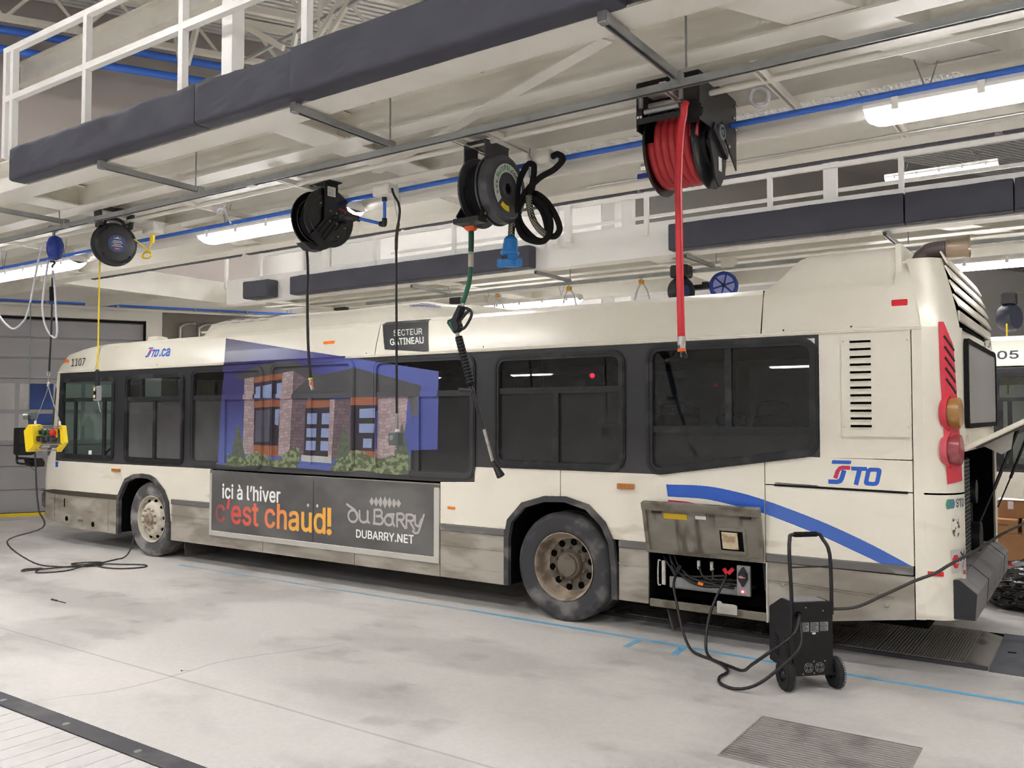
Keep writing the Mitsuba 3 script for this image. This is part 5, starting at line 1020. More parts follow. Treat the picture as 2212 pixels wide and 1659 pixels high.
for w in w2:
    k = part(Q, 'window', prism(w.buffer(.02).difference(w.buffer(-.03)), Y0 - .015, Y0 + .02), 'm_frame', False)
    x0, z0, x1, z1 = w.bounds
    part(k, 'glazing_bar', [box(x0, x1, Y0 - .005, Y0 + .02, 2.02, 2.07)] + ([box(x0 + .12, x0 + .17, Y0 - .005, Y0 + .02, z0, 2.04), box(x0 + .52, x0 + .57, Y0 - .005, Y0 + .02, z0, 2.04)] if x1 - x0 < 1 else [box((x0 + x1) / 2 - .03, (x0 + x1) / 2 + .03, Y0 - .005, Y0 + .02, z0, 2.04)]), 'm_frame', False)
    part(k, 'pane', prism(w, Y0 + .014, Y0 + .0145), 'm_tint_light', False)
part(Q, 'lower_panel', [prism(sg.box(2.2, .76, 12, 1.125).difference(sg.Point(4.5, .5).buffer(.6)), Y0, Y0 + .03)], 'm_cream', False)
part(Q, 'skirt_panel', prism(sg.box(2.2, .27, 12, .75).difference(sg.Point(4.5, .5).buffer(.6)), Y0, Y0 + .03), 'm_skirt', False)
part(Q, 'front_wheel', tread(0, .487, Y0 + .03, Y0 + .31, (4.5, .487)), 'm_tyre_front', 40)
part(Q, 'front_corner', [move(trimesh.Trimesh(np.asarray(m.vertices), np.asarray(m.faces), process=False), None, (10.86, Y0, 0)) for m in (front_patch(0, 1., .3, 1.15), front_patch(0, .46, 1.1, 2.47), front_patch(0, 1., .3, 2.47, mirror=True))], 'm_cream', 45)
part(Q, 'windscreen', move(front_patch(.46, 1., 1.15, 2.47), None, (10.86, Y0, 0)), 'm_quarter', 45)
part(Q, 'far_side', [box(2.2, 12, Y0 + BW - .03, Y0 + BW, .3, 1.2), box(2.2, 12, Y0 + BW - .03, Y0 + BW, 2.3, 2.47), box(2.2, 2.5, Y0 + BW - .03, Y0 + BW, .3, 2.47), box(4.1, 4.3, Y0 + BW - .03, Y0 + BW, .3, 2.47), box(6.1, 12, Y0 + BW - .03, Y0 + BW, .3, 2.47)], 'm_cream', False)
part(Q, 'rear_end', box(11.98, 12, Y0, Y0 + BW, .3, 2.9), 'm_cream', False)
part(Q, 'saloon_floor', box(2.2, 12, Y0 + .03, Y0 + BW - .03, .37, .4), 'm_int_dark', False)
part(Q, 'saloon_ceiling', box(2.3, 12, Y0 + .03, Y0 + BW - .03, 2.44, 2.455), 'm_int', False)
v, f = text2('1005', 2.615, 3.115, 2.560, 2.668, True)
part(Q, 'fleet_number', trimesh.Trimesh(np.c_[v[:, 0], Y0 + body_y(v[:, 1]) - .003 - v[:, 2], v[:, 1]], f, process=False), 'm_ink', False)
part(Q, 'marker_lamp', box(3.24, 3.36, Y0 + .03, Y0 + .06, 2.62, 2.66), 'm_amber', False)

# ---------------------------------------------------------------- reels, hoses and pendants hanging from the near catwalk
def torus_coil(c, axis, R, r, turns, w, n=8, seed=0):
    """hose wound side by side on a drum"""
    d, a, b = frame(axis); m = 36; t = np.linspace(0, 2 * np.pi * turns, m * turns)
    return tube(np.asarray(c) + (-w / 2 + w * t / t[-1])[:, None] * d + R * (np.cos(t)[:, None] * a + np.sin(t)[:, None] * b), r, n, 0)
# yellow cord reel
k = thing('cord_reel', 'black round cord reel with a blue label and a hanging yellow cord', 'cord reel')
C0 = np.array((-3.884,-1.980,3.492)); ax = np.array([.97, -.24, -.04]); ax /= np.linalg.norm(ax)
rr = .200
part(k, 'case', lathe([(0, -.09), (rr * .86, -.09), (rr * .97, -.07), (rr, -.03), (rr, .03), (rr * .97, .07), (rr * .86, .092), (rr * .8, .10), (0, .10)], C0, ax, 36), 'm_black', 35)
part(k, 'rim_bead', lathe([(rr, -.012), (rr + .01, -.006), (rr + .01, .006), (rr, .012)], C0, ax, 36), 'm_black', 35)
_, ea, eb = frame(ax); ex = np.array([.24, .97, 0]); ex /= np.linalg.norm(ex); ez = np.cross(ax, ex) * -1; ez = ez if ez[2] > 0 else -ez
lb = part(k, 'label', plane_mesh(sg.Point(0, 0).buffer(.083), C0 + ax * .1012, ex, ez), 'm_label_blue', False, label='round blue label'); mat('m_label_blue', (48, 62, 104), .4, .4)
part(lb, 'print', [plane_mesh(so.unary_union([sg.box(-w, z, w, z + .007) for z, w in ((.045, .03), (.02, .04), (.006, .05), (-.012, .035), (-.028, .05), (-.055, .02))] + [sg.Polygon([(-.012, .056), (0, .066), (.012, .056), (0, .046)])]), C0 + ax * .1018, ex, ez)], 'm_logo_grey', False, kind='stuff')
part(lb, 'print_red', [plane_mesh(sg.box(-.03, -.044, .03, -.038), C0 + ax * .1018, ex, ez)], 'm_red', False)
for a in (.5, 2.2, 3.9, 5.5): q = C0 + ax * .098 + (math.cos(a) * ex + math.sin(a) * ez) * .165; part(k, 'screw', cyl(q, q + ax * .006, .012, 8), 'm_black_matt', True)
up = np.array([0, 0, 1.]); top = C0 + up * .335
part(k, 'bracket', [bar(top - ex * .17, top + ex * .17, .16, .02, (0, 0, 1)), bar(top - ex * .155, C0 - ex * .135 + up * .16, .15, .03, ex), bar(top + ex * .155, C0 + ex * .135 + up * .16, .15, .03, ex), tube([C0 - ex * .09 + up * .18, C0 - ex * .07 + up * .235, C0 + ex * .0 + up * .252, C0 + ex * .07 + up * .235, C0 + ex * .09 + up * .18], .016, 8, 5)], 'm_black', False)
part(k, 'cord', tube([(-4.096,-2.000,3.455), (-4.093,-2.000,3.339), (-4.094,-2.000,3.175), (-4.095,-2.000,2.929), (-4.095,-2.000,2.553), (-4.097,-2.000,2.372), (-4.102,-2.000,2.273)], .0075, 7, 6), 'm_yellow', True, label='yellow cord')
part(k, 'feed_cord', tube([(-3.791,-1.900,3.576), (-3.758,-1.850,3.553), (-3.710,-1.800,3.502), (-3.676,-1.750,3.449), (-3.626,-1.750,3.411), (-3.660,-1.750,3.378), (-3.728,-1.760,3.375), (-3.748,-1.770,3.400), (-3.701,-1.760,3.430), (-3.647,-1.750,3.421), (-3.626,-1.750,3.394), (-3.688,-1.750,3.372), (-3.758,-1.750,3.392), (-3.745,-1.750,3.432), (-3.692,-1.740,3.460), (-3.682,-1.720,3.512), (-3.689,-1.700,3.549)], .007, 6, 6), 'm_yellow', True)
part(k, 'plug', [cyl((-3.686,-1.700,3.532), (-3.685,-1.700,3.607), .02, 10, .026)], 'm_yellow', 35)
single('junction_box', box(*sum([[(-3.788,-1.700,3.685)[0], (-3.592,-1.700,3.661)[0]], [-1.75, -1.63], [3.62, 3.735]], []), .006), 'm_steel', 'small white outlet box above the yellow plug', 'outlet box')
k = thing('work_lamp', 'slim black hand lamp hanging on the yellow cord beside the driver window', 'work lamp')
p0, p1 = np.array((-4.096,-2.000,2.240)), np.array((-4.102,-2.000,1.983))
part(k, 'handle', [cyl(p0 + [0, 0, .03], p0 - [0, 0, .12], .024, 12), cyl(p0 + [0, 0, .05], p0 + [0, 0, .03], .012, 8, .022)], 'm_black', 40)
part(k, 'body', box(p1[0] - .038, p1[0] + .038, -2.02, -1.97, p1[2], p0[2] - .11, .008), mat('m_lamp_body', (140, 140, 142), .35, .5), False)
part(k, 'led_panel', box(p1[0] - .022, p1[0] + .022, -2.024, -2.018, p1[2] + .02, p0[2] - .14, .004), 'm_black_gloss', False)
for t in (.3, .75): z = p1[2] + t * (p0[2] - .11 - p1[2]); part(k, 'led', box(p1[0] - .012, p1[0] + .012, -2.028, -2.023, z - .014, z + .014), mat('m_led', (244, 232, 190), .4), False)
part(k, 'hook', tube([p1 + [.02, 0, .0], p1 + [.035, 0, -.03], p1 + [.06, 0, -.09], p1 + [.075, 0, -.11]], .005, 6, 5), 'm_galv', True)
# blue balancer with air tubes and the yellow control pendant
k = thing('tool_balancer', 'blue tool balancer hanging from the strut rail at the far left', 'balancer')
b0, b1 = np.array((-4.554,-2.200,3.606)), np.array((-4.545,-2.200,3.380))
part(k, 'case', [lathe([(.02, 0), (.06, .02), (.078, .08), (.078, (b0 - b1)[2] - .07), (.055, (b0 - b1)[2] - .01), (.02, (b0 - b1)[2] + .01)], b1, (0, 0, 1), 18), box(b1[0] - .085, b1[0] - .03, -2.24, -2.16, b1[2] + .03, b0[2] - .03, .02)], 'm_blue', 40)
part(k, 'yellow_mark', box(b1[0] - .09, b1[0] - .084, -2.22, -2.18, b1[2] + .14, b1[2] + .2), 'm_yellow', False)
part(k, 'hanger', [cyl(b0 + [-.02, 0, 0], b0 + [-.02, 0, .09], .014, 8), tube([(-4.587,-2.200,3.669), (-4.643,-2.200,3.667), (-4.691,-2.200,3.681), (-4.677,-2.200,3.722), (-4.613,-2.200,3.729), (-4.564,-2.200,3.691), (-4.547,-2.200,3.656), (-4.501,-2.200,3.658), (-4.502,-2.200,3.700), (-4.566,-2.200,3.723)], .006, 6, 4)], 'm_galv', True)
part(k, 'hook', tube([(-4.624,-2.200,3.372), (-4.569,-2.200,3.366), (-4.552,-2.200,3.344), (-4.583,-2.200,3.330), (-4.595,-2.200,3.310)], .010, 7, 5), 'm_black', True)
part(k, 'cable', [cyl((-4.590,-2.200,3.310), (-4.594,-2.200,3.123), .004, 6)], 'm_galv', True)
def hose(name, m, label, p, r, cat='hose', group=None, n=7, sp=7): return single(name, tube(p, r, n, sp), m, label, cat, group, smooth=True)
G = 'clear air tubes at the far left'
hose('air_tube', 'm_clear_hose', 'grey clear air tube looping from the blue balancer down to the left edge', [(-4.663,-2.200,3.577), (-4.751,-2.200,3.562), (-4.814,-2.200,3.501), (-4.874,-2.200,3.372), (-4.949,-2.200,3.157), (-5.024,-2.200,2.949), (-5.119,-2.200,2.818), (-5.322,-2.200,2.740), (-5.500,-2.200,2.798), (-5.629,-2.200,2.886), (-5.742,-2.200,2.983), (-5.719,-2.200,3.294), (-5.640,-2.200,3.555), (-5.650,-2.200,3.592)], .010, group=G)
hose('air_tube', 'm_clear_hose', 'clear air tube hanging in a narrow loop beside the black pendant cable', [(-4.673,-2.200,3.393), (-4.707,-2.200,3.246), (-4.749,-2.200,3.081), (-4.768,-2.200,2.931), (-4.722,-2.200,2.769), (-4.622,-2.200,2.654), (-4.518,-2.200,2.607), (-4.481,-2.200,2.671), (-4.506,-2.200,2.855), (-4.543,-2.200,3.106), (-4.578,-2.200,3.275)], .010, group=G)
# thin pendant with a grey box, farther left
k = thing('pendant_switch', 'grey pendant switch box on a thin cable left of the wing mirror', 'pendant')
part(k, 'cable', tube([(-5.003,-2.200,3.054), (-4.997,-2.200,2.676), (-4.992,-2.200,2.299), (-4.993,-2.200,1.877)], .006, 6, 4), 'm_grey_plastic', True)
a, b = np.array((-5.022,-2.200,1.880)), np.array((-4.904,-2.200,1.802))
part(k, 'case', box(a[0], b[0], -2.25, -2.15, b[2], a[2], .01), 'm_grey_plastic', False); part(k, 'face', box(a[0] + .02, b[0] - .01, -2.256, -2.249, b[2] + .04, a[2] - .02), 'm_label', False); part(k, 'hook', tube([(b[0] - .05, -2.2, b[2] + .02), (b[0], -2.24, b[2] + .03), (b[0] + .01, -2.24, b[2] - .02)], .012, 7, 4), 'm_black', True)
# yellow control pendant
k = thing('control_pendant', 'yellow framed control box with green, black and red buttons hanging before the bus front', 'control box')
yp = -2.2
def zp(u, v, y=yp): return np.array(u) if False else None
part(k, 'side_guard', prism(rpoly([(a[0], a[2]) for a in ((-4.790,-2.250,1.755), (-4.882,-2.250,1.687), (-4.836,-2.250,1.487), (-4.798,-2.250,1.481), (-4.684,-2.250,1.556), (-4.722,-2.250,1.746))], .01), -2.30, -2.20), 'm_yellow', False)
part(k, 'side_guard', prism(rpoly([(a[0], a[2]) for a in ((-4.409,-2.200,1.747), (-4.413,-2.200,1.716), (-4.372,-2.200,1.698), (-4.361,-2.200,1.574), (-4.465,-2.200,1.503), (-4.411,-2.200,1.487), (-4.292,-2.200,1.581), (-4.332,-2.200,1.745))], .006), -2.21, -2.17), 'm_yellow', False)
fa = [(-4.807,-2.200,1.713), (-4.408,-2.200,1.719), (-4.379,-2.200,1.561), (-4.448,-2.200,1.525), (-4.837,-2.200,1.514), (-4.789,-2.200,1.553)]
part(k, 'panel', prism(sg.Polygon([(a[0], a[2]) for a in fa]), -2.22, -2.14), mat('m_panel_grey', (92, 90, 94), .5, .4), False)
part(k, 'label', prism(sg.Polygon([(a[0], a[2]) for a in ((-4.678,-2.200,1.546), (-4.520,-2.200,1.549), (-4.544,-2.200,1.526), (-4.707,-2.200,1.523))]), -2.223, -2.219), 'm_logo_grey', False)
for p, q in (((-4.741,-2.240,1.739), (-4.321,-2.240,1.739)), ((-4.683,-2.260,1.560), (-4.243,-2.260,1.568)), ((-4.782,-2.240,1.497), (-4.371,-2.240,1.505)), ((-4.736,-2.230,1.714), (-4.357,-2.230,1.718))): part(k, 'guard_bar', cyl(p, q, .007, 8), 'm_chrome', True)
for p in ((-4.717,-2.220,1.672), (-4.624,-2.220,1.673), (-4.535,-2.220,1.674)): part(k, 'green_button', lathe([(.024, 0), (.024, .02), (.016, .026), (0, .027)], p, (0, -1, 0), 14), 'm_dark_green', 40); part(k, 'tag', box(p[0] - .02, p[0] + .02, -2.226, -2.22, p[2] + .026, p[2] + .036), 'm_label', False)
mat('m_dark_green', (16, 70, 40), .3, .5)
for p in ((-4.696,-2.220,1.612), (-4.610,-2.220,1.604), (-4.514,-2.220,1.615), (-4.425,-2.220,1.613)): part(k, 'black_knob', lathe([(.026, 0), (.03, .03), (.024, .05), (0, .054)], p, (0, -1, 0), 14), mat('m_knob', (60, 58, 62), .6, .3), 40)
p = (-4.416,-2.220,1.676); part(k, 'emergency_stop', lathe([(.018, 0), (.018, .03), (.034, .03), (.034, .05), (.02, .06), (0, .062)], p, (0, -1, 0), 16), 'm_red', 40); part(k, 'yellow_ring', box(p[0] - .042, p[0] + .03, -2.235, -2.22, p[2] - .05, p[2] + .035, .006), 'm_orange_yellow', False); mat('m_orange_yellow', (222, 160, 20), .4)
part(k, 'sling', [tube([(-4.786,-2.240,1.771), (-4.761,-2.220,1.860), (-4.664,-2.210,2.025), (-4.620,-2.200,2.126)], .004, 6, 4), tube([(-4.620,-2.200,2.126), (-4.562,-2.200,2.024), (-4.486,-2.200,1.910), (-4.398,-2.200,1.778)], .006, 6, 4)], 'm_galv', True)
part(k, 'sling_end', [cyl((-4.782,-2.240,1.755), (-4.778,-2.240,1.790), .012, 8), cyl((-4.391,-2.200,1.747), (-4.404,-2.200,1.785), .012, 8)], 'm_label', True)
part(k, 'shackle', [tube([(-4.642,-2.200,2.231), (-4.649,-2.200,2.266), (-4.626,-2.200,2.285), (-4.600,-2.200,2.259), (-4.611,-2.200,2.227)], .006, 6, 5), cyl((-4.624,-2.200,2.126), (-4.628,-2.200,2.171), .014, 8), cyl((-4.628,-2.200,2.171), (-4.624,-2.200,2.231), .006, 6)], 'm_chrome', True)
part(k, 'cable', tube([(-4.587,-2.200,3.205), (-4.587,-2.200,2.746), (-4.597,-2.200,2.540), (-4.614,-2.200,2.279)], .009, 7, 5), 'm_black', True, label='black pendant cable')
part(k, 'cable_sleeve', tube([(-4.596,-2.200,3.114), (-4.591,-2.200,2.976)], .022, 8, 3), 'm_black_matt', True)
part(k, 'trailing_cord', tube([(-4.860,-2.200,1.483), (-4.835,-2.200,1.322), (-4.907,-2.150,1.085), (-5.051,-2.050,0.867), (-5.263,-1.900,0.661), (-6.75, -1.55, .35), (-6.62, -1.30, .08), (-6.45, -1.05, .012), (-6.281, -.895, .010), (-6.20, -.70, .010), (-6.40, -.60, .010), (-6.576, -.80, .010), (-6.45, -.92, .022), (-6.2, -.80, .022), (-6.0, -.78, .010), (-5.75, -.70, .010), (-5.63, -.50, .010), (-5.75, -.40, .010), (-6.0, -.52, .010), (-6.20, -.80, .03), (-6.16, -1.15, .010), (-6.29, -1.40, .010), (-6.44, -1.36, .010), (-6.482, -1.273, .022), (-6.60, -1.28, .010), (-6.66, -1.38, .010), (-6.56, -1.46, .010), (-6.44, -1.35, .025), (-6.35, -1.05, .022), (-6.20, -.75, .04), (-6.34, -.60, .010), (-6.43, -.38, .010), (-6.47, -.22, .02), (-6.50, -.12, .12), (-6.52, -.06, .30)], .0085, 7, 6), mat('m_cord', (62, 60, 58), .6, .3), True, label='grey cord trailing in loops on the floor')
# black hose reel
yh = -1.68
C0 = np.array((-1.315,-1.680,3.465)); ax = np.array([.99, -.14, .0]); ax /= np.linalg.norm(ax); ex = np.array([.14, .99, 0]); ez = np.array([0, 0, 1.])
k = thing('hose_reel', 'all-black steel hose reel with a hanging black hose, second reel from the left', 'hose reel', 'steel hose reels')
RR = .245
for s, nm in ((.075, 'near_flange'), (-.10, 'far_flange')): part(k, nm, lathe([(0, s - .004), (RR - .02, s - .004), (RR - .004, s - .014), (RR, s - .004), (RR - .003, s + .005), (RR - .02, s + .004), (RR * .8, s + .004), (RR * .78, s + .010), (RR * .45, s + .010), (RR * .43, s + .003), (0, s + .003)], C0, ax, 44), 'm_black_gloss', 35)
part(k, 'drum', lathe([(.12, -.10), (.12, .075)], C0, ax, 24), 'm_black', 35); part(k, 'hose_turns', torus_coil(C0 - ax * .01, ax, .165, .016, 6, .14), 'm_black_matt', True)
part(k, 'arm', [prism(sg.Polygon([(-.065, -.05), (.065, -.05), (.065, .28), (-.065, .28)]), -.006, .006).apply_transform(np.vstack([np.c_[ex, -ax, ez, C0 + ax * .10], [0, 0, 0, 1]])), bar(C0 + ax * .10 - ex * .0 - ez * .03, C0 + ax * .10 - ex * .16 - ez * .22, .012, .11, ex)], 'm_black', False)
part(k, 'base', bar(C0 + ez * .285 + ax * .16, C0 + ez * .285 - ax * .16, .13, .012), 'm_black', False)
part(k, 'label', plane_mesh(sg.box(-.04, .17, .04, .25), C0 + ax * .108, ex, ez), 'm_label', False); part(k, 'label_print', [plane_mesh(so.unary_union([sg.box(-.034, .18 + .01 * i, .03 - .01 * (i % 3), .184 + .01 * i) for i in range(6)]), C0 + ax * .109, ex, ez)], 'm_logo_grey', False)
part(k, 'red_mark', plane_mesh(stroke([(.09, .09), (.155, .075), (.15, .055)], .008), C0 + ax * .088, ex, ez), 'm_red', False)
part(k, 'rib', [bar(C0 + ax * .11 + ex * a + ez * b, C0 + ax * .11 + ex * (a - .11) + ez * (b - .14), .008, .02, ax) for a, b in ((-.01, .0), (.02, -.03), (.045, -.06))], 'm_black', False)
for a, b in ((-.01, .05), (.055, .04), (-.01, -.035), (.055, -.045), (-.10, .10), (.14, -.07), (.07, -.15)): q = C0 + ax * .095 + ex * a + ez * b; part(k, 'bolt', cyl(q, q + ax * .016, .0065, 6), 'm_chrome', True)
part(k, 'swivel', [cyl(C0 + ax * .1 + ex * .04, C0 + ax * .15 + ex * .06, .026, 12), cyl(C0 + ax * .15 + ex * .03, C0 + ax * .15 + ex * .20 + ez * .006, .018, 12)], 'm_black', 35)
part(k, 'guide', [prism(sg.Polygon([(-.12, .0), (.10, .012), (.06, -.05), (-.05, -.05)]), -.05, .05).apply_transform(np.vstack([np.c_[ex, -ax, ez, C0 - ex * .13 - ez * .235 + ax * .03], [0, 0, 0, 1]]))], 'm_black', False)
hs = [(-1.519,-1.680,3.263), (-1.506,-1.680,3.166), (-1.497,-1.680,3.007), (-1.501,-1.680,2.840), (-1.492,-1.680,2.528), (-1.478,-1.680,2.334), (-1.454,-1.680,2.160)]
part(k, 'hose', tube(hs, .0115, 8, 5), 'm_black', True, label='hanging black hose')
part(k, 'coupling', [cyl((-1.456,-1.680,2.148), (-1.445,-1.680,2.087), .017, 10), cyl((-1.445,-1.680,2.087), (-1.430,-1.680,2.056), .014, 10)], 'm_chrome', 35)
part(k, 'coupling_ring', [cyl((-1.449,-1.680,2.110), (-1.446,-1.680,2.094), .021, 10)], 'm_orange', 35); part(k, 'coupling_band', [cyl((-1.458,-1.680,2.152), (-1.456,-1.680,2.141), .020, 10)], 'm_yellow', 35)
k = thing('air_drop', 'blue air drop pipe with black elbows feeding the black hose reel', 'pipe')
part(k, 'tube', [cyl((-0.710,-1.600,3.553), (-0.709,-1.600,3.402), .013, 10), cyl((-0.750,-1.600,3.372), (-0.874,-1.720,3.406), .013, 10)], 'm_blue_pipe', True)
part(k, 'elbow', [tube([(-0.709,-1.600,3.407), (-0.709,-1.600,3.377), (-0.716,-1.600,3.360), (-0.756,-1.600,3.372)], .021, 9, 4)], 'm_black', True); part(k, 'elbow', [tube([(-0.867,-1.720,3.400), (-0.906,-1.730,3.415), (-0.941,-1.750,3.419), (-0.980,-1.760,3.422)], [.024, .022, .026, .022, .022, .024, .026, .02, .022, .024, .024, .022, .022], 9, 4)], 'm_black', True); part(k, 'elbow', cyl((-0.711,-1.600,3.576), (-0.710,-1.600,3.548), .021, 10), 'm_black', True)
single('junction_box', box((-0.769,-1.650,3.682)[0], (-0.599,-1.650,3.656)[0], -1.68, -1.55, (-0.664,-1.650,3.576)[2], (-0.665,-1.650,3.666)[2], .006), 'm_steel', 'white junction box from which the black pendant cord hangs', 'junction box')
k = thing('pendant_outlet', 'small grey outlet box hanging on a long black cord before the house advert', 'pendant')
yc = -1.68
part(k, 'cord', tube([(-0.558,-1.680,3.608), (-0.538,-1.680,3.556), (-0.492,-1.680,3.486), (-0.477,-1.680,3.420), (-0.485,-1.680,3.353), (-0.500,-1.680,3.282), (-0.511,-1.680,3.161), (-0.510,-1.680,3.050), (-0.505,-1.680,2.547), (-0.499,-1.680,1.976), (-0.495,-1.680,1.710)], .0095, 7, 6), 'm_black', True)
part(k, 'grip', [tube([(-0.490,-1.680,3.324), (-0.500,-1.680,3.282), (-0.510,-1.680,3.209), (-0.512,-1.680,3.122)], .0125, 8, 4)], 'm_brass_dark', True); mat('m_brass_dark', (70, 62, 48), .5, .4, .3)
part(k, 'tether', [tube([(-0.556,-1.660,3.563), (-0.542,-1.660,3.472), (-0.522,-1.660,3.391)], .002, 5, 3), tube([(-0.497,-1.660,3.550), (-0.494,-1.660,3.480), (-0.513,-1.660,3.385)], .002, 5, 3)], 'm_galv', True)
part(k, 'grip', tube([(-0.497,-1.680,1.858), (-0.498,-1.680,1.736)], .012, 8, 3), 'm_galv', True)
a, b = (-0.553,-1.680,1.719), (-0.461,-1.680,1.615)
bx = part(k, 'case', box(a[0], b[0], -1.72, -1.64, b[2], a[2], .008), 'm_grey_plastic', False); part(bx, 'cover', box(a[0] + .012, b[0] - .012, -1.724, -1.719, b[2] + .01, a[2] - .01, .002), 'm_grey_plastic', False); part(bx, 'button', lathe([(.02, 0), (.02, .008), (.014, .012), (0, .012)], ((a[0] + b[0]) / 2, -1.724, (a[2] * .55 + b[2] * .45)), (0, -1, 0), 14), mat('m_btn', (130, 138, 138), .4), 40); part(k, 'gland', cyl((a[0] + .06, -1.68, a[2]), (a[0] + .06, -1.68, a[2] + .02), .02, 10, .014), 'm_label', 35)
# grey grease reel with green hose, spray gun and lance
yg = -1.78
k = thing('hose_reel', 'grey hose reel with a web address on its round cover, orange ball below', 'hose reel', 'steel hose reels')
ax = np.array([1., 0., .0]); ex = np.array([0., 1., 0.]); C0 = np.array((0.493,-1.780,3.410)); M = lambda q: np.vstack([np.c_[ex, -ax, ez, q], [0, 0, 0, 1]])
for s, R in ((-.13, .245), (.015, .245)): part(k, 'flange', lathe([(0, s - .003), (R - .01, s - .003), (R, s - .008), (R + .002, s), (R, s + .006), (R - .01, s + .003), (0, s + .003)], C0, ax, 44), 'm_reel_grey', 35)
mat('m_reel_grey', dirty((62, 63, 67), (84, 84, 86), 6), .35, .5)
part(k, 'hose_turns', torus_coil(C0 - ax * .055, ax, .185, .016, 5, .11), 'm_black_matt', True); part(k, 'drum', lathe([(.13, -.13), (.13, .015)], C0, ax, 24), 'm_black', 35)
cv = part(k, 'cover', lathe([(.235, .03), (.24, .06), (.235, .10), (.21, .12), (.19, .122), (.175, .115), (.06, .115), (.055, .122), (.04, .122), (.038, .10), (0, .10)], C0, ax, 44), 'm_reel_grey', 35, label='round grey spring cover')
part(cv, 'hole', plane_mesh(sg.Point(0, 0).buffer(.034), C0 + ax * .112, ex, ez), 'm_hole', False)
ring = sg.Point(0, 0).buffer(.172, quad_segs=24).difference(sg.Point(0, 0).buffer(.112, quad_segs=24)); cut = sg.Polygon([(0, 0)] + [(.4 * math.cos(math.radians(a)), .4 * math.sin(math.radians(a))) for a in np.linspace(-135, -45, 12)])
part(cv, 'band', plane_mesh(ring.difference(cut), C0 + ax * .117, ex, ez), mat('m_band_label', (206, 212, 206), .5), False, label='pale ring label')
part(cv, 'warning_label', plane_mesh(sg.Point(0, 0).buffer(.16).difference(sg.Point(0, 0).buffer(.12)).intersection(sg.Polygon([(0, 0)] + [(.4 * math.cos(math.radians(a)), .4 * math.sin(math.radians(a))) for a in np.linspace(-125, -85, 6)])), C0 + ax * .1172, ex, ez), 'm_yellow', False)
tv = []
for i, ch in enumerate('www.MultiPSI.com'):
    if ch == ' ': continue
    v, f = text2(ch, 0, .5 if ch in '.iIlt' else 1., 0, 1, ch in 'MultiPSI', .001)
    wd = {'w': .024, 'M': .026, 'm': .028, '.': .007, 'l': .006, 'i': .006, 'I': .006, 't': .012}.get(ch, .019); hh = {'.': .007, 'w': .024, 'u': .024, 'c': .024, 'o': .024, 'm': .024}.get(ch, .036)
    tv.append((ch, v, f, wd, hh))
tot = sum(t[3] + .008 for t in tv); ang = math.radians(205); 
for ch, v, f, wd, hh in tv:
    th = ang - (wd / 2) / .132; d = np.array([math.cos(th), math.sin(th)]); tg = np.array([math.sin(th), -math.cos(th)])
    p2 = d * .125 + (v[:, :1] / v[:, 0].max() - .5) * wd * tg + v[:, 1:2] / v[:, 1].max() * hh * d
    part(cv, 'letter', trimesh.Trimesh(C0 + ax * (.1178 + v[:, 2:3]) + p2[:, :1] * ex + p2[:, 1:2] * ez, f, process=False), 'm_letter_green' if ch in 'MultiPSI' and ch != '.' else 'm_ink', False)
    ang -= (wd + .008) / .132
mat('m_letter_green', (70, 130, 70), .5)
part(k, 'side_plate', [prism(sg.Polygon([(-.15, .0), (-.15, .33), (.13, .33), (.13, .0)]), -.005, .005).apply_transform(M(C0 + ax * .025)), prism(sg.Polygon([(-.15, .05), (-.15, .32), (.0, .32), (.0, .2)]), -.005, .005).apply_transform(M(C0 - ax * .15))], 'm_reel_grey', False)
part(k, 'base', bar(C0 + ez * .325 + ax * .03, C0 + ez * .325 - ax * .17, .28, .01), 'm_black', False)
part(k, 'guide_arm', [bar(C0 + ax * .03 - ex * .02 + ez * .0, C0 + ax * .03 - ex * .20 - ez * .235, .01, .07, ex), bar(C0 - ax * .15 - ex * .02 + ez * .0, C0 - ax * .15 - ex * .20 - ez * .235, .01, .10, ex), box(-.02, .02, -.02, .02, -.02, .02) and bar(C0 + ax * .04 - ex * .20 - ez * .24, C0 - ax * .17 - ex * .20 - ez * .24, .10, .035, ez)], 'm_black', False)
for t in (0, .03): q = C0 + ax * .037 - ex * (.14 + t * .8) - ez * (.16 + t); part(k, 'bolt', cyl(q, q + ax * .01, .012, 6), 'm_brass', True)
ball = np.array((0.288,-1.780,3.211)); part(k, 'hose_stop', trimesh.creation.icosphere(3, .062).apply_translation(ball), 'm_orange', True, label='orange hose stop ball')
part(k, 'hose', tube([ball + [0, 0, .2], ball, (0.290,-1.780,3.113), (0.288,-1.780,3.005)], .020, 9, 4), 'm_dark_green2', True, label='dark green hose'); mat('m_dark_green2', (22, 72, 54), .4, .4)
part(k, 'hose_sleeve', [tube([(0.288,-1.780,3.008), (0.286,-1.780,2.896)], .020, 9, 3)], 'm_label_dirty', True); mat('m_label_dirty', dirty((190, 184, 172), (120, 150, 90), 20), .6)
part(k, 'hose', tube([(0.286,-1.780,2.899), (0.283,-1.780,2.854), (0.271,-1.780,2.789), (0.242,-1.780,2.709), (0.213,-1.780,2.644)], .017, 9, 5), 'm_green', True)
g = thing('spray_gun', 'black and green pressure washer gun with a long lance hanging on the green hose', 'spray gun')
S2 = lambda *p: sg.Polygon([(a[0], a[2]) for a in p])
part(g, 'coupling', [cyl((0.216,-1.780,2.646), (0.209,-1.780,2.626), .016, 10)], 'm_chrome', 35)
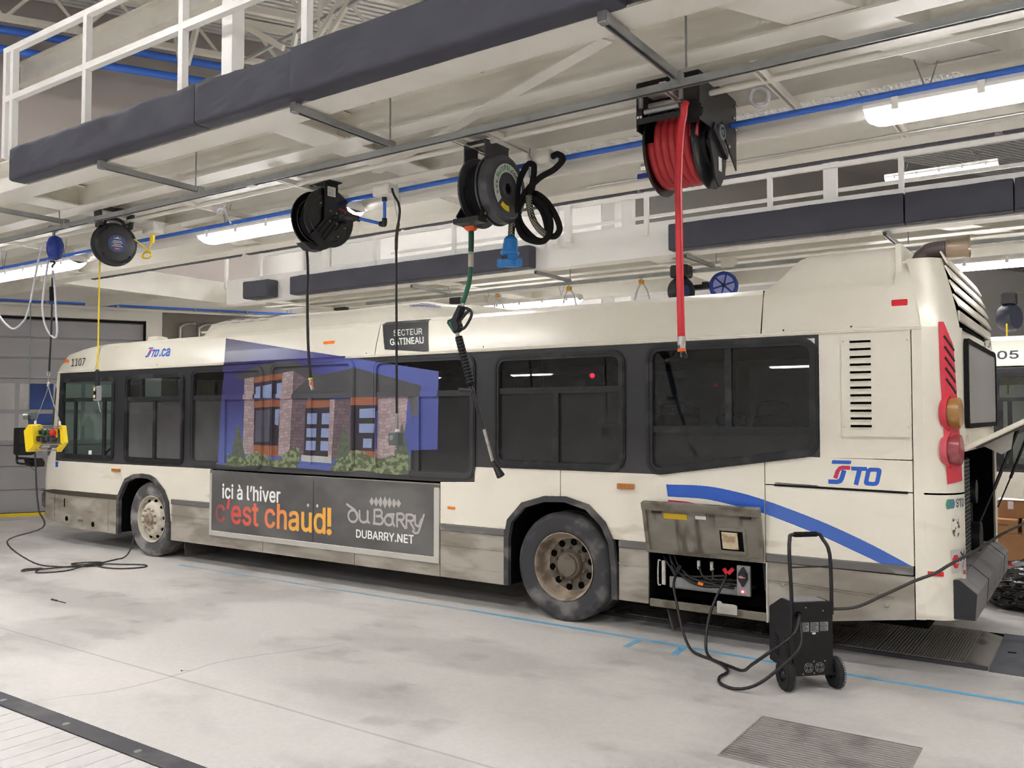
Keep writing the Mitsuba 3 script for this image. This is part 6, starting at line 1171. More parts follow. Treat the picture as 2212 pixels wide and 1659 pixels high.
bd_ = rpoly([(a[0], a[2]) for a in ((0.188,-1.780,2.631), (0.230,-1.780,2.619), (0.188,-1.780,2.519), (0.207,-1.780,2.469), (0.188,-1.780,2.444), (0.151,-1.780,2.429), (0.088,-1.780,2.506), (0.093,-1.780,2.528), (0.131,-1.780,2.539))], .004)
part(g, 'body', cat_([prism(bd_, -1.80, -1.76), prism(bd_.buffer(-.008), -1.808, -1.752)]), 'm_black', False)
part(g, 'green_inlay', prism(S2((0.107,-1.780,2.515), (0.131,-1.780,2.516), (0.157,-1.780,2.445), (0.143,-1.780,2.444)), -1.811, -1.806), 'm_green', False)
part(g, 'trigger_guard', tube([(0.226,-1.780,2.612), (0.273,-1.780,2.595), (0.295,-1.780,2.564), (0.277,-1.780,2.521), (0.236,-1.780,2.471), (0.207,-1.780,2.456)], .010, 8, 5), 'm_black', True)
part(g, 'trigger', tube([(0.273,-1.780,2.587), (0.245,-1.780,2.571), (0.207,-1.780,2.536), (0.186,-1.780,2.511), (0.207,-1.780,2.480)], .011, 8, 5), 'm_black', True)
part(g, 'lance_fitting', cyl((0.168,-1.780,2.433), (0.172,-1.780,2.407), .015, 10), 'm_chrome', 35)
part(g, 'lance_grip', [cyl((0.178,-1.780,2.406), (0.276,-1.760,2.060), .027, 12)], 'm_black_matt', 35)
part(g, 'grip_ring', [lathe([(.027, -.006), (.030, 0), (.027, .006)], np.array((0.178,-1.780,2.406)) * (1 - t) + np.array((0.276,-1.760,2.060)) * t, np.array((0.276,-1.760,2.060)) - np.array((0.178,-1.780,2.406)), 12) for t in np.linspace(.06, .94, 14)], 'm_black', True, kind='stuff')
part(g, 'side_handle', [cyl((0.187,-1.780,2.027), (0.288,-1.760,2.020), .018, 10, .016), cyl((0.265,-1.760,2.047), (0.295,-1.760,2.005), .017, 10)], 'm_black', 35)
part(g, 'lance_sleeve', [cyl((0.284,-1.760,2.017), (0.384,-1.750,1.745), .015, 10)], 'm_black', 35)
part(g, 'lance_tube', [cyl((0.382,-1.750,1.748), (0.458,-1.740,1.503), .012, 10)], mat('m_lance', dirty((196, 190, 180), (110, 104, 98), 30), .3, .5, .8), 35, label='bright steel lance tube')
part(g, 'nozzle', [cyl((0.450,-1.740,1.519), (0.477,-1.740,1.487), .018, 10, .020), cyl((0.477,-1.740,1.487), (0.521,-1.740,1.422), .020, 12, .030)], 'm_black', 35)
# black power cable with blue plug
k = thing('power_cable', 'thick black power cable coiled in loops, ending in a blue plug', 'power cable')
yk = -1.66
W_ = lambda *p: p
part(k, 'cable', tube([(0.862,-1.600,3.638), (0.907,-1.620,3.641), (0.959,-1.640,3.611), (0.973,-1.660,3.573), (0.903,-1.660,3.523), (0.801,-1.660,3.490), (0.713,-1.660,3.435), (0.645,-1.660,3.369), (0.593,-1.660,3.307), (0.593,-1.660,3.225), (0.652,-1.670,3.102), (0.748,-1.670,3.047), (0.836,-1.670,3.043), (0.877,-1.660,3.114), (0.860,-1.650,3.217), (0.809,-1.650,3.304), (0.728,-1.650,3.353), (0.646,-1.650,3.346), (0.605,-1.650,3.288), (0.617,-1.640,3.200), (0.684,-1.640,3.116), (0.759,-1.640,3.057), (0.818,-1.630,3.058), (0.833,-1.630,3.137), (0.789,-1.630,3.267), (0.700,-1.640,3.365)], .0215, 9, 6), 'm_black_matt', True)
part(k, 'cable', tube([(0.709,-1.620,3.494), (0.705,-1.620,3.445), (0.690,-1.620,3.396), (0.731,-1.620,3.393), (0.805,-1.620,3.342), (0.870,-1.620,3.258), (0.917,-1.620,3.165), (0.924,-1.620,3.109), (0.890,-1.630,3.071), (0.831,-1.650,3.090), (0.771,-1.670,3.150), (0.729,-1.680,3.247), (0.715,-1.680,3.342), (0.738,-1.670,3.454), (0.746,-1.660,3.549), (0.735,-1.660,3.588), (0.698,-1.660,3.594), (0.653,-1.660,3.545), (0.615,-1.660,3.468), (0.608,-1.670,3.372), (0.599,-1.680,3.296), (0.580,-1.680,3.210), (0.568,-1.680,3.097)], .0215, 9, 6), 'm_black_matt', True)
mesh_ = lambda pts: [tube(np.array([np.array(p) for p in spline(pts, 8)]) + 0, .0245, 8, 0)]
mat('m_kellem', proc(lambda p, n, uv: mix(lin((30, 30, 30)), lin((150, 146, 130)), dr.select((dr.abs((p.x + p.z) / .02 - dr.floor((p.x + p.z) / .02) - .5) > .36) | (dr.abs((p.x - p.z) / .02 - dr.floor((p.x - p.z) / .02) - .5) > .36), 1., 0.))), .4, .5)
part(k, 'mesh_grip', mesh_([(0.715,-1.680,3.367), (0.720,-1.680,3.292), (0.741,-1.675,3.209), (0.780,-1.668,3.140), (0.831,-1.650,3.090), (0.871,-1.640,3.072)]), 'm_kellem', True, label='woven wire cable grip'); part(k, 'mesh_grip', mesh_([(0.578,-1.680,3.204), (0.570,-1.680,3.154), (0.567,-1.680,3.104)]), 'm_kellem', True)
part(k, 'hanger', tube([(0.713,-1.660,3.705), (0.706,-1.660,3.656), (0.724,-1.660,3.627), (0.706,-1.660,3.587), (0.709,-1.660,3.498)], .0045, 6, 4), 'm_galv', True)
pa, pb = np.array((0.564,-1.680,3.101)), np.array((0.547,-1.680,2.888)); d = (pb - pa); L = np.linalg.norm(d); d /= L
plug = part(k, 'plug', lathe([(.03, 0), (.048, .02), (.058, L * .50), (.068, L * .52), (.066, L * .60), (.055, L * .61), (.062, L * .78), (.07, L * .80), (.07, L * .98), (.05, L), (0, L)], pa, d, 22), 'm_sky_blue', 35, label='big blue industrial plug')
part(plug, 'locking_lug', [box(*sum([[q[0] - .02, q[0] + .02], [q[1] - .02, q[1] + .02], [q[2] - .03, q[2] + .03]], []), .006) for q in (pa + d * L * .85 + [-.075, 0, 0], pa + d * L * .85 + [.08, 0, -.01])], 'm_sky_blue', False)
part(plug, 'mark', plane_mesh(sg.box(-.025, -.012, .025, .012), pa + d * L * .72 + np.array([.0, -.064, 0]), (1, 0, 0), (0, 0, 1)), 'm_ink', False)
single('junction_box', box((0.674,-1.600,3.676)[0], (0.855,-1.600,3.645)[0], -1.64, -1.5, (0.778,-1.600,3.586)[2], (0.778,-1.600,3.658)[2] + .03, .006), 'm_steel', 'white junction box that feeds the thick coiled cable', 'junction box')
# big red hose reel
k = thing('hose_reel', 'large black hose reel wound with red hose, nearest to the camera', 'hose reel', 'steel hose reels')
ax = np.array([1., 0., 0.]); ex = np.array([-ax[1], ax[0], 0]); C0 = np.array((1.905,-1.720,3.478)); M = lambda q: np.vstack([np.c_[ex, -ax, ez, q], [0, 0, 0, 1]])
hw = .165
for s in (-hw, hw * .85): part(k, 'flange', lathe([(0, s - .003), (.255, s - .003), (.268, s - .012), (.273, s - .003), (.271, s + .005), (.255, s + .003), (0, s + .003)], C0, ax, 48), 'm_black_gloss', 35)
part(k, 'drum', lathe([(.14, -hw), (.14, hw)], C0, ax, 28), 'm_black', 35); part(k, 'hose_turns', torus_coil(C0 - ax * .01, ax, .208, .027, 6, .27, 10), 'm_red_hose', True, label='red hose wound on the drum')
for s in (-hw - .03, hw + .03): part(k, 'side_plate', prism(sg.Polygon([(-.30, .06), (-.30, .34), (.30, .34), (.30, -.10), (.10, .06)]).difference(sg.Point(.05, .12).buffer(.02)), -.004, .004).apply_transform(M(C0 + ax * s)), 'm_black', False)
part(k, 'front_plate', [bar(C0 - ex * .30 + ez * .33 - ax * (hw + .03), C0 - ex * .30 + ez * .33 + ax * (hw + .03), .006, .035, ez), bar(C0 - ex * .30 + ez * .115 - ax * (hw + .03), C0 - ex * .30 + ez * .115 + ax * (hw + .03), .006, .035, ez), bar(C0 - ex * .30 + ez * .22 + ax * (hw - .06), C0 - ex * .30 + ez * .22 + ax * (hw + .03), .006, .24, ez), bar(C0 - ex * .30 + ez * .22 - ax * (hw + .03), C0 - ex * .30 + ez * .22 - ax * (hw - .005), .006, .24, ez)], 'm_black', False)
for z in (.275, .165): part(k, 'roller', cyl(C0 - ex * .30 + ez * z - ax * (hw - .02), C0 - ex * .30 + ez * z + ax * (hw - .09), .016, 12), 'm_galv', 35)
for s in (-hw + .0, hw - .075): part(k, 'side_roller', cyl(C0 - ex * .305 + ez * .19 + ax * s, C0 - ex * .305 + ez * .25 + ax * s, .014, 10), 'm_galv', 35)
part(k, 'top_plate', bar(C0 + ez * .345 - ax * (hw + .03), C0 + ez * .345 + ax * (hw + .03), .58, .008), 'm_black', False)
for a, b in ((-.29, .31), (-.29, .13), (.28, .30), (.28, .16), (.25, .22), (.16, .02)):
    q = C0 + ax * (hw + .034) + ex * a + ez * b; part(k, 'bolt', cyl(q, q + ax * .012, .011, 8), 'm_chrome', True)
for s in (-hw - .02, -hw + .0, hw - .065, hw + .02):
    for z in (.30, .14): q = C0 - ex * .304 + ez * z + ax * s; part(k, 'bolt', cyl(q, q - ex * .012, .011, 8), 'm_chrome', True)
part(k, 'arm', [prism(rpoly([(-.10, .10), (.12, -.04), (.14, -.16), (.05, -.26), (-.02, -.22), (-.12, .02)], .02), -.006, .006).apply_transform(M(C0 + ax * (hw + .015))), bar(C0 + ax * (hw + .03) - ex * .10 + ez * .08, C0 + ax * (hw + .03) + ex * .13 - ez * .05, .03, .05, ez)], 'm_black', False)
part(k, 'swivel_wheel', lathe([(.0, .02), (.02, .02), (.025, .0), (.045, .0), (.05, .015), (.045, .02), (.03, .02)], C0 + ax * (hw + .03) + ex * .03 + ez * .07, ax, 16), 'm_grey_plastic', 35)
part(k, 'label', plane_mesh(sg.box(.02, -.16, .075, -.075), C0 + ax * (hw + .023), ex, ez), 'm_label', False)
part(k, 'inlet', [cyl(C0 - ax * (hw + .03) - ez * .09 - ex * .06, C0 - ax * (hw + .11) - ez * .09 - ex * .06, .03, 8), cyl(C0 - ax * (hw + .01) - ez * .11 - ex * .06, C0 - ax * (hw + .04) - ez * .10 - ex * .06, .04, 10)], 'm_chrome', 35)
st = np.array((2.042,-2.060,3.596)); part(k, 'hose_stop', trimesh.creation.icosphere(3, .066).apply_translation(st + [.01, .05, 0]), 'm_black_matt', True, label='black rubber stop ball')
part(k, 'hose', tube([st + [0, .05, .01], st + [0, -.02, .02], (2.033,-2.080,3.555), (2.018,-2.080,3.482), (2.008,-2.080,3.367), (2.002,-2.080,3.242), (1.997,-2.080,3.117), (1.999,-2.080,2.998), (2.002,-2.080,2.732), (2.005,-2.080,2.467), (2.009,-2.080,2.288)], .0215, 10, 6), 'm_bright_red', True, label='bright red hose hanging straight down'); mat('m_bright_red', proc(lambda p, n, uv: mix(lin((208, 40, 52)), lin((176, 40, 48)), fbm(p.x * 20, p.y * 20, p.z * 6, 3))), .35, .5)
part(k, 'ferrule', [cyl((2.010,-2.080,2.290), (2.010,-2.080,2.243), .0235, 12), cyl((2.010,-2.080,2.243), (2.011,-2.080,2.214), .021, 6)], 'm_chrome', 35)
part(k, 'orange_band', cyl((2.010,-2.080,2.222), (2.011,-2.080,2.204), .024, 12), 'm_orange', 35); part(k, 'valve', [cyl((2.011,-2.080,2.204), (2.014,-2.080,2.172), .026, 10), cyl((2.029,-2.100,2.194), (2.053,-2.120,2.171), .013, 8)], 'm_black_gloss', 35)
hose('cord_ring', 'm_clear_hose', 'ring of clear tube hanging under the deck right of the red hose reel', [(2.367,-1.750,3.748), (2.416,-1.750,3.702), (2.402,-1.750,3.642), (2.357,-1.750,3.638), (2.312,-1.750,3.679), (2.322,-1.750,3.740), (2.375,-1.760,3.742), (2.418,-1.770,3.704), (2.414,-1.760,3.645)], .011, 'tube')
hose('cord_ring', 'm_clear_hose', 'small white cord ring hanging under the deck left of the black hose reel', [(-2.659,-1.750,3.768), (-2.514,-1.750,3.756), (-2.545,-1.750,3.702), (-2.624,-1.750,3.670), (-2.598,-1.750,3.717), (-2.519,-1.750,3.706), (-2.466,-1.750,3.624), (-2.426,-1.750,3.560)], .009, 'tube')
# hanging things under the second catwalk, above the roof of the bus
k = thing('cord_reel', 'blue round reel with a star-shaped face hanging above the bus roof', 'cord reel')
yb = 3.70
c_ = np.array((0.099,3.700,3.456)); ax = np.array([.35, -.93, 0]); ax /= np.linalg.norm(ax); ex = np.array([-ax[1], ax[0], 0])
part(k, 'case', lathe([(0, -.08), (.16, -.08), (.178, -.05), (.178, .04), (.16, .07), (0, .075)], c_, ax, 30), 'm_blue', 35)
part(k, 'face', plane_mesh(sg.Point(0, 0).buffer(.13).difference(so.unary_union([stroke([(0, 0), (.16 * math.cos(a), .16 * math.sin(a))], .022) for a in np.arange(6) * math.pi / 3 + .3])), c_ + ax * .077, ex, ez), mat('m_pale_blue', (150, 160, 214), .3), False)
part(k, 'hub', cyl(c_ + ax * .07, c_ + ax * .09, .025, 10), 'm_black', 35); part(k, 'hanger', [bar(c_ + ez * .17, c_ + ez * .30, .02, .02, (1, 0, 0)), box(c_[0] - .02, c_[0] + .16, 3.64, 3.76, c_[2] + .22, c_[2] + .34, .01)], 'm_steel', False)
hose('cord', 'm_clear_hose', 'grey cord hanging beside the blue reel above the bus roof', [(0.007,3.700,3.549), (-0.031,3.700,3.547), (-0.048,3.700,3.474), (-0.071,3.700,3.360), (-0.078,3.700,3.265)], .010, 'cord')
k = thing('cord_reel', 'black cord reel behind the red hose above the bus roof', 'cord reel')
c_ = np.array((-0.422,3.600,3.419)); part(k, 'case', lathe([(0, -.09), (.15, -.09), (.18, -.05), (.18, .04), (.15, .08), (0, .085)], c_, (.85, -.52, 0), 30), 'm_black', 35); part(k, 'bracket', box(c_[0] - .12, c_[0] + .12, 3.5, 3.7, c_[2] + .17, c_[2] + .33, .02), 'm_black', False); part(k, 'label', plane_mesh(sg.Point(0, 0).buffer(.07), c_ + np.array([.85, -.52, 0]) * .087, (.52, .85, 0), ez), 'm_label_blue', False)
single('black_bracket', [box((-0.393,3.900,3.539)[0], (-0.154,3.900,3.519)[0], 3.85, 3.95, (-0.353,3.900,3.465)[2], (-0.353,3.900,3.531)[2], .01), box((-0.256,3.900,3.549)[0], (-0.171,3.900,3.520)[0], 3.86, 3.94, (-0.353,3.900,3.525)[2], (-0.353,3.900,3.560)[2], .006)], 'm_black', 'black bracket left of the blue reel above the bus roof', 'bracket')
def hoop(u0, lab, pts):
    k = thing('cable_hoop', lab, 'cable', 'grey cable hoops above the bus roof')
    part(k, 'cable', tube(pts, .011, 6, 5), 'm_clear_hose', True); q = np.array(pts[len(pts) // 2]); part(k, 'clip', box(q[0] - .03, q[0] + .03, q[1] - .03, q[1] + .03, q[2] - .01, q[2] + .05, .006), mat('m_ochre', (206, 150, 50), .5), False); part(k, 'hanger', cyl(q + [0, 0, .04], (q[0], q[1], 3.67), .006, 6), 'm_galv', True)
hoop(0, 'grey cable hoop on an ochre clip left of the red hose above the roof', [(-1.128,3.680,3.346), (-1.084,3.680,3.493), (-1.022,3.680,3.583), (-0.950,3.680,3.504), (-0.897,3.680,3.351)])
hoop(0, 'grey cable hoop on an ochre clip above the bright lamp end', [(-2.222,3.680,3.403), (-2.188,3.680,3.525), (-2.128,3.680,3.586), (-2.053,3.680,3.514), (-2.011,3.680,3.351)])
hoop(0, 'grey cable hoop with a white ring above the spray gun', [(-3.419,3.680,3.405), (-3.381,3.680,3.526), (-3.338,3.680,3.585), (-3.277,3.680,3.503), (-3.231,3.680,3.407)])
hose('cord_ring', 'm_clear_hose', 'white cord ring above the bus roof behind the spray gun', [(-3.386,3.660,3.617), (-3.320,3.660,3.628), (-3.273,3.660,3.585), (-3.320,3.660,3.543), (-3.380,3.660,3.578), (-3.358,3.660,3.631), (-3.292,3.660,3.602)], .009, 'tube')
single('black_bracket', [box((-4.312,3.800,3.658)[0], (-4.097,3.800,3.641)[0], 3.74, 3.84, (-4.209,3.800,3.553)[2], (-4.209,3.800,3.653)[2], .01)], 'm_black', 'black box-shaped bracket above the air conditioner behind the green hose', 'bracket')
single('black_bracket', [box((-6.825,3.800,3.672)[0], (-6.551,3.800,3.652)[0], 3.74, 3.84, (-6.650,3.800,3.632)[2], (-6.650,3.800,3.674)[2], .006)], 'm_black', 'small black bracket above the middle of the air conditioner', 'bracket')
# yellow-cord reel over the second bus
k = thing('cord_reel', 'dark cord reel with a yellow cord hanging above the second bus', 'cord reel')
c_ = np.array((2.897,7.600,3.245)); part(k, 'case', lathe([(0, -.1), (.17, -.1), (.2, -.05), (.2, .05), (.17, .1), (0, .1)], c_, (.9, -.43, 0), 26), mat('m_navy_dark', (38, 42, 56), .4), 35); part(k, 'bracket', box(c_[0] - .1, c_[0] + .1, 7.5, 7.7, c_[2] + .18, c_[2] + .36, .02), 'm_black', False); part(k, 'cord', cyl(c_ - [0.02, .2, .1], c_ - [.02, .2, 1.1], .012, 6), 'm_yellow', True)

# ---------------------------------------------------------------- things on the floor
# battery charger on wheels, turned towards the camera
O = np.array([2.196, -.752, 0.]); A = np.array([.7113, .7029, 0]); N = np.array([.7029, -.7113, 0]); Zu = np.array([0, 0, 1.])
def LC(m):      # local: a along the axle, n towards the viewer, z up
    m = m.copy(); v = np.asarray(m.vertices); m.vertices = O + v[:, :1] * A - v[:, 1:2] * N + v[:, 2:] * Zu; return m
k = thing('battery_charger', 'black wheeled battery charger standing on the floor beside the open battery bay', 'battery charger')
x0, x1, z0, z1 = .012, .292, .105, .585
def hullpts(p): return trimesh.convex.convex_hull(np.array(p))
bdy = hullpts([(x0, -.04, z0), (x1, -.04, z0), (x0, -.04, z1), (x1, -.04, z1), (x0, .30, z0 + .02), (x1, .30, z0 + .02), (x0, .30, z1 - .09), (x1, .30, z1 - .09), (x0, .13, z1), (x1, .13, z1)])
part(k, 'case', LC(bdy), 'm_black_matt2', False); mat('m_black_matt2', (18, 18, 20), .5, .4)
part(k, 'back_plate', LC(prism(rrect(x0 - .003, x1 + .003, z0 - .004, z1 + .004, .006), -.047, -.040)), 'm_black_matt2', False)
part(k, 'top_plate', LC(box(x0 + .01, x1 - .03, -.02, .12, z1 + .001, z1 + .006)), mat('m_top', (120, 120, 124), .35, .5), False)
hd = [(x0 - .004, -.03, .38), (x0 - .004, -.03, .60), (x0 - .006, -.01, .90), (x0 + .022, .035, 1.0), (x0 + .05, .045, 1.03), (x1 - .05, .045, 1.03), (x1 - .018, .035, 1.0), (x1 + .010, -.01, .90), (x1 + .008, -.03, .60), (x1 + .008, -.03, .50)]
hd = [p for i, p in enumerate(hd)]
part(k, 'handle', LC(tube(hd, .0125, 10, 4)), 'm_black', True)
part(k, 'grip', LC(cyl((x0 + .06, .045, 1.03), (x1 - .055, .045, 1.03), .018, 12)), 'm_black_matt', 35)
part(k, 'cross_bar', LC(cyl((x0, -.02, .82), (x1, -.02, .82), .005, 8)), 'm_black', True)
for cx, s in ((-.028, -1), (.332, 1)):
    w = part(k, 'wheel', LC(lathe([(.045, -.02), (.06, -.026), (.085, -.027), (.098, -.018), (.102, 0), (.098, .018), (.085, .027), (.06, .026), (.045, .02)], (cx, 0, .102), (1, 0, 0), 32)), 'm_rubber', 35)
    part(w, 'hub', LC(lathe([(.0, -.022), (.02, -.024), (.03, -.016), (.046, -.016), (.062, -.024), (.062, .024), (.046, .016), (.03, .016), (.02, .024), (0, .022)], (cx, 0, .102), (1, 0, 0), 26)), 'm_black', 35)
    part(w, 'spoke_hole', [LC(cyl((cx - .0175, .036 * math.cos(a), .102 + .036 * math.sin(a)), (cx - .015, .036 * math.cos(a), .102 + .036 * math.sin(a)), .011, 8)) for a in np.arange(5) * 1.2566], 'm_hole', True)
    part(w, 'tread_block', [LC(box(cx - .018 + .012 * j, cx - .010 + .012 * j, -.004, .004, .1015, .1045).apply_transform(trimesh.transformations.rotation_matrix(a + .06 * (j % 2), (1, 0, 0))).apply_translation((0, 0, .102))) for a in np.arange(44) * 2 * math.pi / 44 for j in range(4)], mat('m_tread', (58, 58, 60), .7), False, kind='stuff')
for i in range(3):
    a0 = .062 + i * .070
    lb = part(k, 'label', LC(box(a0, a0 + .060, -.0485, -.047, .395 - .006 * (i == 1), .455)), mat('m_lbl_grey', (128, 128, 130), .5), False)
    part(lb, 'print', [LC(box(a0 + .003, a0 + .035 + .02 * ((7 * j + 3 * i) % 4) / 3, -.0492, -.0484, .399 + .008 * j, .402 + .008 * j)) for j in range(7)], 'm_ink', False, kind='stuff')
part(k, 'serial_label', LC(box(.145, .17, -.0485, -.047, .375, .386)), 'm_label', False)
for cx in (.115, .195):
    fg = part(k, 'fan_guard', [LC(move(trimesh.creation.torus(r, .0016, 22, 6), trimesh.transformations.rotation_matrix(math.pi / 2, (1, 0, 0)), (cx, -.050, .155))) for r in (.012, .022, .032)] + [LC(bar((cx + .010 * math.cos(a), -.050, .155 + .010 * math.sin(a)), (cx + .036 * math.cos(a), -.050, .155 + .036 * math.sin(a)), .003, .002, (0, 1, 0))) for a in np.arange(4) * math.pi / 2 + .78], 'm_galv', True)
    part(k, 'fan', LC(lathe([(0, .0), (.033, 0), (.033, .004)], (cx, -.0455, .155), (0, -1, 0), 18)), 'm_hole', False)
for a, z in ((.075, .115), (.155, .195), (.155, .118), (.235, .195), (.10, .555), (.225, .53)): part(k, 'screw', LC(cyl((a, -.047, z), (a, -.051, z), .005, 8)), 'm_chrome', True)
part(k, 'side_vent', [LC(bar((x0 - .003, n_, z), (x0 - .003, n_ + .06, z + .012), .004, .009, (0, 0, 1))) for z in np.arange(.18, .33, .022) for n_ in (.02, .17)], 'm_black', False, kind='stuff')
part(k, 'cable_port', LC(cyl((.045, -.05, .51), (.045, -.04, .51), .022, 12)), 'm_hole', True)
def lcp(a, n, z): return O + a * A + n * N + z * Zu
part(k, 'charging_cable', tube([lcp(.05, .05, .515), lcp(.03, .09, .50), lcp(-.03, .12, .40), (2.10, -.93, .26), (1.98, -.86, .16), (1.86, -.70, .06), (1.70, -.52, .02), (1.52, -.40, .012), (1.40, -.34, .012), (1.30, -.30, .04), (1.20, -.22, .16), (1.12, -.14, .34), (1.06, -.06, .46), (1.045, .02, .53)], .011, 8, 7), 'm_black', True); part(k, 'charging_cable', tube([lcp(.045, .05, .50), lcp(.03, .10, .46), lcp(-.01, .16, .32), (2.14, -.96, .14), (2.02, -.98, .05), (1.90, -.98, .015), (1.78, -.92, .012), (1.72, -.78, .012), (1.72, -.62, .012), (1.62, -.48, .012), (1.50, -.38, .012), (1.42, -.28, .06), (1.40, -.18, .24), (1.43, -.10, .40), (1.47, -.03, .52), (1.475, .03, .58)], .011, 8, 7), 'm_black', True)
part(k, 'red_clamp', [bar((1.475, .03, .585), (1.455, .02, .625), .022, .03), bar((1.49, .03, .585), (1.53, .03, .63), .022, .03)], 'm_red', False, label='red battery clamp'); part(k, 'black_clamp', [bar((1.045, .02, .53), (1.0, .03, .60), .022, .03), bar((1.04, .03, .54), (1.07, .05, .61), .022, .03)], 'm_black', False)
single('mains_cord', tube([lcp(.29, .0, .535), lcp(.30, .01, .53), (2.565,-0.450,0.544), (2.738,-0.400,0.640), (2.913,-0.350,0.740), (3.028,-0.300,0.794), (3.101,-0.200,0.842), (3.178,0.000,0.884), (3.207,0.500,0.874), (3.241,1.000,0.875), (3.311,1.400,0.903), (3.408,1.800,0.936), (3.525,2.400,0.971)], .011, 8, 6), 'm_cord', 'dark cord running from the charger past the bumper to the right edge', 'cord', smooth=True)
# blue tape on the floor
def tape(p, q, w, label, m='m_tape', nseg=1):
    k = thing('tape_line', label, 'tape', 'blue tape lines on the floor'); p, q = np.array(p, float), np.array(q, float); n = nseg
    for i in range(n): a, b = p + (q - p) * i / n, p + (q - p) * (i + .985) / n; part(k, 'strip', bar((*a, .002), (*b, .002), w, .0016), m, False)
tape((-5.45, -.13), (-1.0, -.085), .05, 'faded blue tape line along the bus from the front wheel to the rear wheel', 'm_tape_pale', 10)
tape((-1.0, -.085), (1.22, -.135), .05, 'blue tape line under the rear wheel and battery bay', 'm_tape', 8)
tape((1.25, -.15), (4.3, -.195), .05, 'blue tape line running behind the charger to the right edge', 'm_tape', 28)
tape((.79, -.12), (.80, -.41), .05, 'short blue tape tick below the mud flap'); tape((1.18, -.14), (1.21, -.41), .05, 'short blue tape tick left of the charging cables')
# drain grating
k = thing('drain_grating', 'rectangular ribbed floor grating at the lower right', 'grating')
part(k, 'frame', [box(2.207, 3.111, -2.098, -2.088, -.04, .003), box(2.207, 3.111, -1.365, -1.355, -.04, .003), box(2.207, 2.217, -2.098, -1.355, -.04, .003), box(3.101, 3.111, -2.098, -1.355, -.04, .003)], 'm_alu_grate', False)
first = None
for i in range(22):
    y = -2.084 + i * .0332
    if first is None: first = part(k, 'bar', prism(sg.Polygon([(y, -.03), (y, -.002), (y + .004, .002), (y + .017, .002), (y + .021, -.002), (y + .021, -.03)]), 2.217, 3.101, 'yz'), 'm_alu_grate', False)
    else: rep(k, 'bar', first, T4().translate([0, i * .0332, 0]))
part(k, 'pit', [box(2.2, 3.12, -2.1, -1.35, -.20, -.19)], 'm_hole', False)
# slatted pit cover at the lower left with its dark edge strip
k = thing('pit_cover', 'pale slatted pit cover at the lower left corner', 'pit cover')
first = None
for i in range(44):
    x = -6.0 + i * .145
    if first is None: first = part(k, 'slat', box(x, x + .141, -5.58, -3.90, -.03, .0, .003), 'm_plank', False); fx = x
    else: rep(k, 'slat', first, T4().translate([x - fx, 0, 0]))
k = thing('edge_strip', 'dark steel edge strip with round bolts along the pit cover', 'edge strip')
part(k, 'plate', box(-30, .58, -3.895, -3.765, -.02, .006, .003), mat('m_strip', dirty((74, 73, 80), (96, 94, 98), 4), .4, .5, .3), False)
for x in (-4.2, -3.45, -2.7, -1.923, -1.166, -.428, .3): part(k, 'bolt', lathe([(.022, 0), (.020, .003), (0, .003)], (x, -3.845, .006), (0, 0, 1), 14), 'm_galv', 35)
single('pit_floor', [box(-30, .6, -5.6, -3.76, -.12, -.1)], 'm_hole', 'dark pit under the slatted cover', kind='structure')
# lift cover under the rear of the bus
k = thing('lift_cover', 'ribbed grey lift cover on the floor under the rear of the bus', 'lift cover')
first = None
for i in range(13):
    x = .02 + i * .2475; m_ = [(x, 0.), (x, .034)]; t = []
    for j in range(10): q = x + .004 + j * .0243; t += [(q, .034), (q + .004, .040), (q + .012, .040), (q + .016, .034)]
    m_ += t + [(x + .244, .034), (x + .244, 0)]
    if i < 11:
        if first is None: first = part(k, 'panel', prism(sg.Polygon(m_), .50, 1.62), 'm_ramp', False); fx = x
        else: rep(k, 'panel', first, T4().translate([x - fx, 0, 0]))
part(k, 'panel', prism(sg.Polygon([(2.7425, 0), (2.7425, .034)] + [(2.7425 + .02 * j + o, .034 + .005 * (o in (.004, .012))) for j in range(18) for o in (0, .004, .012, .016)] + [(3.13, .034), (3.25, .008), (3.25, 0)]), .50, 1.62), 'm_ramp', False)
part(k, 'side_strip', box(.02, 3.25, .48, .50, 0, .03, .004), 'm_strip', False)
k = thing('floor_plate', 'dark steel floor plate with a square hole right of the lift cover', 'floor plate')
part(k, 'plate', prism(sg.box(3.255, .47, 6.2, 1.75).difference(sg.box(3.325, 1.09, 3.385, 1.145)), .0, .008, 'xy'), 'm_plate', False)
part(k, 'hole', box(3.32, 3.39, 1.085, 1.15, .0005, .001), 'm_hole', False)
part(k, 'gap', box(.3, 3.26, 1.63, 1.76, .0005, .001), 'm_hole', False)
# boxes and bag behind the bumper
def carton(x0, x1, y0, y1, z0, z1, label, rz=0.):
    k = thing('cardboard_box', label, 'box', 'cardboard boxes behind the bus')
    c = np.array([(x0 + x1) / 2, (y0 + y1) / 2, 0]); R = lambda m: rot(m, rz, (0, 0, 1), c)
    part(k, 'carton', R(box(x0, x1, y0, y1, z0, z1, .004)), 'm_card', False)
    part(k, 'flap_seam', R(box(x0, x1, c[1] - .002, c[1] + .002, z1 - .001, z1 + .0015)), 'm_ink', False)
    return k, R
b, R = carton(2.60, 3.70, 4.25, 5.0, 0., .548, 'large cardboard box at the bottom of the stack beside the black bag')
b, R = carton(2.78, 3.185, 4.25, 4.65, .55, .70, 'low cardboard box in the middle of the stack'); part(b, 'printing', R(box(2.98, 3.10, 4.2465, 4.2495, .635, .65)), mat('m_card_ink', (120, 84, 58), .8), False)
b, R = carton(3.225, 3.6, 4.25, 4.65, .55, .71, 'cardboard box at the right edge of the picture on the stack')
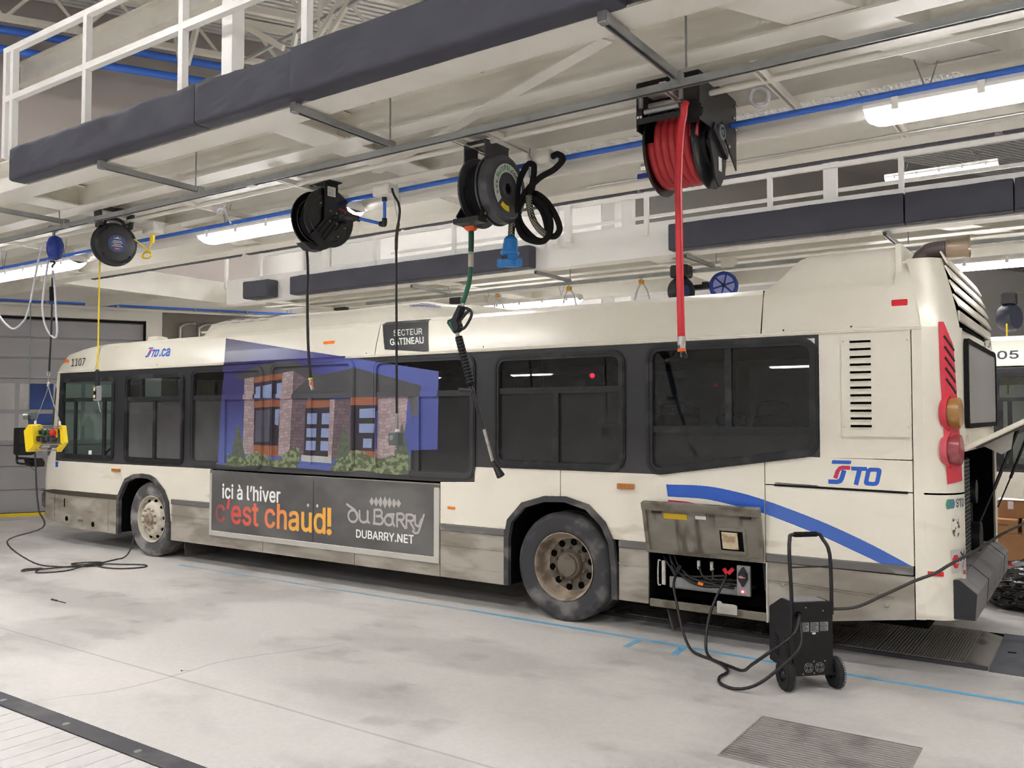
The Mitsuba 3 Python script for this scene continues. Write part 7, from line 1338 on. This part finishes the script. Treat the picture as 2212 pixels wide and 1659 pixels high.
b, R = carton(2.985, 3.24, 4.45, 4.75, .70, .895, 'upright cardboard box on top of the stack with papers on it'); part(b, 'packing_label', R(box(3.08, 3.135, 4.446, 4.4495, .80, .885)), 'm_paper', False)
part(b, 'back_support', box(2.99, 3.235, 4.66, 4.75, .55, .70), 'm_card', False)
single('paper_sheet', [box(2.98, 3.16, 4.45, 4.72, .8985, .8995), rot(box(3.13, 3.25, 4.43, 4.65, .9, .901), .2, (0, 0, 1), (3.2, 4.5, 0))], 'm_paper', 'loose white papers lying on the top cardboard box', 'paper')
s = trimesh.creation.icosphere(5, 1.); v = np.array(s.vertices); r = 1 + .30 * (meshkit.fbm(v * 2.2 + 5, 4, 3) - .5) + .16 * np.abs(meshkit.noise(v * 5.5, 8) - .5) + .10 * np.abs(meshkit.noise(v * 13, 12) - .5)
v = v * r[:, None] * [.62, .42, .27]; v[:, 2] = np.maximum(v[:, 2] + .17, .004 + .01 * np.abs(v[:, 0]))
k = thing('bin_bag', 'shiny black plastic bag with printed tape lying behind the bumper', 'plastic bag')
part(k, 'bag', trimesh.Trimesh(v + [3.52, 3.12, 0], s.faces, process=False), 'm_bin_bag', 50)
tp = []
for t in np.linspace(-.25, .8, 12):
    q = v[np.argmin(np.linalg.norm(v[:, :2] - [-.42 + .62 * t, -.18 - .03 * t], axis=1) - .4 * v[:, 2])] + [3.52, 3.12, 0]; tp.append(q + [-.01, -.02, .012])
tp = spline(np.array(tp)[[0, 3, 6, 9, 11]], 5); tv_ = np.vstack([tp + [-.02, 0, .022], tp + [.02, -.005, -.022]]); m_ = len(tp)
tape_f = np.array([[i, i + 1, m_ + i + 1] for i in range(m_ - 1)] + [[i, m_ + i + 1, m_ + i] for i in range(m_ - 1)])
tpk = part(k, 'printed_tape', trimesh.Trimesh(tv_, tape_f, process=False), mat('m_tape_print', proc(lambda p, n, uv: mix(lin((178, 182, 184)), lin((190, 40, 50)), smoothstep(.5, .54, noise(p.x * 60, p.y * 20, p.z * 40)) * smoothstep(.42, .5, noise(p.x * 9, 1, p.z * 9)))), .3), False)
# small litter
single('screwdriver', [cyl((-4.724, -2.075, .008), (-4.62, -2.076, .008), .008, 8), cyl((-4.62, -2.076, .008), (-4.452, -2.079, .006), .004, 6)], mat('m_dark_brown', (62, 52, 50), .6), 'thin dark metal rod lying alone on the floor at the left', 'rod')
k = thing('cigarette_butt', 'tiny white butt lying on the floor near the cracked joint', 'litter'); part(k, 'paper', cyl((-1.545, -2.797, .005), (-1.525, -2.75, .005), .004, 7), 'm_white', True); part(k, 'burnt_end', cyl((-1.548, -2.805, .005), (-1.545, -2.797, .005), .004, 7), 'm_ink', True)
